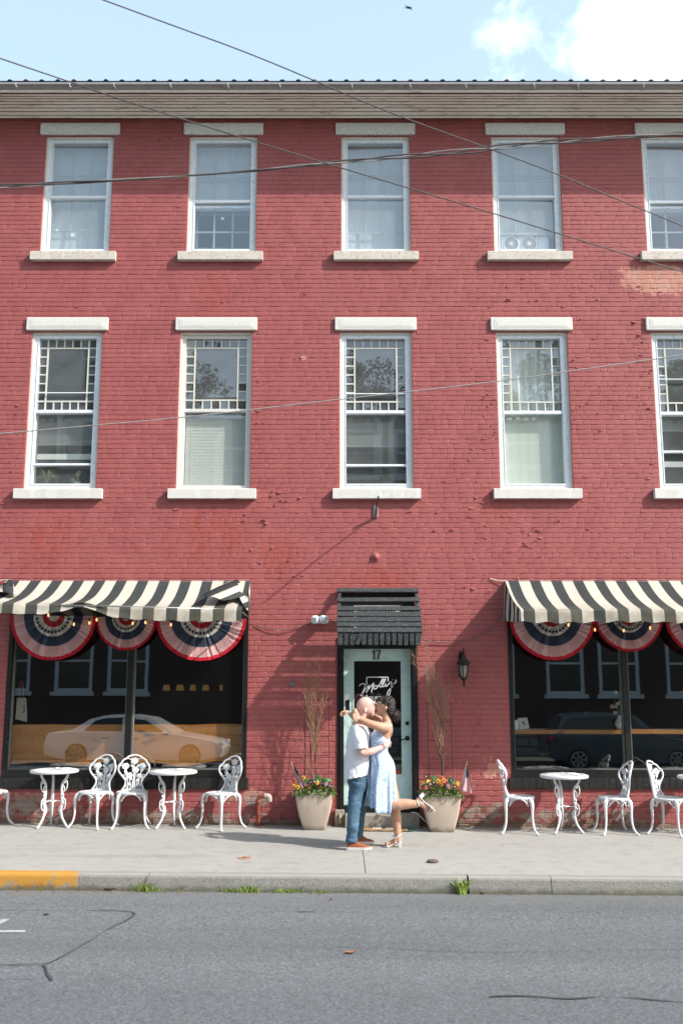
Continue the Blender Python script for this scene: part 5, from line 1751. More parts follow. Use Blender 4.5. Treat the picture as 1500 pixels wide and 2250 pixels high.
def trellis(pc, xs, ys, lab):
    yc = pc[2]; Y = yc + .12
    a, b_ = P(xs[0], ys[0], Y), P(xs[1], ys[0], Y)
    r = thing('trellis', lab, 'trellis', (P(sum(xs) / 2, 1740, Y).x, Y, pc[3] - .05), 'thin wire trellises in the planters')
    lean = .01
    for x in (a.x, (a.x + b_.x) / 2, b_.x):
        if x == (a.x + b_.x) / 2:
            MB().ball((x, Y, a.z + .02), .009, 8).build('finial', M['dark_metal'], r); continue
        MB().tube([(x + lean, Y, pc[3] - .05), (x, Y, a.z)], .0045, 6).build('upright', M['dark_metal'], r)
        MB().ball((x, Y, a.z + .01), .010, 8).build('finial', M['dark_metal'], r)
    for y in ys:
        z = P(750, y, Y).z
        MB().tube([(a.x, Y, z), (b_.x, Y, z)], .0038, 6).build('crossbar', M['dark_metal'], r)
trellis(r0, (670, 722), (1538, 1579, 1619, 1660, 1701), 'thin dark wire trellis standing in the left planter')
trellis(r1, (938, 990), (1547, 1587, 1627, 1668), 'thin dark wire trellis standing in the right planter')

# small flags on sticks
fm = NT('flag_cloth')
U, V, _ = fm.xyz(fm.pos('uv'))
ph = fm.math('FRACT', fm.math('MULTIPLY', V, 6.5))
sw_ = fm.ramp(ph, .46, .54)
cc = fm.mix(sw_, S(190, 34, 54), S(236, 230, 232))
can = fm.math('MULTIPLY', fm.ramp(U, .415, .405), fm.ramp(V, .455, .465))
dots = fm.voro(1.0, fm.scaled(fm.pos('uv'), (20, 14, 1)))
cb = fm.mix(fm.ramp(dots, .22, .16), S(40, 48, 92), S(226, 228, 236))
fm.col(fm.mix(can, cc, cb)); fm.set(Roughness=.75)
M['flag'] = fm.mat
M['stick'] = simple('flag_stick', S(200, 166, 120), .7, .1, 20)
def flag(base, tip, corners, Y, lab):
    r = thing('flag', lab, 'flag', P(*base, Y), 'small flags stuck in the planters')
    MB().tube([P(*base, Y), P(*tip, Y)], .0045, 7).build('stick', M['stick'], r)
    # corners: hoist top, hoist bottom, fly bottom, fly top in photo pixels
    a, b_, c, d = [P(x, y, Y + o) for x, y, o in corners]
    m = MB(); uv = []; nu, nv = 14, 8
    for i in range(nu + 1):
        for j in range(nv + 1):
            u, v = i / nu, j / nv
            p = (a * v + b_ * (1 - v)) * (1 - u) + (d * v + c * (1 - v)) * u
            p = p + Vector((0, .016 * math.sin(v * 9 + u * 3) * (.3 + u), 0))
            m.v.append(p); uv.append((u, v))
    for i in range(nu):
        for j in range(nv):
            k = i * (nv + 1) + j
            m.f.append([k, k + nv + 1, k + nv + 2, k + 1]); m.m.append(0)
    m.uv = uv
    m.build('cloth', M['flag'], r, True, fix=False)
flag((661, 1741), (640, 1673), [(642, 1676, 0), (648, 1701, .01), (662, 1734, -.03), (674, 1725, -.05)], r0[2] - r0[4] * .7, 'small stars and stripes flag drooping from a stick in the left planter')
flag((1007, 1744), (1026, 1673), [(1025, 1679, 0), (1018, 1704, .01), (1013, 1735, -.03), (1037, 1743, -.02)], r1[2] - r1[4] * .7, 'small stars and stripes flag hanging on a stick in the right planter')

# ------------------------------------------------------------------ cast metal bistro chairs and tables
WM = M['white_metal']
def make_chair():
    r = thing('bistro_chair', 'x', 'chair', (0, 0, 0), 'white cast metal bistro chairs along the facade')
    # seat: rim, centre and pierced spokes
    b = MB()
    rim = [(.178, -.020), (.196, -.022), (.204, -.008), (.198, .004), (.180, .006), (.168, .0), (.170, -.012)]
    b.lathe(rim + [rim[0]], (0, 0, .44), 32, cap=False)
    b.lathe([(.062, -.010), (.062, .002), (.0, .004)], (0, 0, .44), 16); 
    for k in range(12):
        a = 2 * math.pi * k / 12
        u = Vector((math.cos(a), math.sin(a), 0)); w = Vector((-u.y, u.x, 0))
        b.obox(u * .116 + Vector((0, 0, .435)), u * .062, w * (.011 if k % 2 else .022), (0, 0, .005), .002)
    b.lathe([(.112, -.010), (.124, -.010), (.124, .002), (.112, .002), (.112, -.010)], (0, 0, .44), 24, cap=False)
    b.build('seat', WM, r, 'auto', local=True)
    # back: scalloped loop in a plane leaning backwards
    tilt = R(11)
    def bp(x, z, off=0.0):                   # back plane point, z above the seat
        x *= .98; z *= .96
        curve = .35 * x * x / .2
        return Vector((x, .168 + math.sin(tilt) * z - curve + off, .445 + math.cos(tilt) * z))
    half = [(.150, .0), (.124, .035), (.106, .09), (.112, .135), (.150, .185), (.192, .245), (.204, .30), (.192, .340), (.166, .362), (.158, .385), (.134, .410), (.108, .418), (.088, .440), (.045, .458), (0, .464)]
    pts = [bp(x, z) for x, z in half] + [bp(-x, z) for x, z in half[-2::-1]]
    b = MB().tube(pts, (.0135, .0125), 8, smooth=3)
    b.tube([bp(-.150, .002), bp(-.07, .0), bp(0, -.002), bp(.07, .0), bp(.150, .002)], .0125, 8, smooth=3)
    b.build('back_frame', WM, r, True, local=True)
    # stems and leaves
    b = MB()
    flowers = [(0, .385, .050), (-.112, .318, .047), (.112, .318, .047), (.018, .262, .048), (-.058, .190, .045), (.068, .185, .037)]
    for (x0, fx, fz) in [(-.004, 0, .37), (-.07, -.112, .30), (.062, .112, .30), (.012, .018, .25), (-.04, -.058, .17), (.035, .068, .17), (-.09, -.108, .12), (.09, .108, .12), (0.02, -.02, .33), (-.02, .04, .32)]:
        b.tube([bp(x0, .0), bp(x0 * .8 + fx * .2, fz * .45), bp(fx, fz)], [.008, .0065, .006], 6, smooth=3)
    for s_ in (-1, 1):
        b.tube([bp(s_ * .112, .31), bp(s_ * .16, .33), bp(s_ * .19, .325)], .006, 5)
        b.tube([bp(0, .40), bp(s_ * .06, .41), bp(s_ * .10, .425)], .006, 5)
        b.tube([bp(s_ * .05, .19), bp(s_ * .10, .20), bp(s_ * .155, .20)], .006, 5)
    def leaf(x, z, ang, L, W):
        c, s2 = math.cos(ang), math.sin(ang)
        o = [(0, 0), (.35, W), (.7, W * .7), (1, 0), (.7, -W * .7), (.35, -W)]
        pl = [(x + L * (u * c - v * s2), z + L * (u * s2 + v * c)) for u, v in o]
        n = len(pl)
        f = [bp(px, pz, -.006) for px, pz in pl]; k = [bp(px, pz, .006) for px, pz in pl]
        b.add(f + k, [tuple(range(n)), tuple(range(n, 2*n))[::-1]] + [(i, (i+1) % n, (i+1) % n + n, i + n) for i in range(n)])
    for (x, z, a, L) in [(-.02, .13, 2.3, .07), (.03, .11, .8, .07), (-.085, .21, 2.2, .07), (.09, .24, 1.0, .065), (0, .30, 2.5, .06), (.03, .31, .5, .06), (-.10, .12, 1.9, .065), (.10, .13, 1.2, .065), (-.03, .06, 2.4, .06), (.05, .05, .7, .06), (-.12, .25, 1.1, .05), (.12, .25, 2.0, .05)]:
        leaf(x, z, a, L, .28)
    b.build('stems', WM, r, 'auto', local=True)
    for (x, z, rad) in flowers:
        m = MB(); n = 14
        def ring(q, off): return [bp(x + rad * q * (1 + .10 * math.cos(5 * 2*math.pi*j/n)) * math.cos(2*math.pi*j/n), z + rad * q * (1 + .10 * math.cos(5 * 2*math.pi*j/n)) * math.sin(2*math.pi*j/n) * .92, off) for j in range(n)]
        m.loft([ring(.85, .008), ring(1, .0), ring(.92, -.009), ring(.62, -.010), ring(.55, -.015), ring(.2, -.017)])
        m.build('rose', WM, r, 'auto', local=True)
    # cabriole legs with a pierced knee
    for (sx, sy) in ((-1, -1), (1, -1), (-1, 1), (1, 1)):
        d = Vector((sx * .82, sy * .78, 0))
        top = Vector((sx * .130, sy * .128, .425))
        def q(o, z): return Vector((d.x * o, d.y * o, z))
        m = MB().tube([q(.165, .428), q(.198, .40), q(.212, .34), q(.208, .25), q(.212, .15), q(.232, .07), q(.262, .025), q(.276, .010)],
                      [(.026, .020), (.030, .022), (.024, .019), (.0175, .016), (.015, .014), (.014, .013), (.0155, .015), (.018, .016)], 9, smooth=3)
        # lacy bracket to either side under the rim
        for s_ in (-1, 1):
            ang0 = math.atan2(d.y, d.x)
            pts = []
            for t in (0, .35, .7, 1.0):
                a = ang0 + s_ * (.10 + .52 * t)
                rr = .192
                pts.append(Vector((rr * math.cos(a), rr * math.sin(a), .422 - .085 * (1 - t) ** 1.7)))
            m.tube(pts, [.011, .009, .008, .010], 6, smooth=3)
            a = ang0 + s_ * .27
            m.tube([Vector((.192 * math.cos(a + .12 * math.cos(k * .785)), .192 * math.sin(a + .12 * math.cos(k * .785)), .402 + .018 * math.sin(k * .785))) for k in range(9)], .006, 5)
        m.ball(q(.277, .012), (.019, .019, .014), 8)
        m.build('leg', WM, r, True, local=True)
    return r
chair0 = make_chair()
CH = [(-24, 60, -.30, 78, 'white bistro chair cut off by the left edge of the photo'),
      (207, 1745, -.30, -22, 'white bistro chair turned to the leftmost table'),
      (290, 1745, -.27, 8, 'white bistro chair facing straight out between the two left tables'),
      (486, 1745, -.31, -38, 'white bistro chair at the right end of the left group, by the red pipe'),
      (1139, 1790, -.43, 80, 'white bistro chair seen side on, left of the right table'),
      (1347, 1790, -.44, -87, 'white bistro chair facing left, right of the right table'),
      (1470, 1790, -.46, 50, 'white bistro chair facing right at the right edge of the photo')]
for k, (px, py, Y, rot, lab) in enumerate(CH):
    o = chair0 if k == 0 else copy_tree(chair0)
    x = WX(px, 1765, Y)
    o.location = (x, Y, gz(x) + .001); o.rotation_euler = (0, 0, R(rot)); o['label'] = lab

def make_table():
    r = thing('bistro_table', 'x', 'table', (0, 0, 0), 'white cast metal bistro tables along the facade')
    b = MB().lathe([(.0, .690), (.255, .690), (.29, .676), (.305, .684), (.308, .700), (.300, .712), (.285, .716), (.20, .718), (.0, .719)], (0, 0, 0), 48)
    b.build('table_top', WM, r, 'auto', local=True)
    b = MB()
    for k in range(10):
        a = 2 * math.pi * k / 10
        b.tube([(.10 * math.cos(a), .10 * math.sin(a), .7195), (.20 * math.cos(a + .2), .20 * math.sin(a + .2), .7195), (.27 * math.cos(a), .27 * math.sin(a), .7165)], .005, 5, smooth=3)
    b.build('relief', WM, r, True, local=True)
    for k in range(3):
        a = R(90) + 2 * math.pi * k / 3 + R(0)
        d = Vector((math.cos(a), math.sin(a), 0)); w = Vector((-d.y, d.x, 0))
        def q(o, z, s_=0): return d * o + w * s_ + Vector((0, 0, z))
        m = MB().tube([q(.20, .688), q(.175, .62), q(.125, .55), q(.115, .47), (q(.125, .38)), q(.130, .30), q(.115, .22), q(.135, .12), q(.185, .04), q(.205, .012)],
                      [(.013, .015), (.013, .015), (.013, .016), (.012, .018), (.012, .022), (.012, .020), (.012, .018), (.012, .015), (.013, .014), (.015, .016)], 8, smooth=3)
        m.tube([q(.165, .60), q(.185, .55), q(.182, .49), q(.155, .45), q(.125, .44)], .0085, 6, smooth=3)
        m.tube([q(.118, .53), q(.145, .50), q(.150, .46), q(.118, .42)], .0075, 6, smooth=3)
        m.tube([q(.128, .36), q(.165, .34), q(.170, .27), q(.150, .22), q(.118, .22)], .0085, 6, smooth=3)
        m.tube([q(.13, .30), q(.10, .27), q(.088, .21), q(.108, .16), q(.128, .13)], .0085, 6, smooth=3)
        for (o_, z_) in ((.15, .56), (.135, .40), (.145, .30), (.105, .20)):
            m.ball(q(o_, z_), (.016, .016, .02), 7)
        m.ball(q(.206, .014), (.020, .020, .015), 8)
        m.build('leg', WM, r, True, local=True)
    b = MB().tube([(.05 * math.cos(t), .05 * math.sin(t), .325) for t in [2 * math.pi * k / 16 for k in range(16)]], .008, 6, closed=True)
    for k in range(3):
        a = R(90) + 2 * math.pi * k / 3
        b.tube([(.05 * math.cos(a), .05 * math.sin(a), .325), (.125 * math.cos(a), .125 * math.sin(a), .325)], .008, 6)
    b.build('stretcher', WM, r, True, local=True)
    return r
tab0 = make_table()
TB = [(120, -.33, 20, 'white round bistro table at the left end of the facade'), (381, -.33, 0, 'white round bistro table between two chairs, left of the red pipe'),
      (1238, -.45, 8, 'white round bistro table under the right shop window'), (1541, -.45, 40, 'white round bistro table cut off by the right edge of the photo')]
for k, (px, Y, rot, lab) in enumerate(TB):
    o = tab0 if k == 0 else copy_tree(tab0)
    x = WX(px, 1700, Y)
    o.location = (x, Y, gz(x) + .001); o.rotation_euler = (0, 0, R(rot)); o['label'] = lab

# ------------------------------------------------------------------ ground litter and weeds
grass_m = leaf_mat('kerb_weed', S1(112, 132, 58))
def weed(px, py, n, h, spread, lab, seed, broad=False, z=None):
    rr = random.Random(seed); p = RP(px, py); p.y = KY - .02
    p.z = rz(p.x, p.y)
    r = thing('weed', lab, 'weed', p, 'weeds growing along the kerb')
    b = MB()
    for k in range(int(n * .55)):
        x = p.x + rr.gauss(0, 1) * spread; y = p.y + .006 - abs(rr.gauss(0, .02))
        hh = h * rr.uniform(.4, 1.1); a = rr.uniform(-.9, .9); c = rr.uniform(-.55, .3)
        w = rr.uniform(.0022, .0042) * (3 if broad else 1)
        b0 = Vector((x, y, rz(x, y))); s_ = Vector((1, rr.uniform(-.5, .5), 0)).normalized() * w
        m_ = b0 + Vector((a * hh * .35, c * hh * .3, hh * .62)); e = b0 + Vector((a * hh * 1.0, c * hh * .8, hh * .92))
        b.add([b0 - s_ * .7, b0 + s_ * .7, m_ + s_, m_ - s_, e], [(0, 1, 2, 3), (3, 2, 4)])
    o = b.build('blades', grass_m, r, fix=False); o['kind'] = 'stuff'
    return r
weed(316, 1957, 110, .10, .045, 'tall grass tuft at the kerb with one dark stalk', 1)
weed(346, 1956, 30, .05, .03, 'tiny grass tuft just right of the tall kerb tuft with a dark stalk', 2)
weed(505, 1957, 70, .055, .06, 'low grass tuft at the kerb under the left part of the standpipe', 3)
weed(545, 1957, 120, .08, .07, 'broad grass clump at the kerb in front of the red standpipe', 4)
weed(632, 1957, 90, .055, .09, 'low grass strip at the kerb left of the left planter', 5)
weed(706, 1957, 50, .045, .05, 'small grass tuft at the kerb below the left planter', 6)
wd = weed(1010, 1958, 60, .17, .022, 'leafy weed growing in the kerb joint below the right planter', 7, True)
weed(394, 1958, 12, .03, .02, 'tiny weed sprout at the kerb foot', 8)
q = RP(318, 1956); q.y = KY - .015
MB().tube([q, q + Vector((.02, 0, .09)), q + Vector((.055, 0, .17))], .003, 5).build('stalk', TRUNK, bpy.data.objects['weed'], True)
rr = random.Random(77)
dry = simple('dry_leaf', S(176, 116, 74), .8, .25, 40); dry2 = simple('dark_leaf_litter', S(96, 66, 58), .8, .2, 40)
def litter(c, L, W, ang, mat, lab, curl=.3, name='fallen_leaf'):
    b = MB(); n = 7
    rows = []
    for i in range(n + 1):
        t = i / n; w = W * math.sin(math.pi * min(1, t * .94 + .03)) ** .8
        z = .006 + curl * L * (t - .5) ** 2
        rows.append([(L * (t - .5), -w, z + .010), (L * (t - .5), 0, z), (L * (t - .5), w, z + .010)])
    for i in range(n):
        k = len(b.v); b.v += [Vector(v) for v in rows[i] + rows[i+1]]
        for j in range(2): b.f.append([k + j, k + 3 + j, k + 4 + j, k + 1 + j]); b.m.append(0)
    M_ = Matrix.Translation(c) @ Matrix.Rotation(ang, 4, 'Z'); b.xform(M_)
    o = b.build(name, mat, None, True, fix=False)
    return tag(o, lab, 'leaf', 'leaves lying on the street')
litter(RP(769, 2096), .085, .022, .3, dry, 'single orange brown leaf lying on the asphalt')
litter(RP(102, 2012), .04, .02, .2, dry2, 'dark leaf on the paler road patch')
litter(RP(243, 1958) + Vector((0, .0, .01)), .11, .016, .05, dry, 'long tan leaf lying against the kerb near the yellow paint')
litter(RP(1060, 1965), .04, .02, 1.0, dry2, 'dark crumb of leaf in the gutter right of the kerb joint weed')
litter(RP(726, 1979), .035, .012, 1.8, dry2, 'small dark leaf on the asphalt near the kerb')
# gutter debris: too fine to count
b = MB()
for k in range(520):
    x = rr.uniform(-5.4, 5.4)
    if rr.random() < .55: x = rr.choice([-4.6, -4.3, -3.9, -3.2, -2.3, -2, -1.5, 1.6, 3.4]) + rr.gauss(0, .22)
    y = KY - .025 - abs(rr.gauss(0, .055)); z = rz(x, y) + .003
    s_ = rr.uniform(.004, .014); a = rr.uniform(0, 3.1)
    u = Vector((math.cos(a), math.sin(a), rr.uniform(-.2, .4))) * s_; v = Vector((-math.sin(a), math.cos(a), rr.uniform(-.2, .2))) * s_ * rr.uniform(.3, .8)
    c = Vector((x, y, z + .003))
    b.add([c - u, c + v, c + u, c - v], [(0, 1, 2, 3)], k % 3)
o = b.build('gutter_debris', [dry, dry2, simple('tan_chaff', S(170, 140, 104), .9, .2, 40)], None, fix=False)
tag(o, 'fine dry leaf crumbs gathered in the gutter along the kerb', 'debris', kind='stuff')
# covers set in the pavement
vm = simple('rusty_cover', S(184, 138, 112), .8, .15, 20, dirt=S(130, 90, 74), dirt_amt=.5)
for (px, py, r_, m_, lab) in ((537, 1885.5, .074, vm, 'small rusty round valve cover set in the pavement left of the couple'), (950, 1895.5, .060, simple('brown_stone', S(112, 92, 84), .8, .15, 20), 'flat brown stone lying on the pavement right of the couple')):
    c = G(px, py)
    if 'stone' in lab:
        MBs = MB().ball((c.x, c.y, c.z + .016), (r_ * 1.05, .05, .020), 14)
        for v in MBs.v: v += Vector((.010, .008, .004)) * mnoise.noise(v * 22)
        tag(MBs.build('flat_stone', m_, None, True), lab, 'stone')
    else:
        t = thing('valve_cover', lab, 'cover', c)
        MB().lathe([(r_, .001), (r_, .006), (r_ * .82, .007), (r_ * .8, .003), (.0, .004)], c, 24).build('lid', m_, t)
        MB().bbox(c.x - .02, c.x + .02, c.y - .008, c.y + .008, c.z + .004, c.z + .009, .002).build('lifting_bar', M['dark_metal'], t)

# ------------------------------------------------------------------ overhead lines and the bird
M['line'] = simple('utility_line', S1(84, 80, 78), .5, .1, 3)
M['line_pale'] = simple('pale_line', S(176, 172, 168), .5, .1, 3)
def line(pts, r, mat, lab, Ys):
    pp = [P(x, y, Y) for (x, y), Y in zip(pts, Ys)]
    a, b_ = pp[0], pp[-1]
    pp = [a + (a - pp[1]) * 4] + pp + [b_ + (b_ - pp[-2]) * 4]
    o = MB().tube(pp, r, 6, smooth=8).build('overhead_line', mat, None, True)
    return tag(o, lab, 'overhead line', 'overhead lines across the street')
line([(228, 0), (560, 123), (862, 249), (1180, 366), (1500, 497)], .0046, M['line'], 'dark overhead line crossing the sky and falling to the right, the higher of two', [-7.2, -7.0, -6.8, -6.6, -6.4])
line([(0, 128), (330, 239), (700, 354), (1080, 468), (1500, 598)], .0046, M['line'], 'dark overhead line falling to the right below the other, crossing the second top window', [-7.2, -7.0, -6.8, -6.6, -6.4])
line([(0, 953), (400, 917), (750, 877), (1090, 838), (1500, 780)], .0052, M['line_pale'], 'pale overhead line rising to the right across the middle floor windows', [-4.6, -4.6, -4.6, -4.6, -4.6])
tb = thing('cable_bundle', 'dark twisted cable bundle sagging across the top floor windows', 'cable bundle', P(0, 410, -6.0), 'overhead lines across the street')
cl = [(0, 410), (250, 396), (500, 380), (750, 356), (1000, 334), (1200, 314), (1500, 293)]
cp = [P(x, y, -6.0) for x, y in cl]
cp = [cp[0] + (cp[0] - cp[1]) * 3] + cp + [cp[-1] + (cp[-1] - cp[-2]) * 3]
fine, _ = crom(cp, [1] * len(cp), 40)
for k, (r_, mat) in enumerate(((.0062, M['line']), (.0062, M['line']), (.0045, M['line_pale']))):
    pts = []
    for i, p in enumerate(fine):
        ph = p.x * 4.4 + k * 2.1 + .6 * math.sin(p.x * .9)
        am = .011 + .008 * math.sin(p.x * 1.3)
        pts.append(p + Vector((0, math.cos(ph), math.sin(ph))) * am)
    MB().tube(pts, r_, 6).build('strand', mat, tb, True)
bp_ = P(898, 17, 34)
bird = thing('bird', 'tiny dark bird gliding high above the roof', 'bird', bp_)
bm_ = simple('bird_dark', S(40, 48, 60), .8, .1, 5)
MB().ball(bp_, (.16, .06, .06), 10).build('body', bm_, bird, True)
w = MB()
for s_ in (-1, 1):
    w.loft([[bp_ + Vector((.07, s_ * .02, .0)), bp_ + Vector((-.07, s_ * .02, .0)), bp_ + Vector((-.05, s_ * .02, .02))],
            [bp_ + Vector((s_ * .12 + .05, s_ * .2, s_ * .09 + .02)), bp_ + Vector((s_ * .12 - .05, s_ * .2, s_ * .09 + .02)), bp_ + Vector((s_ * .12, s_ * .2, s_ * .09 + .03))],
            [bp_ + Vector((s_ * .22 - .02, s_ * .42, s_ * .16)), bp_ + Vector((s_ * .22 - .04, s_ * .42, s_ * .16)), bp_ + Vector((s_ * .22 - .03, s_ * .42, s_ * .17))]])
w.build('wings', bm_, bird)
MB().add([bp_ + Vector((-.12, 0, .01)), bp_ + Vector((-.26, .05, 0)), bp_ + Vector((-.26, -.05, -.01))], [(0, 1, 2)]).build('tail', bm_, bird)

# ------------------------------------------------------------------ the couple
def skin(name, c, c2):
    t = NT(name)
    t.col(t.mix(t.ramp(t.noise(9, 4, .6), .3, .7), c, c2)); t.set(Roughness=.5)
    t.bsdf.inputs['Specular IOR Level'].default_value = .35
    t.bsdf.inputs['Subsurface Weight'].default_value = .12
    t.bsdf.inputs['Subsurface Radius'].default_value = (.02, .008, .005)
    t.bsdf.inputs['Subsurface Scale'].default_value = .3
    t.bump(t.noise(150, 2), .06, .002)
    return t.mat
M['skin_m'] = skin('fair_skin', S1(202, 168, 156), S1(194, 152, 140))
M['skin_w'] = skin('tan_skin', S1(186, 146, 122), S1(176, 132, 108))
def cloth_mat(name, c, c2, sc=3, fold=.5, thread=200, rough=.85):
    t = NT(name); p = t.pos()
    t.col(t.mix(t.noise(sc, 4, .6), c, c2)); t.set(Roughness=rough)
    t.bsdf.inputs['Specular IOR Level'].default_value = .2
    h = t.math('ADD', t.math('MULTIPLY', t.noise(1.0, 3, .55, t.scaled(p, (7, 7, 11)), .8), 3.), t.math('MULTIPLY', t.noise(thread, 2), .25))
    t.bump(h, fold, .012)
    return t.mat
M['shirt'] = cloth_mat('white_shirt', S1(206, 209, 218), S1(216, 218, 224), 3, .7)
dn = NT('denim'); p_ = dn.pos()
cc = dn.mix(dn.noise(2.2, 4, .6), S(50, 84, 110), S(78, 114, 138))
cc = dn.mix(dn.math('MULTIPLY', dn.ramp(dn.noise(1.0, 4, .65, dn.scaled(p_, (6, 6, 12)), .6), .5, .68), .55), cc, S(104, 138, 160))
dn.col(cc); dn.set(Roughness=.85)
dn.bump(dn.math('ADD', dn.math('MULTIPLY', dn.noise(1.0, 3, .5, dn.scaled(p_, (6, 6, 15)), .8), 3.), dn.math('MULTIPLY', dn.noise(220, 2), .3)), .6, .012)
M['jeans'] = dn.mat
ds = NT('floral_dress'); p_ = ds.pos()
v = ds.noise(46, 4, .62, ds.scaled(p_, (1, 1, .8)), 1.4)
cc = ds.mix(ds.ramp(v, .38, .58), S1(124, 160, 204), S1(196, 209, 225))
cc = ds.mix(ds.math('MULTIPLY', ds.ramp(ds.noise(90, 2), .58, .68), .35), cc, S1(112, 148, 192))
ds.col(cc); ds.set(Roughness=.75)
ds.bump(ds.noise(1.0, 3, .5, ds.scaled(p_, (16, 16, 3)), .5), .5, .02)
M['dress'] = ds.mat
M['hair'] = None
hr = NT('dark_curly_hair'); p_ = hr.pos()
hr.col(hr.mix(hr.ramp(hr.noise(60, 4, .7), .4, .7), S(26, 20, 18), S(66, 48, 38))); hr.set(Roughness=.42)
hr.bump(hr.noise(1.0, 4, .7, hr.scaled(p_, (55, 55, 90)), 1.5), .9, .01)
M['hair'] = hr.mat
M['stubble'] = simple('reddish_stubble', S(178, 118, 92), .7, .15, 60)
M['lash'] = simple('dark_lash', S(48, 34, 30), .7, .1, 20)
M['lip'] = simple('lip', S(186, 104, 96), .5, .08, 20)
M['brown_leather'] = simple('brown_leather', S(158, 90, 58), .5, .15, 12, bump=.15)
M['rubber_white'] = simple('white_rubber', S(232, 230, 226), .6, .03, 10)
M['lace'] = simple('dark_lace', S(86, 50, 34), .8, .1, 20)
M['white_leather'] = simple('white_leather', S(236, 234, 236), .4, .02, 10)

YN = G(789, 1868).y                              # his near foot
YF = G(806, 1855).y                              # his far foot
YW = G(862, 1861.5).y                            # her standing foot
YB = (YN + YF) / 2 - .01
def ell(back, front, hw, Y, n=24, ex=2.3):
    a, b_ = P(*back, Y), P(*front, Y)
    c = (a + b_) / 2; u = (b_ - a) / 2; out = []
    for j in range(n):
        t = 2 * math.pi * j / n
        ct, st = math.cos(t), math.sin(t)
        out.append(c + u * math.copysign(abs(ct) ** (2 / ex), ct) + Vector((0, hw * math.copysign(abs(st) ** (2 / ex), st), 0)))
    return out
def pt(px, py, dy=0.0): return P(px, py, YB + dy)
def fingers(b, pals, r=.0085):
    for pl in pals:
        b.tube([pt(*q) for q in pl], [r * 1.1, r * 1.05, r, r * .8][:len(pl)], 7, smooth=3)

man = thing('person', 'bald bearded man in white shirt, blue jeans and brown sneakers kissing the woman', 'person', (pt(788, 1800).x, YB, gz(.3)))
b = MB()
b.ball(pt(802.5, 1551.5), (.106, .078, .107), 20)
b.ball(pt(809, 1558), (.082, .066, .082), 16)
b.ball(pt(815, 1566), (.048, .046, .048), 14)
b.ball(pt(819, 1545), (.022, .045, .026), 10)
b.tube([pt(822, 1549), pt(825.5, 1556.5), pt(823, 1559.5)], [.012, .017, .010], 8, smooth=3)
b.ball(pt(822, 1562), (.016, .022, .009), 8)
for s_ in (-1, 1):
    e = pt(802.5, 1562, s_ * .079)
    b.ball(e, (.016, .009, .030), 10); b.ball(e + Vector((-.006, s_ * .006, .006)), (.011, .006, .020), 8)
b.tube([pt(798, 1566), pt(792, 1578), pt(787, 1594)], [.060, .062, .075], 14, smooth=3)
b.loft([ell((778, 1590), (803, 1592), .13, YB), ell((770, 1600), (806, 1600), .185, YB), ell((766, 1630), (808, 1630), .17, YB), ell((762, 1670), (807, 1670), .155, YB), ell((766, 1712), (805, 1708), .15, YB), ell((770, 1722), (802, 1722), .13, YB)])
b.tube([pt(787, 1602, -.17), pt(791, 1628, -.235), pt(794, 1653, -.25), pt(812, 1652, -.245), pt(828, 1646, -.215), pt(838, 1642.5, -.185)],
       [.056, .050, .042, .043, .033, .027], 12, smooth=4)
b.ball(pt(843.5, 1639, -.170), (.040, .020, .036), 10)
fingers(b, [[(846, 1636.5, -.172), (850, 1631, -.158), (853.5, 1626.5, -.135)], [(847, 1638.5, -.17), (852, 1633.5, -.152), (856, 1629.5, -.125)],
            [(847, 1641, -.167), (852.5, 1637, -.148), (856.5, 1633.5, -.12)], [(846, 1643, -.163), (851, 1640.5, -.145), (855, 1638, -.122)], [(841, 1637, -.185), (843, 1631.5, -.184), (846, 1628.5, -.174)]])
b.tube([pt(793, 1602, .17), pt(806, 1628, .24), pt(814, 1650, .26), pt(832, 1644, .24), pt(846, 1638, .17), pt(852, 1634, .12)], [.056, .05, .042, .040, .030, .028], 12, smooth=4)
fingers(b, [[(852, 1632, .12), (856, 1630, .08), (858, 1629, .04)], [(852, 1635, .12), (857, 1634, .08), (858.5, 1633, .04)], [(851, 1638, .12), (856, 1638, .08), (858, 1637, .05)], [(851, 1640, .12), (855, 1641, .09), (857, 1641, .06)], [(850, 1630, .13), (853, 1626, .11)]])
dn_, df_ = YN - YB, YF - YB
b.tube([pt(784, 1712, -.08), pt(780, 1750, -.085), pt(777, 1778, dn_ * .8), pt(774, 1815, dn_), pt(772, 1850, dn_)], [.075, .068, .062, .052, .042], 14, smooth=3)
b.tube([pt(789, 1712, .08), pt(793, 1750, .085), pt(792, 1778, df_ * .8), pt(788, 1812, df_), pt(786, 1840, df_)], [.075, .065, .058, .048, .040], 14, smooth=3)
body = remeshed(b, 'body', M['skin_m'], man, .0062, 4)
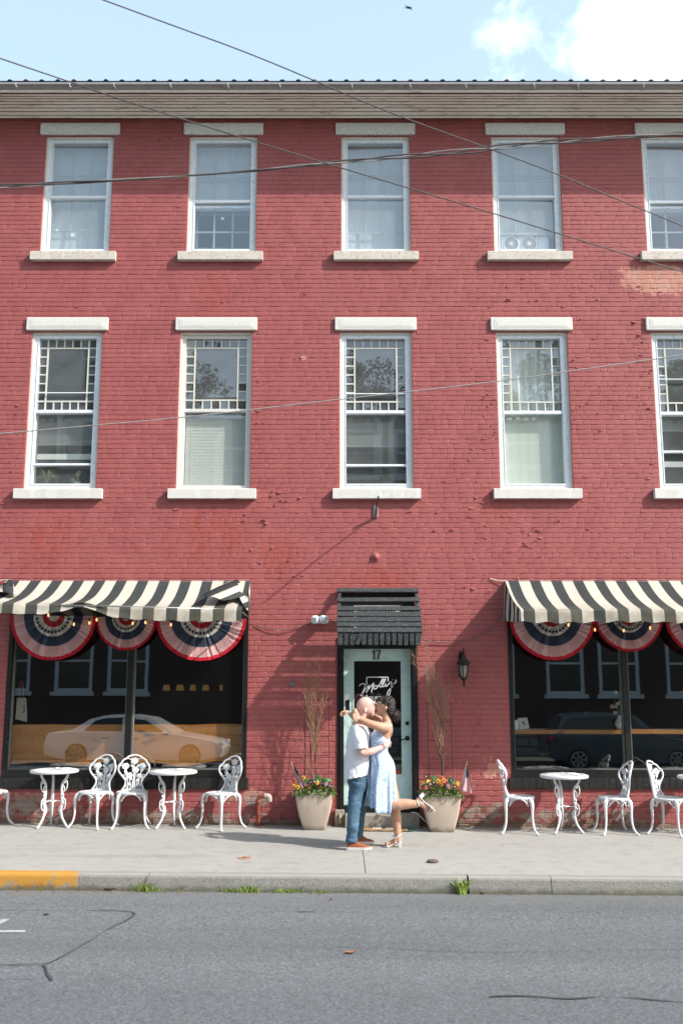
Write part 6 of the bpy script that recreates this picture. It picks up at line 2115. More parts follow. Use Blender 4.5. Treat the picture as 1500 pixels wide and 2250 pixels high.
# shirt with rolled sleeves
b = MB()
b.loft([ell((781, 1588.5), (801, 1592.5), .085, YB), ell((775, 1592), (805, 1596), .14, YB), ell((769, 1598), (808, 1602), .205, YB), ell((764.5, 1608), (810, 1611), .222, YB), ell((761.5, 1626), (811, 1626), .205, YB),
        ell((759.5, 1650), (810, 1650), .19, YB), ell((757.5, 1675), (811, 1672), .19, YB), ell((755.5, 1696), (811, 1690), .20, YB), ell((754.5, 1711.5), (810, 1702), .205, YB), ell((757, 1710), (808, 1701), .19, YB)])
b.tube([pt(785, 1603, -.165), pt(788, 1620, -.215), pt(792.5, 1641, -.245)], [.084, .080, .078], 14, smooth=4)
b.tube([pt(795, 1603, .165), pt(803, 1620, .215), pt(809, 1638, .245)], [.084, .078, .072], 14, smooth=4)
sh = remeshed(b, 'shirt', M['shirt'], man, .0075, 3)
for v in sh.data.vertices:
    p = v.co * 1.0
    n_ = mnoise.noise(Vector((p.x * 9, p.y * 9, p.z * 5))) * .010 + mnoise.noise(Vector((p.x * 22 + p.z * 9, p.y * 14, p.z * 14))) * .005
    v.co += v.normal * n_
b = MB()
b.tube([pt(781, 1587, 0), pt(786, 1584.5, -.075), pt(799, 1590, -.08), pt(804.5, 1598, -.02)], [(.012, .007)] * 4, 8, smooth=4)
b.tube([pt(781, 1587, 0), pt(786, 1584.5, .075), pt(799, 1590, .08), pt(804.5, 1598, .02)], [(.012, .007)] * 4, 8, smooth=4)
b.build('collar', M['shirt'], man, True)
cf = MB().tube([pt(792.0, 1638.5, -.244), pt(793.2, 1645.5, -.249)], [.081, .079], 18, cap=False)
cf.build('cuff', M['shirt'], man, True)
# jeans
b = MB()
b.loft([ell((764, 1698), (808, 1698), .165, YB), ell((762, 1708), (809.5, 1708), .18, YB), ell((763.5, 1722), (809.5, 1722), .182, YB), ell((768, 1736), (807, 1736), .16, YB)])
b.tube([pt(786, 1718, -.085), pt(781.5, 1748, -.088), pt(777.5, 1778, dn_ * .8), pt(775, 1812, dn_), pt(773, 1838, dn_), pt(772.5, 1851, dn_)],
       [(.118, .095), (.102, .088), (.079, .074), (.070, .068), (.064, .064), (.060, .062)], 18, smooth=4)
b.tube([pt(789, 1718, .085), pt(792, 1748, .088), pt(791.5, 1778, df_ * .8), pt(788, 1810, df_), pt(786.5, 1832, df_), pt(786, 1840, df_)],
       [(.115, .095), (.092, .085), (.072, .070), (.062, .062), (.058, .058), (.056, .058)], 18, smooth=4)
jn = remeshed(b, 'jeans', M['jeans'], man, .007, 3)
for v in jn.data.vertices:
    p = v.co
    low = max(0, 1 - abs(p.z - .10) / .14) + .5 * max(0, 1 - abs(p.z - .50) / .10)
    v.co += v.normal * (mnoise.noise(Vector((p.x * 7, p.y * 7, p.z * 24))) * (.005 + .011 * low))
MB().tube([pt(785.5, 1703, -.185), pt(785.5, 1718, -.187)], .004, 5).build('side_seam', M['jeans'], man)
# beard, eye, brow
b = MB()
sec = []
for (bx, by, fx, fy, hw) in [(805, 1563.5, 822.0, 1564.2, .052), (805.5, 1567, 820.5, 1567.5, .0535), (807, 1570.5, 819, 1571, .046), (809.5, 1573.8, 816.5, 1574, .032)]:
    sec.append(ell((bx, by), (fx, fy), hw, YB, 20, 2))
b.loft(sec)
bd_ = remeshed(b, 'beard', M['stubble'], man, .006, 2)
for s_ in (-1, 1):
    MB().tube([pt(817.0, 1551.5, s_ * .047), pt(819.3, 1552.6, s_ * .040), pt(821.0, 1552.2, s_ * .030)], .0034, 6, smooth=3).build('eyelid', M['lash'], man, True)
    MB().tube([pt(816.0, 1547.2, s_ * .050), pt(819.2, 1546, s_ * .043), pt(821.6, 1547, s_ * .028)], .0045, 6, smooth=3).build('eyebrow', M['stubble'], man, True)
MB().tube([pt(821.5, 1561.5, -.026), pt(824.3, 1562, -.010), pt(824.3, 1562, .010), pt(821.5, 1561.5, .026)], .0055, 7, smooth=3).build('lips', M['lip'], man, True)
# sneakers
def sneaker(px0, px1, Y, lab=None):
    heel, toe = G(px0, 1868).x, 0
    x0 = WX(px0, 1862, Y); x1 = WX(px1, 1862, Y); L = x1 - x0
    g = gz(x0) + .0
    def prof(t):                                  # half width and top height along the shoe
        hw = [(0, .030), (.06, .038), (.25, .040), (.5, .044), (.72, .050), (.88, .044), (.96, .030), (1, .014)]
        ht = [(0, .060), (.04, .088), (.20, .098), (.38, .104), (.52, .088), (.68, .066), (.85, .054), (.95, .046), (1, .034)]
        def ip(tb):
            for (a, va), (b_, vb) in zip(tb[:-1], tb[1:]):
                if a <= t <= b_: return va + (vb - va) * (t - a) / (b_ - a)
            return tb[-1][1]
        return ip(hw), ip(ht)
    sole = MB(); up = MB(); rs = []; ru = []
    for i in range(21):
        t = i / 20; hw, ht = prof(t); x = x0 + L * t
        ts = .002 + .012 * max(0, t - .8) / .2
        rs.append([(x, Y - hw - .004, g + .034), (x, Y - hw - .001, g + ts), (x, Y + hw + .001, g + ts), (x, Y + hw + .004, g + .034)])
        w = hw * .97
        ru.append([Vector((x + .006 * (1 - 2 * t), Y + w * math.copysign(abs(math.cos(a)) ** .8, math.cos(a)), g + .028 + max(.006, ht - .028) * math.sin(a) ** .75)) for a in [math.pi * k / 10 for k in range(11)]])
    sole.loft(rs); up.loft(ru)
    u = up.build('sneaker_upper', M['brown_leather'], man, 'auto')
    sole.build('sneaker_sole', M['rubber_white'], man, 'auto')
    lc = MB()
    for t in (.36, .42, .48, .54, .60):
        hw, ht = prof(t); x = x0 + L * t
        lc.tube([(x - .01, Y - hw * .62, g + ht - .016), (x, Y, g + ht + .004), (x + .01, Y + hw * .62, g + ht - .016)], .0035, 5, smooth=3)
    hw, ht = prof(.36); x = x0 + L * .36
    lc.tube([(x, Y - .004, g + ht + .006), (x + .02, Y - .03, g + ht + .010), (x + .035, Y - .035, g + ht - .015)], .003, 5, smooth=3)
    lc.tube([(x, Y + .004, g + ht + .006), (x + .03, Y + .01, g + ht + .016), (x + .05, Y + .0, g + ht - .012)], .003, 5, smooth=3)
    lc.build('laces', M['lace'], man, True)
sneaker(760, 817, YN); sneaker(768, 823, YF)

wom = thing('person', 'woman with dark curly pinned up hair in light blue floral dress, one foot raised', 'person', (pt(850, 1800).x, YB, gz(.6)))
b = MB()
dy = 0.0
b.ball(pt(845, 1549, dy), (.095, .076, .100), 18)
b.ball(pt(838.5, 1556, dy), (.070, .062, .086), 16)
b.ball(pt(832.5, 1566.5, dy), (.036, .038, .034), 12)
b.tube([pt(829, 1550, dy), pt(826.6, 1556, dy), pt(829, 1558.5, dy)], [.011, .014, .010], 8, smooth=3)
b.ball(pt(828.0, 1562, dy), (.013, .022, .010), 8)
for s_ in (-1, 1):
    b.ball(pt(847, 1555.5, s_ * .077), (.015, .008, .026), 10)
b.tube([pt(846, 1566), pt(848, 1577), pt(851, 1590)], [.050, .048, .060], 12, smooth=3)
b.loft([ell((841, 1587), (860, 1588), .09, YB), ell((836, 1594), (862, 1594), .16, YB), ell((832, 1606), (861, 1606), .155, YB), ell((824, 1622), (857, 1620), .14, YB), ell((818, 1648), (850, 1648), .115, YB), ell((815, 1680), (866, 1682), .165, YB), ell((820, 1702), (866, 1702), .165, YB), ell((826, 1712), (862, 1712), .14, YB)])
# near arm over his shoulder, hand drooping beyond
b.tube([pt(851, 1599, -.150), pt(836, 1597, -.205), pt(812, 1590, -.235), pt(789, 1580.5, -.215), pt(778, 1575.5, -.14), pt(768, 1568.5, -.06)],
       [.058, .053, .044, .038, .034, .024], 12, smooth=4)
b.ball(pt(759, 1564.5, -.045), (.044, .020, .026), 10)
fingers(b, [[(756, 1563.5, -.055), (750, 1564.5, -.062), (746.5, 1571, -.06)], [(756, 1564.5, -.043), (750, 1567, -.05), (747.5, 1573.5, -.05)], [(757, 1566, -.032), (752, 1569.5, -.038), (750.5, 1575, -.04)], [(758, 1567, -.022), (754.5, 1571, -.028), (753.5, 1575.5, -.03)], [(762, 1566.5, -.07), (757, 1570, -.075), (754, 1572, -.07)]], .0085)
# far arm behind his neck, hand hanging over the near elbow
b.tube([pt(846, 1594, .135), pt(828, 1578, .185), pt(806, 1574.5, .165), pt(790, 1568, .115), pt(782, 1563, .02), pt(779.5, 1560.5, -.10)], [.050, .044, .036, .034, .030, .023], 12, smooth=4)
b.ball(pt(780, 1566, -.190), (.032, .028, .040), 10)
b.tube([pt(779.5, 1560.5, -.10), pt(779.5, 1561, -.15), pt(780, 1566, -.2)], [.023, .024, .022], 9, smooth=3)
fingers(b, [[(775.5, 1569, -.215), (776, 1576, -.243), (777.5, 1583, -.258)], [(778.5, 1570, -.218), (779.5, 1578, -.25), (781, 1586.5, -.262)], [(781.5, 1570, -.217), (782.5, 1578, -.25), (783.5, 1586, -.262)], [(784, 1569, -.212), (785, 1575.5, -.245), (785.5, 1581, -.258)], [(785, 1564, -.19), (787.5, 1569, -.215), (787.5, 1573, -.235)]])
# legs
ws = YW - YB
b.tube([pt(850, 1702, .06), pt(861, 1745, .03), pt(867, 1775, ws), pt(870, 1797, ws), pt(872, 1820, ws), pt(874, 1842, ws), pt(875, 1850, ws)], [.088, .078, .060, .060, .048, .037, .036], 14, smooth=4)
b.tube([pt(845, 1702, -.07), pt(852, 1740, -.075), pt(858, 1764, -.085), pt(874, 1767.5, -.10), pt(890, 1766.5, -.10), pt(908, 1766.5, -.10), pt(919, 1767, -.10)], [.080, .070, .068, .066, .060, .046, .037], 14, smooth=4)
# standing foot in the sandal: heel high, ball down
gW = gz(P(862, 1861, YW).x)
def fw(px, z, o=0.0): q = P(px, 1861, YW); return Vector((q.x, YW + o, gW + z))
b.tube([fw(876.5, .105), fw(873, .082), fw(866, .058), fw(858, .034), fw(851, .024), fw(846, .020)], [(.034, .030), (.034, .033), (.028, .034), (.019, .038), (.014, .040), (.011, .034)], 12, smooth=3)
b.ball(fw(878.5, .085), (.030, .028, .032), 10)
for k in range(5):
    o = (-.030 + .0155 * k)
    b.tube([fw(848, .022, o * .9), fw(843.5 + abs(k - 1.5) * .6, .014, o)], .0095 if k else .012, 7)
# raised foot
lf_h, lf_t = pt(921, 1763, -.10), pt(942, 1783, -.10)
ax = (lf_t - lf_h).normalized(); sn = Vector((-ax.z, 0, ax.x)); sn = sn if sn.x > 0 else -sn   # sole normal, away from the shin
def rf_(u, n_, o=0.0): return lf_h + ax * u + sn * n_ + Vector((0, o, 0))
b.tube([rf_(-.015, .0), rf_(.03, .004), rf_(.08, .012), rf_(.13, .026), rf_(.165, .034)], [(.034, .030), (.033, .034), (.024, .036), (.017, .040), (.013, .038)], 12, smooth=3)
b.ball(rf_(-.03, .012), (.028, .027, .028), 10)
for k in range(5):
    o = -.030 + .0155 * k
    b.tube([rf_(.155, .034, o * .9), rf_(.185 - abs(k - 1.5) * .004, .034, o)], .0095, 7)
wb = remeshed(b, 'body', M['skin_w'], wom, .0060, 4)

# dress
b = MB()
N = 64
rows = [((857.5, 1618), (822, 1603), .137, 0), ((857, 1622), (815, 1612), .150, 0), ((856, 1631), (811.5, 1626), .155, 0), ((852.5, 1641), (813, 1640), .140, 0), ((850.5, 1649), (815, 1650), .128, 0),
        ((856, 1659), (814, 1660), .150, .003), ((864, 1670), (813, 1672), .178, .005), ((868.5, 1683), (811.5, 1686), .192, .008), ((868.5, 1698), (810, 1703), .196, .012),
        ((867, 1715), (808.5, 1722), .198, .018), ((867, 1735), (807.5, 1742), .204, .025), ((869, 1750), (806.5, 1757), .212, .032), ((867, 1767), (808, 1769), .218, .036)]
rings = []
for k, (bk, ft, hw, wav) in enumerate(rows):
    r = ell(bk, ft, hw, YB, N, 2.1 if k < 8 else 2.6)
    c = sum(r, Vector()) / N
    out = []
    for j, q in enumerate(r):
        t = 2 * math.pi * j / N
        d = (q - c); d.z = 0
        a = wav * (math.sin(t * 9 + 1) * .6 + math.sin(t * 5 + 2) * .5 + .4 * math.sin(t * 14))
        dz = 0
        if k == len(rows) - 1:
            dz = -.015 * max(0, math.sin(-t)) - .070 * math.exp(-((t - 4.50) / .60) ** 2) - .008 * math.sin(t * 9 + 1)
        if k == len(rows) - 2: dz = -.025 * math.exp(-((t - 4.50) / .60) ** 2)
        out.append(q + d.normalized() * a + Vector((0, 0, dz)))
    rings.append(out)
b.loft(rings, cap=False)
dr = b.build('dress', M['dress'], wom, True, fix=False)
sm = dr.modifiers.new('sub', 'SUBSURF'); sm.levels = 1; sm.render_levels = 2
sd = dr.modifiers.new('thick', 'SOLIDIFY'); sd.thickness = .004; sd.offset = -1
# wrap edge falling open at the front, tie and straps
b = MB()
fl = [(813, 1664, 812, 1672), (810, 1680, 807, 1690), (811, 1700, 806, 1709), (813, 1722, 808, 1728), (812, 1742, 804, 1748), (815, 1752, 804, 1758)]
e1 = [pt(x, y, -.06) for x, y, _, _ in fl]; e2 = [pt(x2, y2, -.10 + .02 * (i % 2)) for i, (_, _, x2, y2) in enumerate(fl)]
n = len(fl); b.add(e1 + e2, [(i, i + 1, n + i + 1, n + i) for i in range(n - 1)])
o = b.build('wrap_edge', M['dress'], wom, True, fix=False)
sd = o.modifiers.new('t', 'SOLIDIFY'); sd.thickness = .006
b = MB()
for pts in ([(818, 1656, -.150), (822, 1666, -.175), (825, 1682, -.188)], [(818, 1656, -.150), (817, 1670, -.165), (818, 1688, -.175), (817, 1704, -.17)], [(815, 1655, -.11), (819, 1653, -.15), (826, 1652, -.155)]):
    b.tube([pt(*q) for q in pts], [(.007, .003)] * 3 if len(pts) == 3 else [(.007, .003)] * 4, 6, smooth=4)
b.build('tie', M['dress'], wom, True)
b = MB()
for s_ in (-1, 1):
    b.tube([pt(858.5, 1619, s_ * .085), pt(861.8, 1605, s_ * .098), pt(859.5, 1593, s_ * .098), pt(853, 1587.5, s_ * .095), pt(842, 1592, s_ * .10), pt(832, 1604, s_ * .11)], .0038, 6, smooth=4)
b.build('strap', M['white_leather'], wom, True)
# hair
b = MB()
b.ball(pt(849.5, 1545.5), (.104, .084, .094), 18)
b.ball(pt(838, 1536.5), (.058, .062, .036), 14)
b.ball(pt(855, 1556), (.070, .080, .078), 14)
b.ball(pt(857, 1565), (.046, .062, .050), 12)
rr = random.Random(5)
bc = pt(868, 1573)
for k in range(46):
    d = Vector((rr.gauss(0, 1), rr.gauss(0, 1), rr.gauss(0, 1))).normalized()
    b.ball(bc + Vector((d.x * .046, d.y * .048, d.z * .054)) * rr.uniform(.5, 1.08), rr.uniform(.014, .026), 7)
for k in range(40):
    t = rr.random(); q = pt(832 + 30 * t, 1534 + 18 * t * rr.random(), 0); q.y = YB + rr.choice((-1, 1)) * .08 * math.sqrt(rr.random())
    b.ball(q, rr.uniform(.012, .018), 6)
hm = remeshed(b, 'hair', M['hair'], wom, .0055, 1)
for v in hm.data.vertices:
    p = v.co
    v.co += v.normal * (mnoise.noise(p * 48) * .006 + mnoise.noise(p * 95) * .004)
# curls standing clear of the knot
b = MB()
for k in range(70):
    d = Vector((rr.gauss(.15, 1), rr.gauss(-.1, 1), rr.gauss(-.1, 1))).normalized()
    c = bc + Vector((d.x * .058, d.y * .056, d.z * .066)); u = d.orthogonal().normalized(); w = d.cross(u); R_ = rr.uniform(.007, .014)
    b.tube([c + (u * math.cos(a) + w * math.sin(a)) * R_ + d * (.006 * a / 3) for a in [i * .8 for i in range(9)]], .0022, 4)
o = b.build('loose_curls', M['hair'], wom, True); o['kind'] = 'stuff'
for s_ in (-1, 1):
    MB().tube([pt(835.0, 1552.0, s_ * .052), pt(832.4, 1553.2, s_ * .044), pt(830.6, 1552.6, s_ * .032)], .0034, 6, smooth=3).build('eyelid', M['lash'], wom, True)
    MB().tube([pt(836.0, 1547.4, s_ * .054), pt(832.6, 1546, s_ * .047), pt(829.8, 1547.2, s_ * .030)], .0036, 6, smooth=3).build('eyebrow', M['lash'], wom, True)
    MB().ball(pt(847, 1561, s_ * .082), .004, 6).build('earring', M['steel'], wom, True)
MB().tube([pt(829, 1561.8, -.024), pt(826.2, 1562.3, -.010), pt(826.2, 1562.3, .010), pt(829, 1561.8, .024)], .0052, 7, smooth=3).build('lips', M['lip'], wom, True)
# sandals
WL = M['white_leather']
so = MB(); rs = []
for px, z, hw in [(842, .004, .026), (846, .002, .038), (852, .004, .040), (858, .016, .034), (866, .042, .029), (873, .058, .030), (880, .060, .028), (882, .060, .020)]:
    rs.append([fw(px, z, -hw), fw(px, z, hw), fw(px, z + .011, hw), fw(px, z + .011, -hw)])
so.loft(rs); so.build('sandal_sole', WL, wom, 'auto')
h0, h1 = fw(875.2, 0), fw(882.3, 0)
MB().loft([[Vector((h0.x + .002, YW - .021, gW + .001)), Vector((h1.x - .003, YW - .021, gW + .001)), Vector((h1.x - .003, YW + .021, gW + .001)), Vector((h0.x + .002, YW + .021, gW + .001))],
           [Vector((h0.x - .003, YW - .028, gW + .060)), Vector((h1.x + .001, YW - .028, gW + .060)), Vector((h1.x + .001, YW + .028, gW + .060)), Vector((h0.x - .003, YW + .028, gW + .060))]]).build('sandal_heel', WL, wom)
st = MB()
st.tube([fw(850, .008, -.041), fw(849.5, .036, -.034), fw(849.5, .046, 0), fw(849.5, .036, .034), fw(850, .008, .041)], [(.017, .004)] * 5, 8, smooth=3)
st.tube([fw(867.5, .046, -.033), fw(867.5, .08, -.036), fw(869, .108, -.036)], [(.010, .004)] * 3, 7, smooth=3)
st.tube([fw(869, .108, -.037), fw(862.5, .125, .0), fw(869, .112, .037), fw(878, .140, .034), fw(881.5, .150, 0), fw(877, .135, -.036)], .0065, 7, smooth=4, closed=True)
st.build('sandal_strap', WL, wom, True)
so = MB(); rs = []
for u, n_, hw in [(-.052, .046, .020), (-.045, .044, .028), (-.01, .040, .030), (.04, .036, .029), (.09, .042, .034), (.13, .048, .040), (.165, .050, .038), (.192, .046, .026)]:
    rs.append([rf_(u, n_, -hw), rf_(u, n_, hw), rf_(u, n_ + .011, hw), rf_(u, n_ + .011, -hw)])
so.loft(rs); so.build('sandal_sole', WL, wom, 'auto')
MB().loft([[rf_(-.052, .052, -.027), rf_(-.008, .050, -.027), rf_(-.008, .050, .027), rf_(-.052, .052, .027)], [rf_(-.050, .105, -.021), rf_(-.012, .105, -.021), rf_(-.012, .105, .021), rf_(-.050, .105, .021)]]).build('sandal_heel', WL, wom)
st = MB()
st.tube([rf_(.135, .050, -.042), rf_(.14, .020, -.036), rf_(.14, .008, 0), rf_(.14, .020, .036), rf_(.135, .050, .042)], [(.017, .004)] * 5, 8, smooth=3)
st.tube([rf_(.03, .040, -.034), rf_(.022, .005, -.037), rf_(.012, -.022, -.036)], [(.009, .004)] * 3, 7, smooth=3)
st.tube([rf_(.012, -.026, -.038), rf_(.030, -.032, 0), rf_(.012, -.026, .038), rf_(-.030, -.008, .034), rf_(-.040, -.002, 0), rf_(-.030, -.008, -.034)], .0065, 7, smooth=4, closed=True)
st.build('sandal_strap', WL, wom, True)

# ------------------------------------------------------------------ inside the shop and the upper rooms
wm = NT('live_edge_wood'); p_ = wm.pos()
cc = wm.mix(wm.noise(1.0, 5, .6, wm.scaled(p_, (1.2, 5, 16)), .8), S1(142, 80, 26), S1(190, 130, 60))
cc = wm.mix(wm.math('MULTIPLY', wm.ramp(wm.noise(1.0, 4, .6, wm.scaled(p_, (2.2, 4, 7), (3, 0, 1)), .5), .62, .72), .8), cc, S(84, 54, 36))
cc = wm.mix(wm.ramp(wm.voro(1.0, wm.scaled(p_, (2.1, 1, 4.2))), .10, .05), cc, S(70, 46, 34))
wm.col(cc); wm.set(Roughness=.4); M['wood'] = wm.mat
def plank(px0, px1, yt, yb, Y, th, name, lab, cat, amp):
    b = MB(); rings = []
    xa, xb = WX(px0, 1640, Y), WX(px1, 1640, Y); zt, zb = WZ(yt, Y), WZ(yb, Y); n = 44
    for i in range(n + 1):
        x = xa + (xb - xa) * i / n
        a = amp * mnoise.noise(Vector((x * 1.6, 1, 0))); c = amp * mnoise.noise(Vector((x * 2.1, 7, 0))) * 1.6
        rings.append([(x, Y, zb + c), (x, Y + th, zb + c + .02), (x, Y + th, zt + a), (x, Y, zt + a)])
    b.loft(rings); return tag(b.build(name, M['wood'], None, 'auto'), lab, cat)
plank(16, 545, 1592, 1678, .17, .05, 'wood_slab', 'broad live edge wooden slab standing inside the left shop window', 'wood slab', .035)
MB_ = MB()
r = thing('slab_stand', 'dark low stand under the wooden slab in the left shop window', 'stand', (WX(280, 1690, .4), .5, .05))
for px in (60, 280, 500):
    x = WX(px, 1690, .45); MB().box(x - .06, x + .06, .30, .6, .052, WZ(1672, .34)).build('post', M['black_wood'], r)
c = P(47, 1560, .22)
r = thing('tote_bag', 'cream canvas tote bag hanging by its red strap inside the left shop window', 'bag', c)
b = MB(); b.loft([[P(38, 1533, .20), P(58, 1533, .20), P(58, 1533, .25), P(38, 1533, .25)], [P(36, 1560, .18), P(60, 1562, .18), P(60, 1562, .27), P(36, 1560, .27)], [P(34, 1580, .19), P(60, 1586, .19), P(60, 1586, .25), P(34, 1580, .25)]])
b.build('bag', simple('canvas', S(196, 190, 176), .9, .06, 14), r, 'auto')
MB().tube([P(43, 1534, .21), P(44, 1505, .22), P(48, 1497, .22), P(51, 1505, .22), P(52, 1534, .21)], [(.022, .008)] * 5, 7, smooth=4).build('strap', simple('red_strap', S(146, 60, 60), .85, .1), r, True)
b = MB().tube([P(51, 1553, .176), P(54, 1549, .176), P(53, 1558, .176), P(56, 1556, .176), P(51, 1566, .176), P(57, 1562, .176)], .003, 4, smooth=3); b.build('scribble', M['lash'], r)
M['glow_tan'] = emitter('tan_added_glow', S(226, 172, 96), .10)  # tan shapes of unknown kind, given an added glow
for px, w in ((366, 15), (396, 16), (424, 12), (452, 14), (486, 7)):
    Y = 2.4; c = P(px, 1511, Y); w = w * .52
    r = thing('glow_shape', {366: 'first from the left', 396: 'second', 424: 'third', 452: 'fourth', 486: 'narrow last'}[px] + ' of five small tan glowing lampshades deep inside the left shop window', 'lamp', c, 'row of lit shades inside the left shop')
    MB().lathe([(.115 * w / 15, -.045), (.105 * w / 15, .0), (.09 * w / 15, .045)], c, 12, cap=False).build('tan_shell', M['glow_tan'], r, True)
    MB().tube([c + Vector((0, 0, .05)), c + Vector((0, 0, .9))], .006, 5).build('cord', M['cable'], r)
plank(1126, 1642, 1604, 1612.5, .30, .30, 'shelf', 'narrow wooden counter shelf along the inside of the right shop window', 'shelf', .002)
zs = WZ(1604, .30)
c = P(1362, 1590, .38); c.z = zs
r = thing('flower_vase', 'white vase of pale flowers on the wooden shelf beside the right window mullion', 'vase', c)
MB().lathe([(.0, .002), (.045, .003), (.075, .05), (.078, .09), (.05, .14), (.03, .175), (.034, .195), (.0, .19)], c, 18).build('vase', M['white_trim'], r, True)
rr = random.Random(4)
fl1 = simple('blush_flower', S(216, 184, 176), .8, .1, 20); fl2 = simple('white_flower', S(226, 224, 214), .8, .05, 20)
for k in range(16):
    q = c + Vector((rr.uniform(-.10, .11), rr.uniform(-.08, .08), .22 + rr.uniform(0, .33)))
    MB().ball(q, rr.uniform(.022, .038), 8).build('bloom', rr.choice([fl1, fl2, fl2]), r, True)
b = MB()
for k in range(12): b.tube([c + Vector((0, 0, .18)), c + Vector((rr.uniform(-.08, .1), rr.uniform(-.06, .06), rr.uniform(.3, .5)))], .004, 4)
b.build('stems', M['leaf2'], r)
a0, a1, a2, a3 = P(1140, 1603, .40), P(1162, 1600, .46), P(1157, 1577, .50), P(1136, 1578, .45)
dz = zs - min(a0.z, a1.z) + .001
t = thing('card', 'white printed card standing at the left end of the right window shelf', 'card', a0)
cd = MB().add([a0 + Vector((0, 0, dz)), a1 + Vector((0, 0, dz)), a2 + Vector((0, 0, dz)), a3 + Vector((0, 0, dz))], [(0, 1, 2, 3)]).build('card', M['white_trim'], t); cd.modifiers.new('t', 'SOLIDIFY').thickness = .004
m_ = (a0 + a1 + a2 + a3) / 4 + Vector((0, -.006, dz))
MB().lathe([(.035, -.001), (.0, -.001)], m_ + Vector((-.01, 0, -.01)), 14, axis='Y').build('emblem', M['blind_grey'], t)
c = P(1130, 1600, .36); c.z = zs
t = thing('jar', 'small ribbed cream jar at the far left of the right window shelf', 'jar', c)
MB().lathe([(.0, .001), (.05, .002)] + [(.054 - .006 * (k % 2), .012 + .012 * k) for k in range(9)] + [(.045, .13), (.0, .13)], c, 16).build('jar', M['blind'], t, True)
# plants on the sill of the leftmost middle floor window
w = WINS[5]; gx0, gx1, g0, g1 = w['g']
def on_sill(px): return Vector((WX(px, 1050, .25), .25, g0 - .02))
MB_s = MB().box(gx0 - .02, gx1 + .02, .17, .40, g0 - .05, g0 - .021); MB_s.build('inner_sill', M['white_trim'], w['win'])
c = on_sill(103)
t = thing('spider_plant', 'spider plant arching on the sill of the leftmost middle floor window', 'plant', c)
MB().lathe([(.0, .0), (.045, .001), (.06, .06), (.055, .065), (.0, .06)], c, 14).build('pot', M['blind_grey'], t, True)
b = MB(); rr = random.Random(6)
for k in range(34):
    a = rr.uniform(0, 6.28); L = rr.uniform(.10, .24); h = rr.uniform(.10, .22)
    d = Vector((math.cos(a), math.sin(a) * .45, 0))
    p0 = c + Vector((0, 0, .06)); p1 = p0 + d * L * .45 + Vector((0, 0, h)); p2 = p0 + d * L + Vector((0, 0, h * rr.uniform(.1, .9)))
    for q in (p1, p2): q.y = max(q.y, .155)
    b.tube([p0, p1, p2], [(.006, .0015), (.006, .0015), (.001, .001)], 4, smooth=4)
b.build('leaves', leaf_mat('pale_leaf', S(150, 168, 110)), t)
c = on_sill(172)
t = thing('potted_plant', 'two leaved cutting in a ribbed white pot on the leftmost middle floor window sill', 'plant', c)
MB().lathe([(.0, .0), (.04, .001)] + [(.045 + .002 * (k % 2), .01 + .01 * k) for k in range(9)] + [(.0, .10)], c, 14).build('pot', M['white_trim'], t, True)
b = MB(); b.tube([c + Vector((0, 0, .09)), c + Vector((-.01, 0, .17)), c + Vector((0, 0, .22))], .003, 5)
for (dx, dz, r_) in ((.0, .205, .034), (.02, .225, .028), (-.065, .11, .030), (-.05, .10, .022)):
    q = c + Vector((dx, -.02, dz)); n = 10
    b.add([q + Vector((r_ * math.cos(2*math.pi*i/n), .01 * math.cos(i), r_ * 1.1 * math.sin(2*math.pi*i/n))) for i in range(n)], [tuple(range(n))])
b.build('leaves', leaf_mat('mid_leaf', S(128, 156, 96)), t, fix=False)
# twin window fan
w = WINS[3]; gx0, gx1, g0, g1 = w['g']
x0, x1 = WX(1099, 528, .22), WX(1182, 528, .22)
t = thing('window_fan', 'white twin window fan in the open bottom of the fourth top floor window', 'window fan', ((x0 + x1) / 2, .24, g0))
zt = WZ(519, .22)
MB().bbox(x0, x1, .20, .30, g0 - .05, zt, .02).build('housing', M['alu'], t)
MB().box(x1 + .002, WX(1204, 528, .22), .21, .25, g0 - .05, zt - .02).build('side_panel', M['alu'], t)
for px in (1122, 1161):
    c = P(px, 536, .199)
    MB().lathe([(.115, .0), (.115, -.012), (.104, -.012), (.104, .0)], c, 24, axis='Y', cap=False).build('grille_ring', M['alu'], t, True)
    b = MB().lathe([(.102, -.002), (.0, -.0025)], c, 24, axis='Y'); b.build('blade_disc', simple('fan_shadow', S(120, 120, 110), .7, .1, 20), t)
    b = MB().lathe([(.030, -.004), (.026, -.016), (.0, -.018)], c, 14, axis='Y')
    for k in range(14):
        a = 2 * math.pi * k / 14
        b.tube([c + Vector((.03 * math.cos(a), -.010, .03 * math.sin(a))), c + Vector((.104 * math.cos(a), -.010, .104 * math.sin(a)))], .0025, 4)
    b.build('grille', M['alu'], t)
# glass chandelier in the second middle floor window
w = WINS[6]
c = P(483, 880, .9)
t = thing('pendant_light', 'hanging bowl light on chains behind the second middle floor window', 'pendant light', c)
top = P(487, 770, .9)
for px in (474, 482, 491, 499):
    MB().tube([P(px, 862, .9), top], .004, 4).build('chain', M['brass'], t)
MB().lathe([(.0, -.13), (.10, -.11), (.18, -.04), (.20, .0), (.19, .0), (.0, -.06)], P(470, 876, .9), 18).build('bowl', M['white_trim'], t, True)
MB().ball(P(487, 862, .9), (.03, .03, .08), 8).build('stem', M['brass'], t, True)
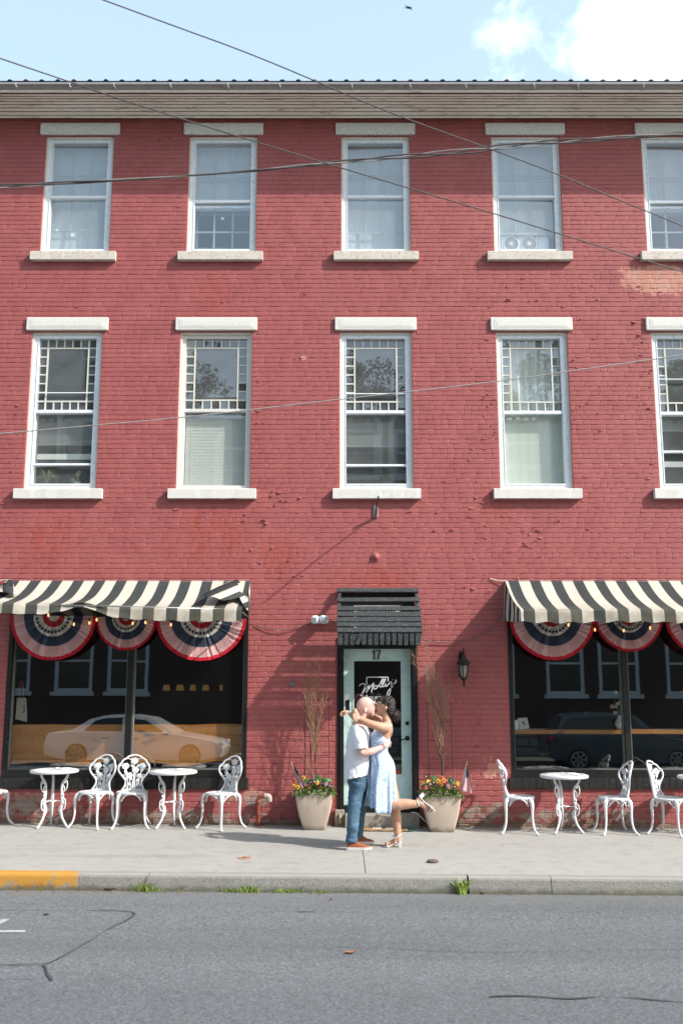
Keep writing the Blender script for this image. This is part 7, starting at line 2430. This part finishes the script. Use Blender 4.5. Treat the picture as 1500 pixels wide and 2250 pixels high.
# window decorations: small stars hung inside
for (px, py, r_, k) in ((160, 516, .05, 0), (489, 480, .035, 0), (126, 505, .03, 0)):
    c = P(px, py, .18); n = 10; b = MB()
    sp_ = [(r_ * (1 if i % 2 == 0 else .45) * math.cos(math.pi * i / 5 + 1.57), r_ * (1 if i % 2 == 0 else .45) * math.sin(math.pi * i / 5 + 1.57)) for i in range(10)]
    b.prism([(c.x + x, c.z + z) for x, z in sp_], .180, .184)
    tag(b.build('window_star', M['curtain']), {160: 'pale star hung in the leftmost top floor window, larger of two', 489: 'small pale star in the second top floor window', 126: 'pale star in the leftmost top floor window, smaller of two'}[px], 'ornament')

# ------------------------------------------------------------------ across the street (seen mirrored in the glass)
far = MB().box(-60, 60, -40, -17.42, -1.3, rz(0, -17.4) + .12).build('far_pavement', M['kerb']); tag(far, 'pavement along the far side of the street', kind='structure')
gF = rz(0, -17.4) + .12
M['far_brick'] = simple('dark_brick_facade', S1(60, 48, 44), .85, .2, 6, dirt=S(70, 44, 40), dirt_amt=.6, bump=.3)
M['far_trim'] = simple('far_pale_trim', S1(172, 184, 190), .6, .05, 6)
M['far_glass'] = NT('far_window_glass'); M['far_glass'].col(S(30, 36, 38)); M['far_glass'].set(Roughness=.1); M['far_glass'] = M['far_glass'].mat
def far_house(x0, x1, y, h, wins, mat, lab, roof_h=1.6):
    KS = (13.2 - y) / 34.4
    zk = lambda z: 1.85 + (z - 1.85) * KS
    x0, x1, h = x0 * KS, x1 * KS, zk(h)
    wins = [(a * KS, b_ * KS, zk(c), zk(d), k) for a, b_, c, d, k in wins]
    r = thing('house', lab, 'house', ((x0 + x1) / 2, y, gF))
    ops = [(a, b_, c, d) for (a, b_, c, d, k) in wins]
    w = wall_sheet(x0, x1, gF, h, ops, y, -.18)
    w.f = [f[::-1] for f in w.f]; w.build('wall', mat, r, fix=False)
    MB().box(x0, x1, y - 3, y - .19, gF, h).build('rear_body', mat, r)
    MB().prism([(x0 - .4, h + .002), (x1 + .4, h + .002), (x1 - .6, h + roof_h), (x0 + .6, h + roof_h)], y - 3.3, y + .4).build('roof', M['roof'], r)
    for (a, b_, c, d, k) in wins:
        fr = MB().frame(a, b_, c, d, .14, .14, .14, .12, y - .13, y - .03).box(a + .14, b_ - .14, y - .12, y - .05, (c + d) / 2 - .04, (c + d) / 2 + .04)
        if k:
            n = 12; cx = (a + b_) / 2; R0, R1 = (b_ - a) / 2 + .22, (b_ - a) / 2
            for i in range(n):
                t0, t1 = math.pi * i / n, math.pi * (i + 1) / n
                pl = [(cx + R0 * math.cos(t0), d + R0 * math.sin(t0)), (cx + R0 * math.cos(t1), d + R0 * math.sin(t1)), (cx + R1 * math.cos(t1), d + R1 * math.sin(t1)), (cx + R1 * math.cos(t0), d + R1 * math.sin(t0))]
                fr.prism(pl, y + .01, y + .10)
            fr.box(a - .22, a, y + .01, y + .09, c, d); fr.box(b_, b_ + .22, y + .01, y + .09, c, d)
        f = fr.build('window', M['far_trim'], r)
        MB().box(a + .14, b_ - .14, y - .115, y - .11, c + .12, d - .14).build('pane', M['far_glass'], f)
        MB().box(a - .1, b_ + .1, y + .001, y + .12, c - .16, c - .002).build('sill', M['far_trim'], f)
    return r
fw_ = [(x, x + 1.35, 1.55, 3.7, 0) for x in (-14.2, -12.3, -10.1, -8.25, -1.2, 3.1, 4.9, 7.35, 9.2, 11.5)]
fw_ += [(x, x + 1.2, 5.6, 7.6, 0) for x in (-14, -11.8, -9.4, -7.2, -3, 0, 3, 5.4, 8, 10.6)]
fw_ += [(x, x + 1.5, 9.2, 11.0, 1) for x in (-13.6, -11.0, -4.0, -.2, 1.9, 5.2, 8.4)]
far_house(-16, 14, -25.0, 11.5, fw_, M['far_brick'], 'dark brick house across the street seen mirrored in the shop windows', .5)
far_house(-15.6, -6.6, -28.8, 16.8, [(-14.0, -12.9, 12.4, 15.0, 0), (-11.6, -10.5, 12.4, 15.0, 0), (-9.2, -8.1, 12.4, 15.0, 0)], simple('pale_far_wall', S1(176, 184, 188), .85, .1, 4), 'taller pale house behind the dark brick house, mirrored in the leftmost window', 1.2)
b = MB()
r = thing('stone_wall', 'low grey stone wall across the street mirrored low in the shop windows', 'wall', (0, -19.6, gF))
x = -30; rr = random.Random(3); M['far_stone'] = simple('grey_stone', S(132, 136, 134), .9, .2, 5, bump=.5)
for row in range(3):
    x = -18 + .2 * row
    while x < 16:
        L = rr.uniform(.45, .9); MB().bbox(x, x + L - .02, -19.8, -19.45 + rr.uniform(-.02, .02), gF + .30 * row + .001, gF + .30 * row + .285, .03).build('stone', M['far_stone'], r); x += L
def tree(x, y, h, cr, seed, lab, n=15000):
    rr = random.Random(seed)
    r = thing('tree', lab, 'tree', (x, y, gF - .1), 'trees across the street')
    b = MB().tube([(x, y, gF - .2), (x + .1, y, h * .25), (x - .1, y + .1, h * .5), (x, y, h * .75)], [.32, .24, .17, .08], 10, smooth=3)
    for k in range(9):
        a = rr.uniform(0, 6.28); z0 = h * rr.uniform(.3, .6)
        b.tube([(x, y, z0), (x + math.cos(a) * cr * .4, y + math.sin(a) * cr * .4, z0 + h * .1), (x + math.cos(a) * cr * .8, y + math.sin(a) * cr * .8, z0 + h * .2)], [.11, .07, .03], 6, smooth=3)
    b.build('trunk', TRUNK, r, True)
    cl = []
    for k in range(46):
        d = Vector((rr.gauss(0, 1), rr.gauss(0, 1), rr.gauss(0, 1))).normalized() * rr.uniform(.3, 1) ** .6
        cl.append((Vector((x + d.x * cr, y + d.y * cr, h * .64 + d.z * h * .35)), rr.uniform(.5, 1.1)))
    b = MB()
    for k in range(n):
        c, s_ = rr.choice(cl)
        d = Vector((rr.gauss(0, 1), rr.gauss(0, 1), rr.gauss(0, 1))).normalized()
        p = c + d * s_ * rr.uniform(.5, 1.05); u = Vector((rr.gauss(0, 1), rr.gauss(0, 1), rr.gauss(0, 1))).normalized(); v = u.orthogonal().normalized()
        L = rr.uniform(.06, .13)
        b.add([p - u * L, p + v * L * .6, p + u * L, p - v * L * .6], [(0, 1, 2, 3)])
    o = b.build('crown', leaf_mat('tree_leaf_%d' % seed, S1(112, 134, 78) if seed % 2 else S1(64, 80, 58)), r, fix=False); o['kind'] = 'stuff'
tree(-7.2, -31, 16.0, 2.5, 2, 'dark rounded tree mirrored low in the second middle floor window')
tree(-2.9, -31, 18.2, 2.4, 4, 'tall dark tree mirrored at the edge of the second middle floor window')
tree(.6, -31, 18.6, 2.4, 6, 'tall dark tree mirrored in the middle window above the door', 15000)
tree(10.0, -31, 19.0, 2.8, 3, 'green leafy tree mirrored in the fourth middle floor window')
tree(15.6, -31, 17.6, 3.0, 5, 'green leafy tree mirrored in the rightmost middle floor window')

def car(x0, L, H, W, y, heading, paint, lab, suv=False, name='car'):
    g = rz(x0 + L / 2, y)
    r = thing('parked_car' if suv else 'car', lab, 'car', (x0 + L / 2, y, g))
    def X(t): return x0 + (t if heading > 0 else 1 - t) * L
    # lower body side profile (t along length from tail, z as fraction of height)
    if suv: low = [(0, .30), (.01, .52), (.03, .60), (.28, .62), (.62, .62), (.74, .60), (.97, .50), (1, .36), (.985, .20), (.88, .14), (.12, .14), (.01, .22)]
    else: low = [(0, .36), (.008, .58), (.03, .66), (.17, .69), (.30, .67), (.68, .66), (.74, .64), (.96, .50), (1, .36), (.985, .20), (.88, .13), (.12, .13), (.01, .22)]
    top = [(.04, .60), (.10, .90), (.16, .97), (.40, 1.0), (.56, .97), (.70, .62)] if suv else [(.14, .68), (.25, .92), (.33, .985), (.46, 1.0), (.57, .95), (.72, .65)]
    def ext(prof, w0, w1, bev):
        b = MB()
        P0 = [(X(t), g + z * H) for t, z in prof]
        cx = sum(p[0] for p in P0) / len(P0); cz = sum(p[1] for p in P0) / len(P0)
        def ring(f, yy): return [(cx + (px - cx) * f, yy, cz + (pz - cz) * f) for px, pz in P0]
        b.loft([ring(1 - bev, y - w1 / 2), ring(1 - bev * .3, y - w0 / 2 + (0 if w0 < w1 else -.0)), ring(1, y - w0 / 2 + .12), ring(1, y + w0 / 2 - .12), ring(1 - bev * .3, y + w0 / 2), ring(1 - bev, y + w1 / 2)])
        return b
    pm_ = NT('car_paint'); pm_.col(paint); pm_.set(Roughness=.25, Metallic=.0); pm_.bsdf.inputs['Coat Weight'].default_value = .6
    ext(low, W - .03, W, .03).build('body', pm_.mat, r, 'auto')
    b = MB(); P0 = [(X(t), g + z * H) for t, z in top]
    wz = lambda z: (W * .5 - .06) - .22 * max(0, (z - g) / H - .62) / .38
    b.loft([[(px, y - wz(pz), pz) for px, pz in P0], [(px, y + wz(pz), pz) for px, pz in P0]])
    b.build('cabin', pm_.mat, r, 'auto')
    gl = [(.07, .64), (.12, .86), (.18, .92), (.40, .945), (.54, .92), (.65, .64)] if suv else [(.22, .69), (.28, .89), (.34, .94), (.46, .95), (.55, .91), (.66, .68)]
    for s_ in (-1, 1):
        pl = [(X(t), g + z * H) for t, z in gl]
        b = MB(); b.add([(px, y + s_ * (wz(pz) + .004), pz) for px, pz in pl], [tuple(range(len(pl)))])
        b.build('side_window', M['far_glass'], r, fix=False)
        a, c = X(.44), X(.455)
        MB().box(min(a, c), max(a, c) + .03, y + s_ * (W / 2 - .10), y + s_ * (W / 2 - .06) + .001, g + H * .66, g + H * .93).build('pillar', pm_.mat, r)
    seam = MB()
    for s_ in (-1, 1):
        for t in (.30, .47, .655):
            a = X(t); seam.box(a - .006, a + .006, y + s_ * (W / 2 - .012) - .004, y + s_ * (W / 2 - .012) + .004, g + H * .22, g + H * .615)
        for t in (.35, .51):
            a = X(t); seam.box(a - .08, a + .08, y + s_ * (W / 2 - .005) - .012, y + s_ * (W / 2 - .005) + .012, g + H * .545, g + H * .565)
    seam.build('door_seam', M['dark_metal'], r)
    for t in (.19, .81):
        for s_ in (-1, 1):
            c = Vector((X(t), y + s_ * (W / 2 - .10), g + .335))
            wh = MB().lathe([(.20, -.10), (.30, -.11), (.335, -.07), (.335, .07), (.30, .11), (.20, .10)], c, 24, axis='Y').build('wheel', M['dark_metal'], r, 'auto')
            b = MB()
            for k in range(7):
                a = 2 * math.pi * k / 7
                b.obox(c + Vector((.11 * math.cos(a), s_ * .115, .11 * math.sin(a))), Vector((math.cos(a), 0, math.sin(a))) * .10, (0, .012, 0), Vector((-math.sin(a), 0, math.cos(a))) * .025)
            b.lathe([(.225, -.006), (.235, .006), (.20, .008), (.20, -.006), (.225, -.006)], c + Vector((0, s_ * .112, 0)), 24, axis='Y', cap=False)
            b.build('rim', M['steel'], wh)
    for s_ in (-1, 1):
        a = X(.0), X(.05); MB().bbox(min(a) - .0, max(a), y + s_ * (W / 2 - .16) - .14, y + s_ * (W / 2 - .16) + .15, g + H * .50, g + H * .60, .03).build('tail_light', simple('tail_red', S(170, 30, 34), .3), r)
        a = X(.955), X(.995); MB().bbox(min(a), max(a), y + s_ * (W / 2 - .2) - .14, y + s_ * (W / 2 - .2) + .16, g + H * .39, g + H * .49, .03).build('headlight', M['alu'], r)
        a = X(.66); MB().ball((a, y + s_ * (W / 2 + .06), g + H * .66), (.09, .07, .06), 8).build('mirror', pm_.mat, r, True)
    return r
car(-8.35, 5.0, 1.42, 1.82, -15.3, 1, S1(232, 233, 234), 'silver white saloon car mirrored in the left shop window')
car(6.1, 4.5, 1.66, 1.86, -16.3, 1, S1(46, 64, 74), 'dark blue sport utility car mirrored in the right shop window', True)
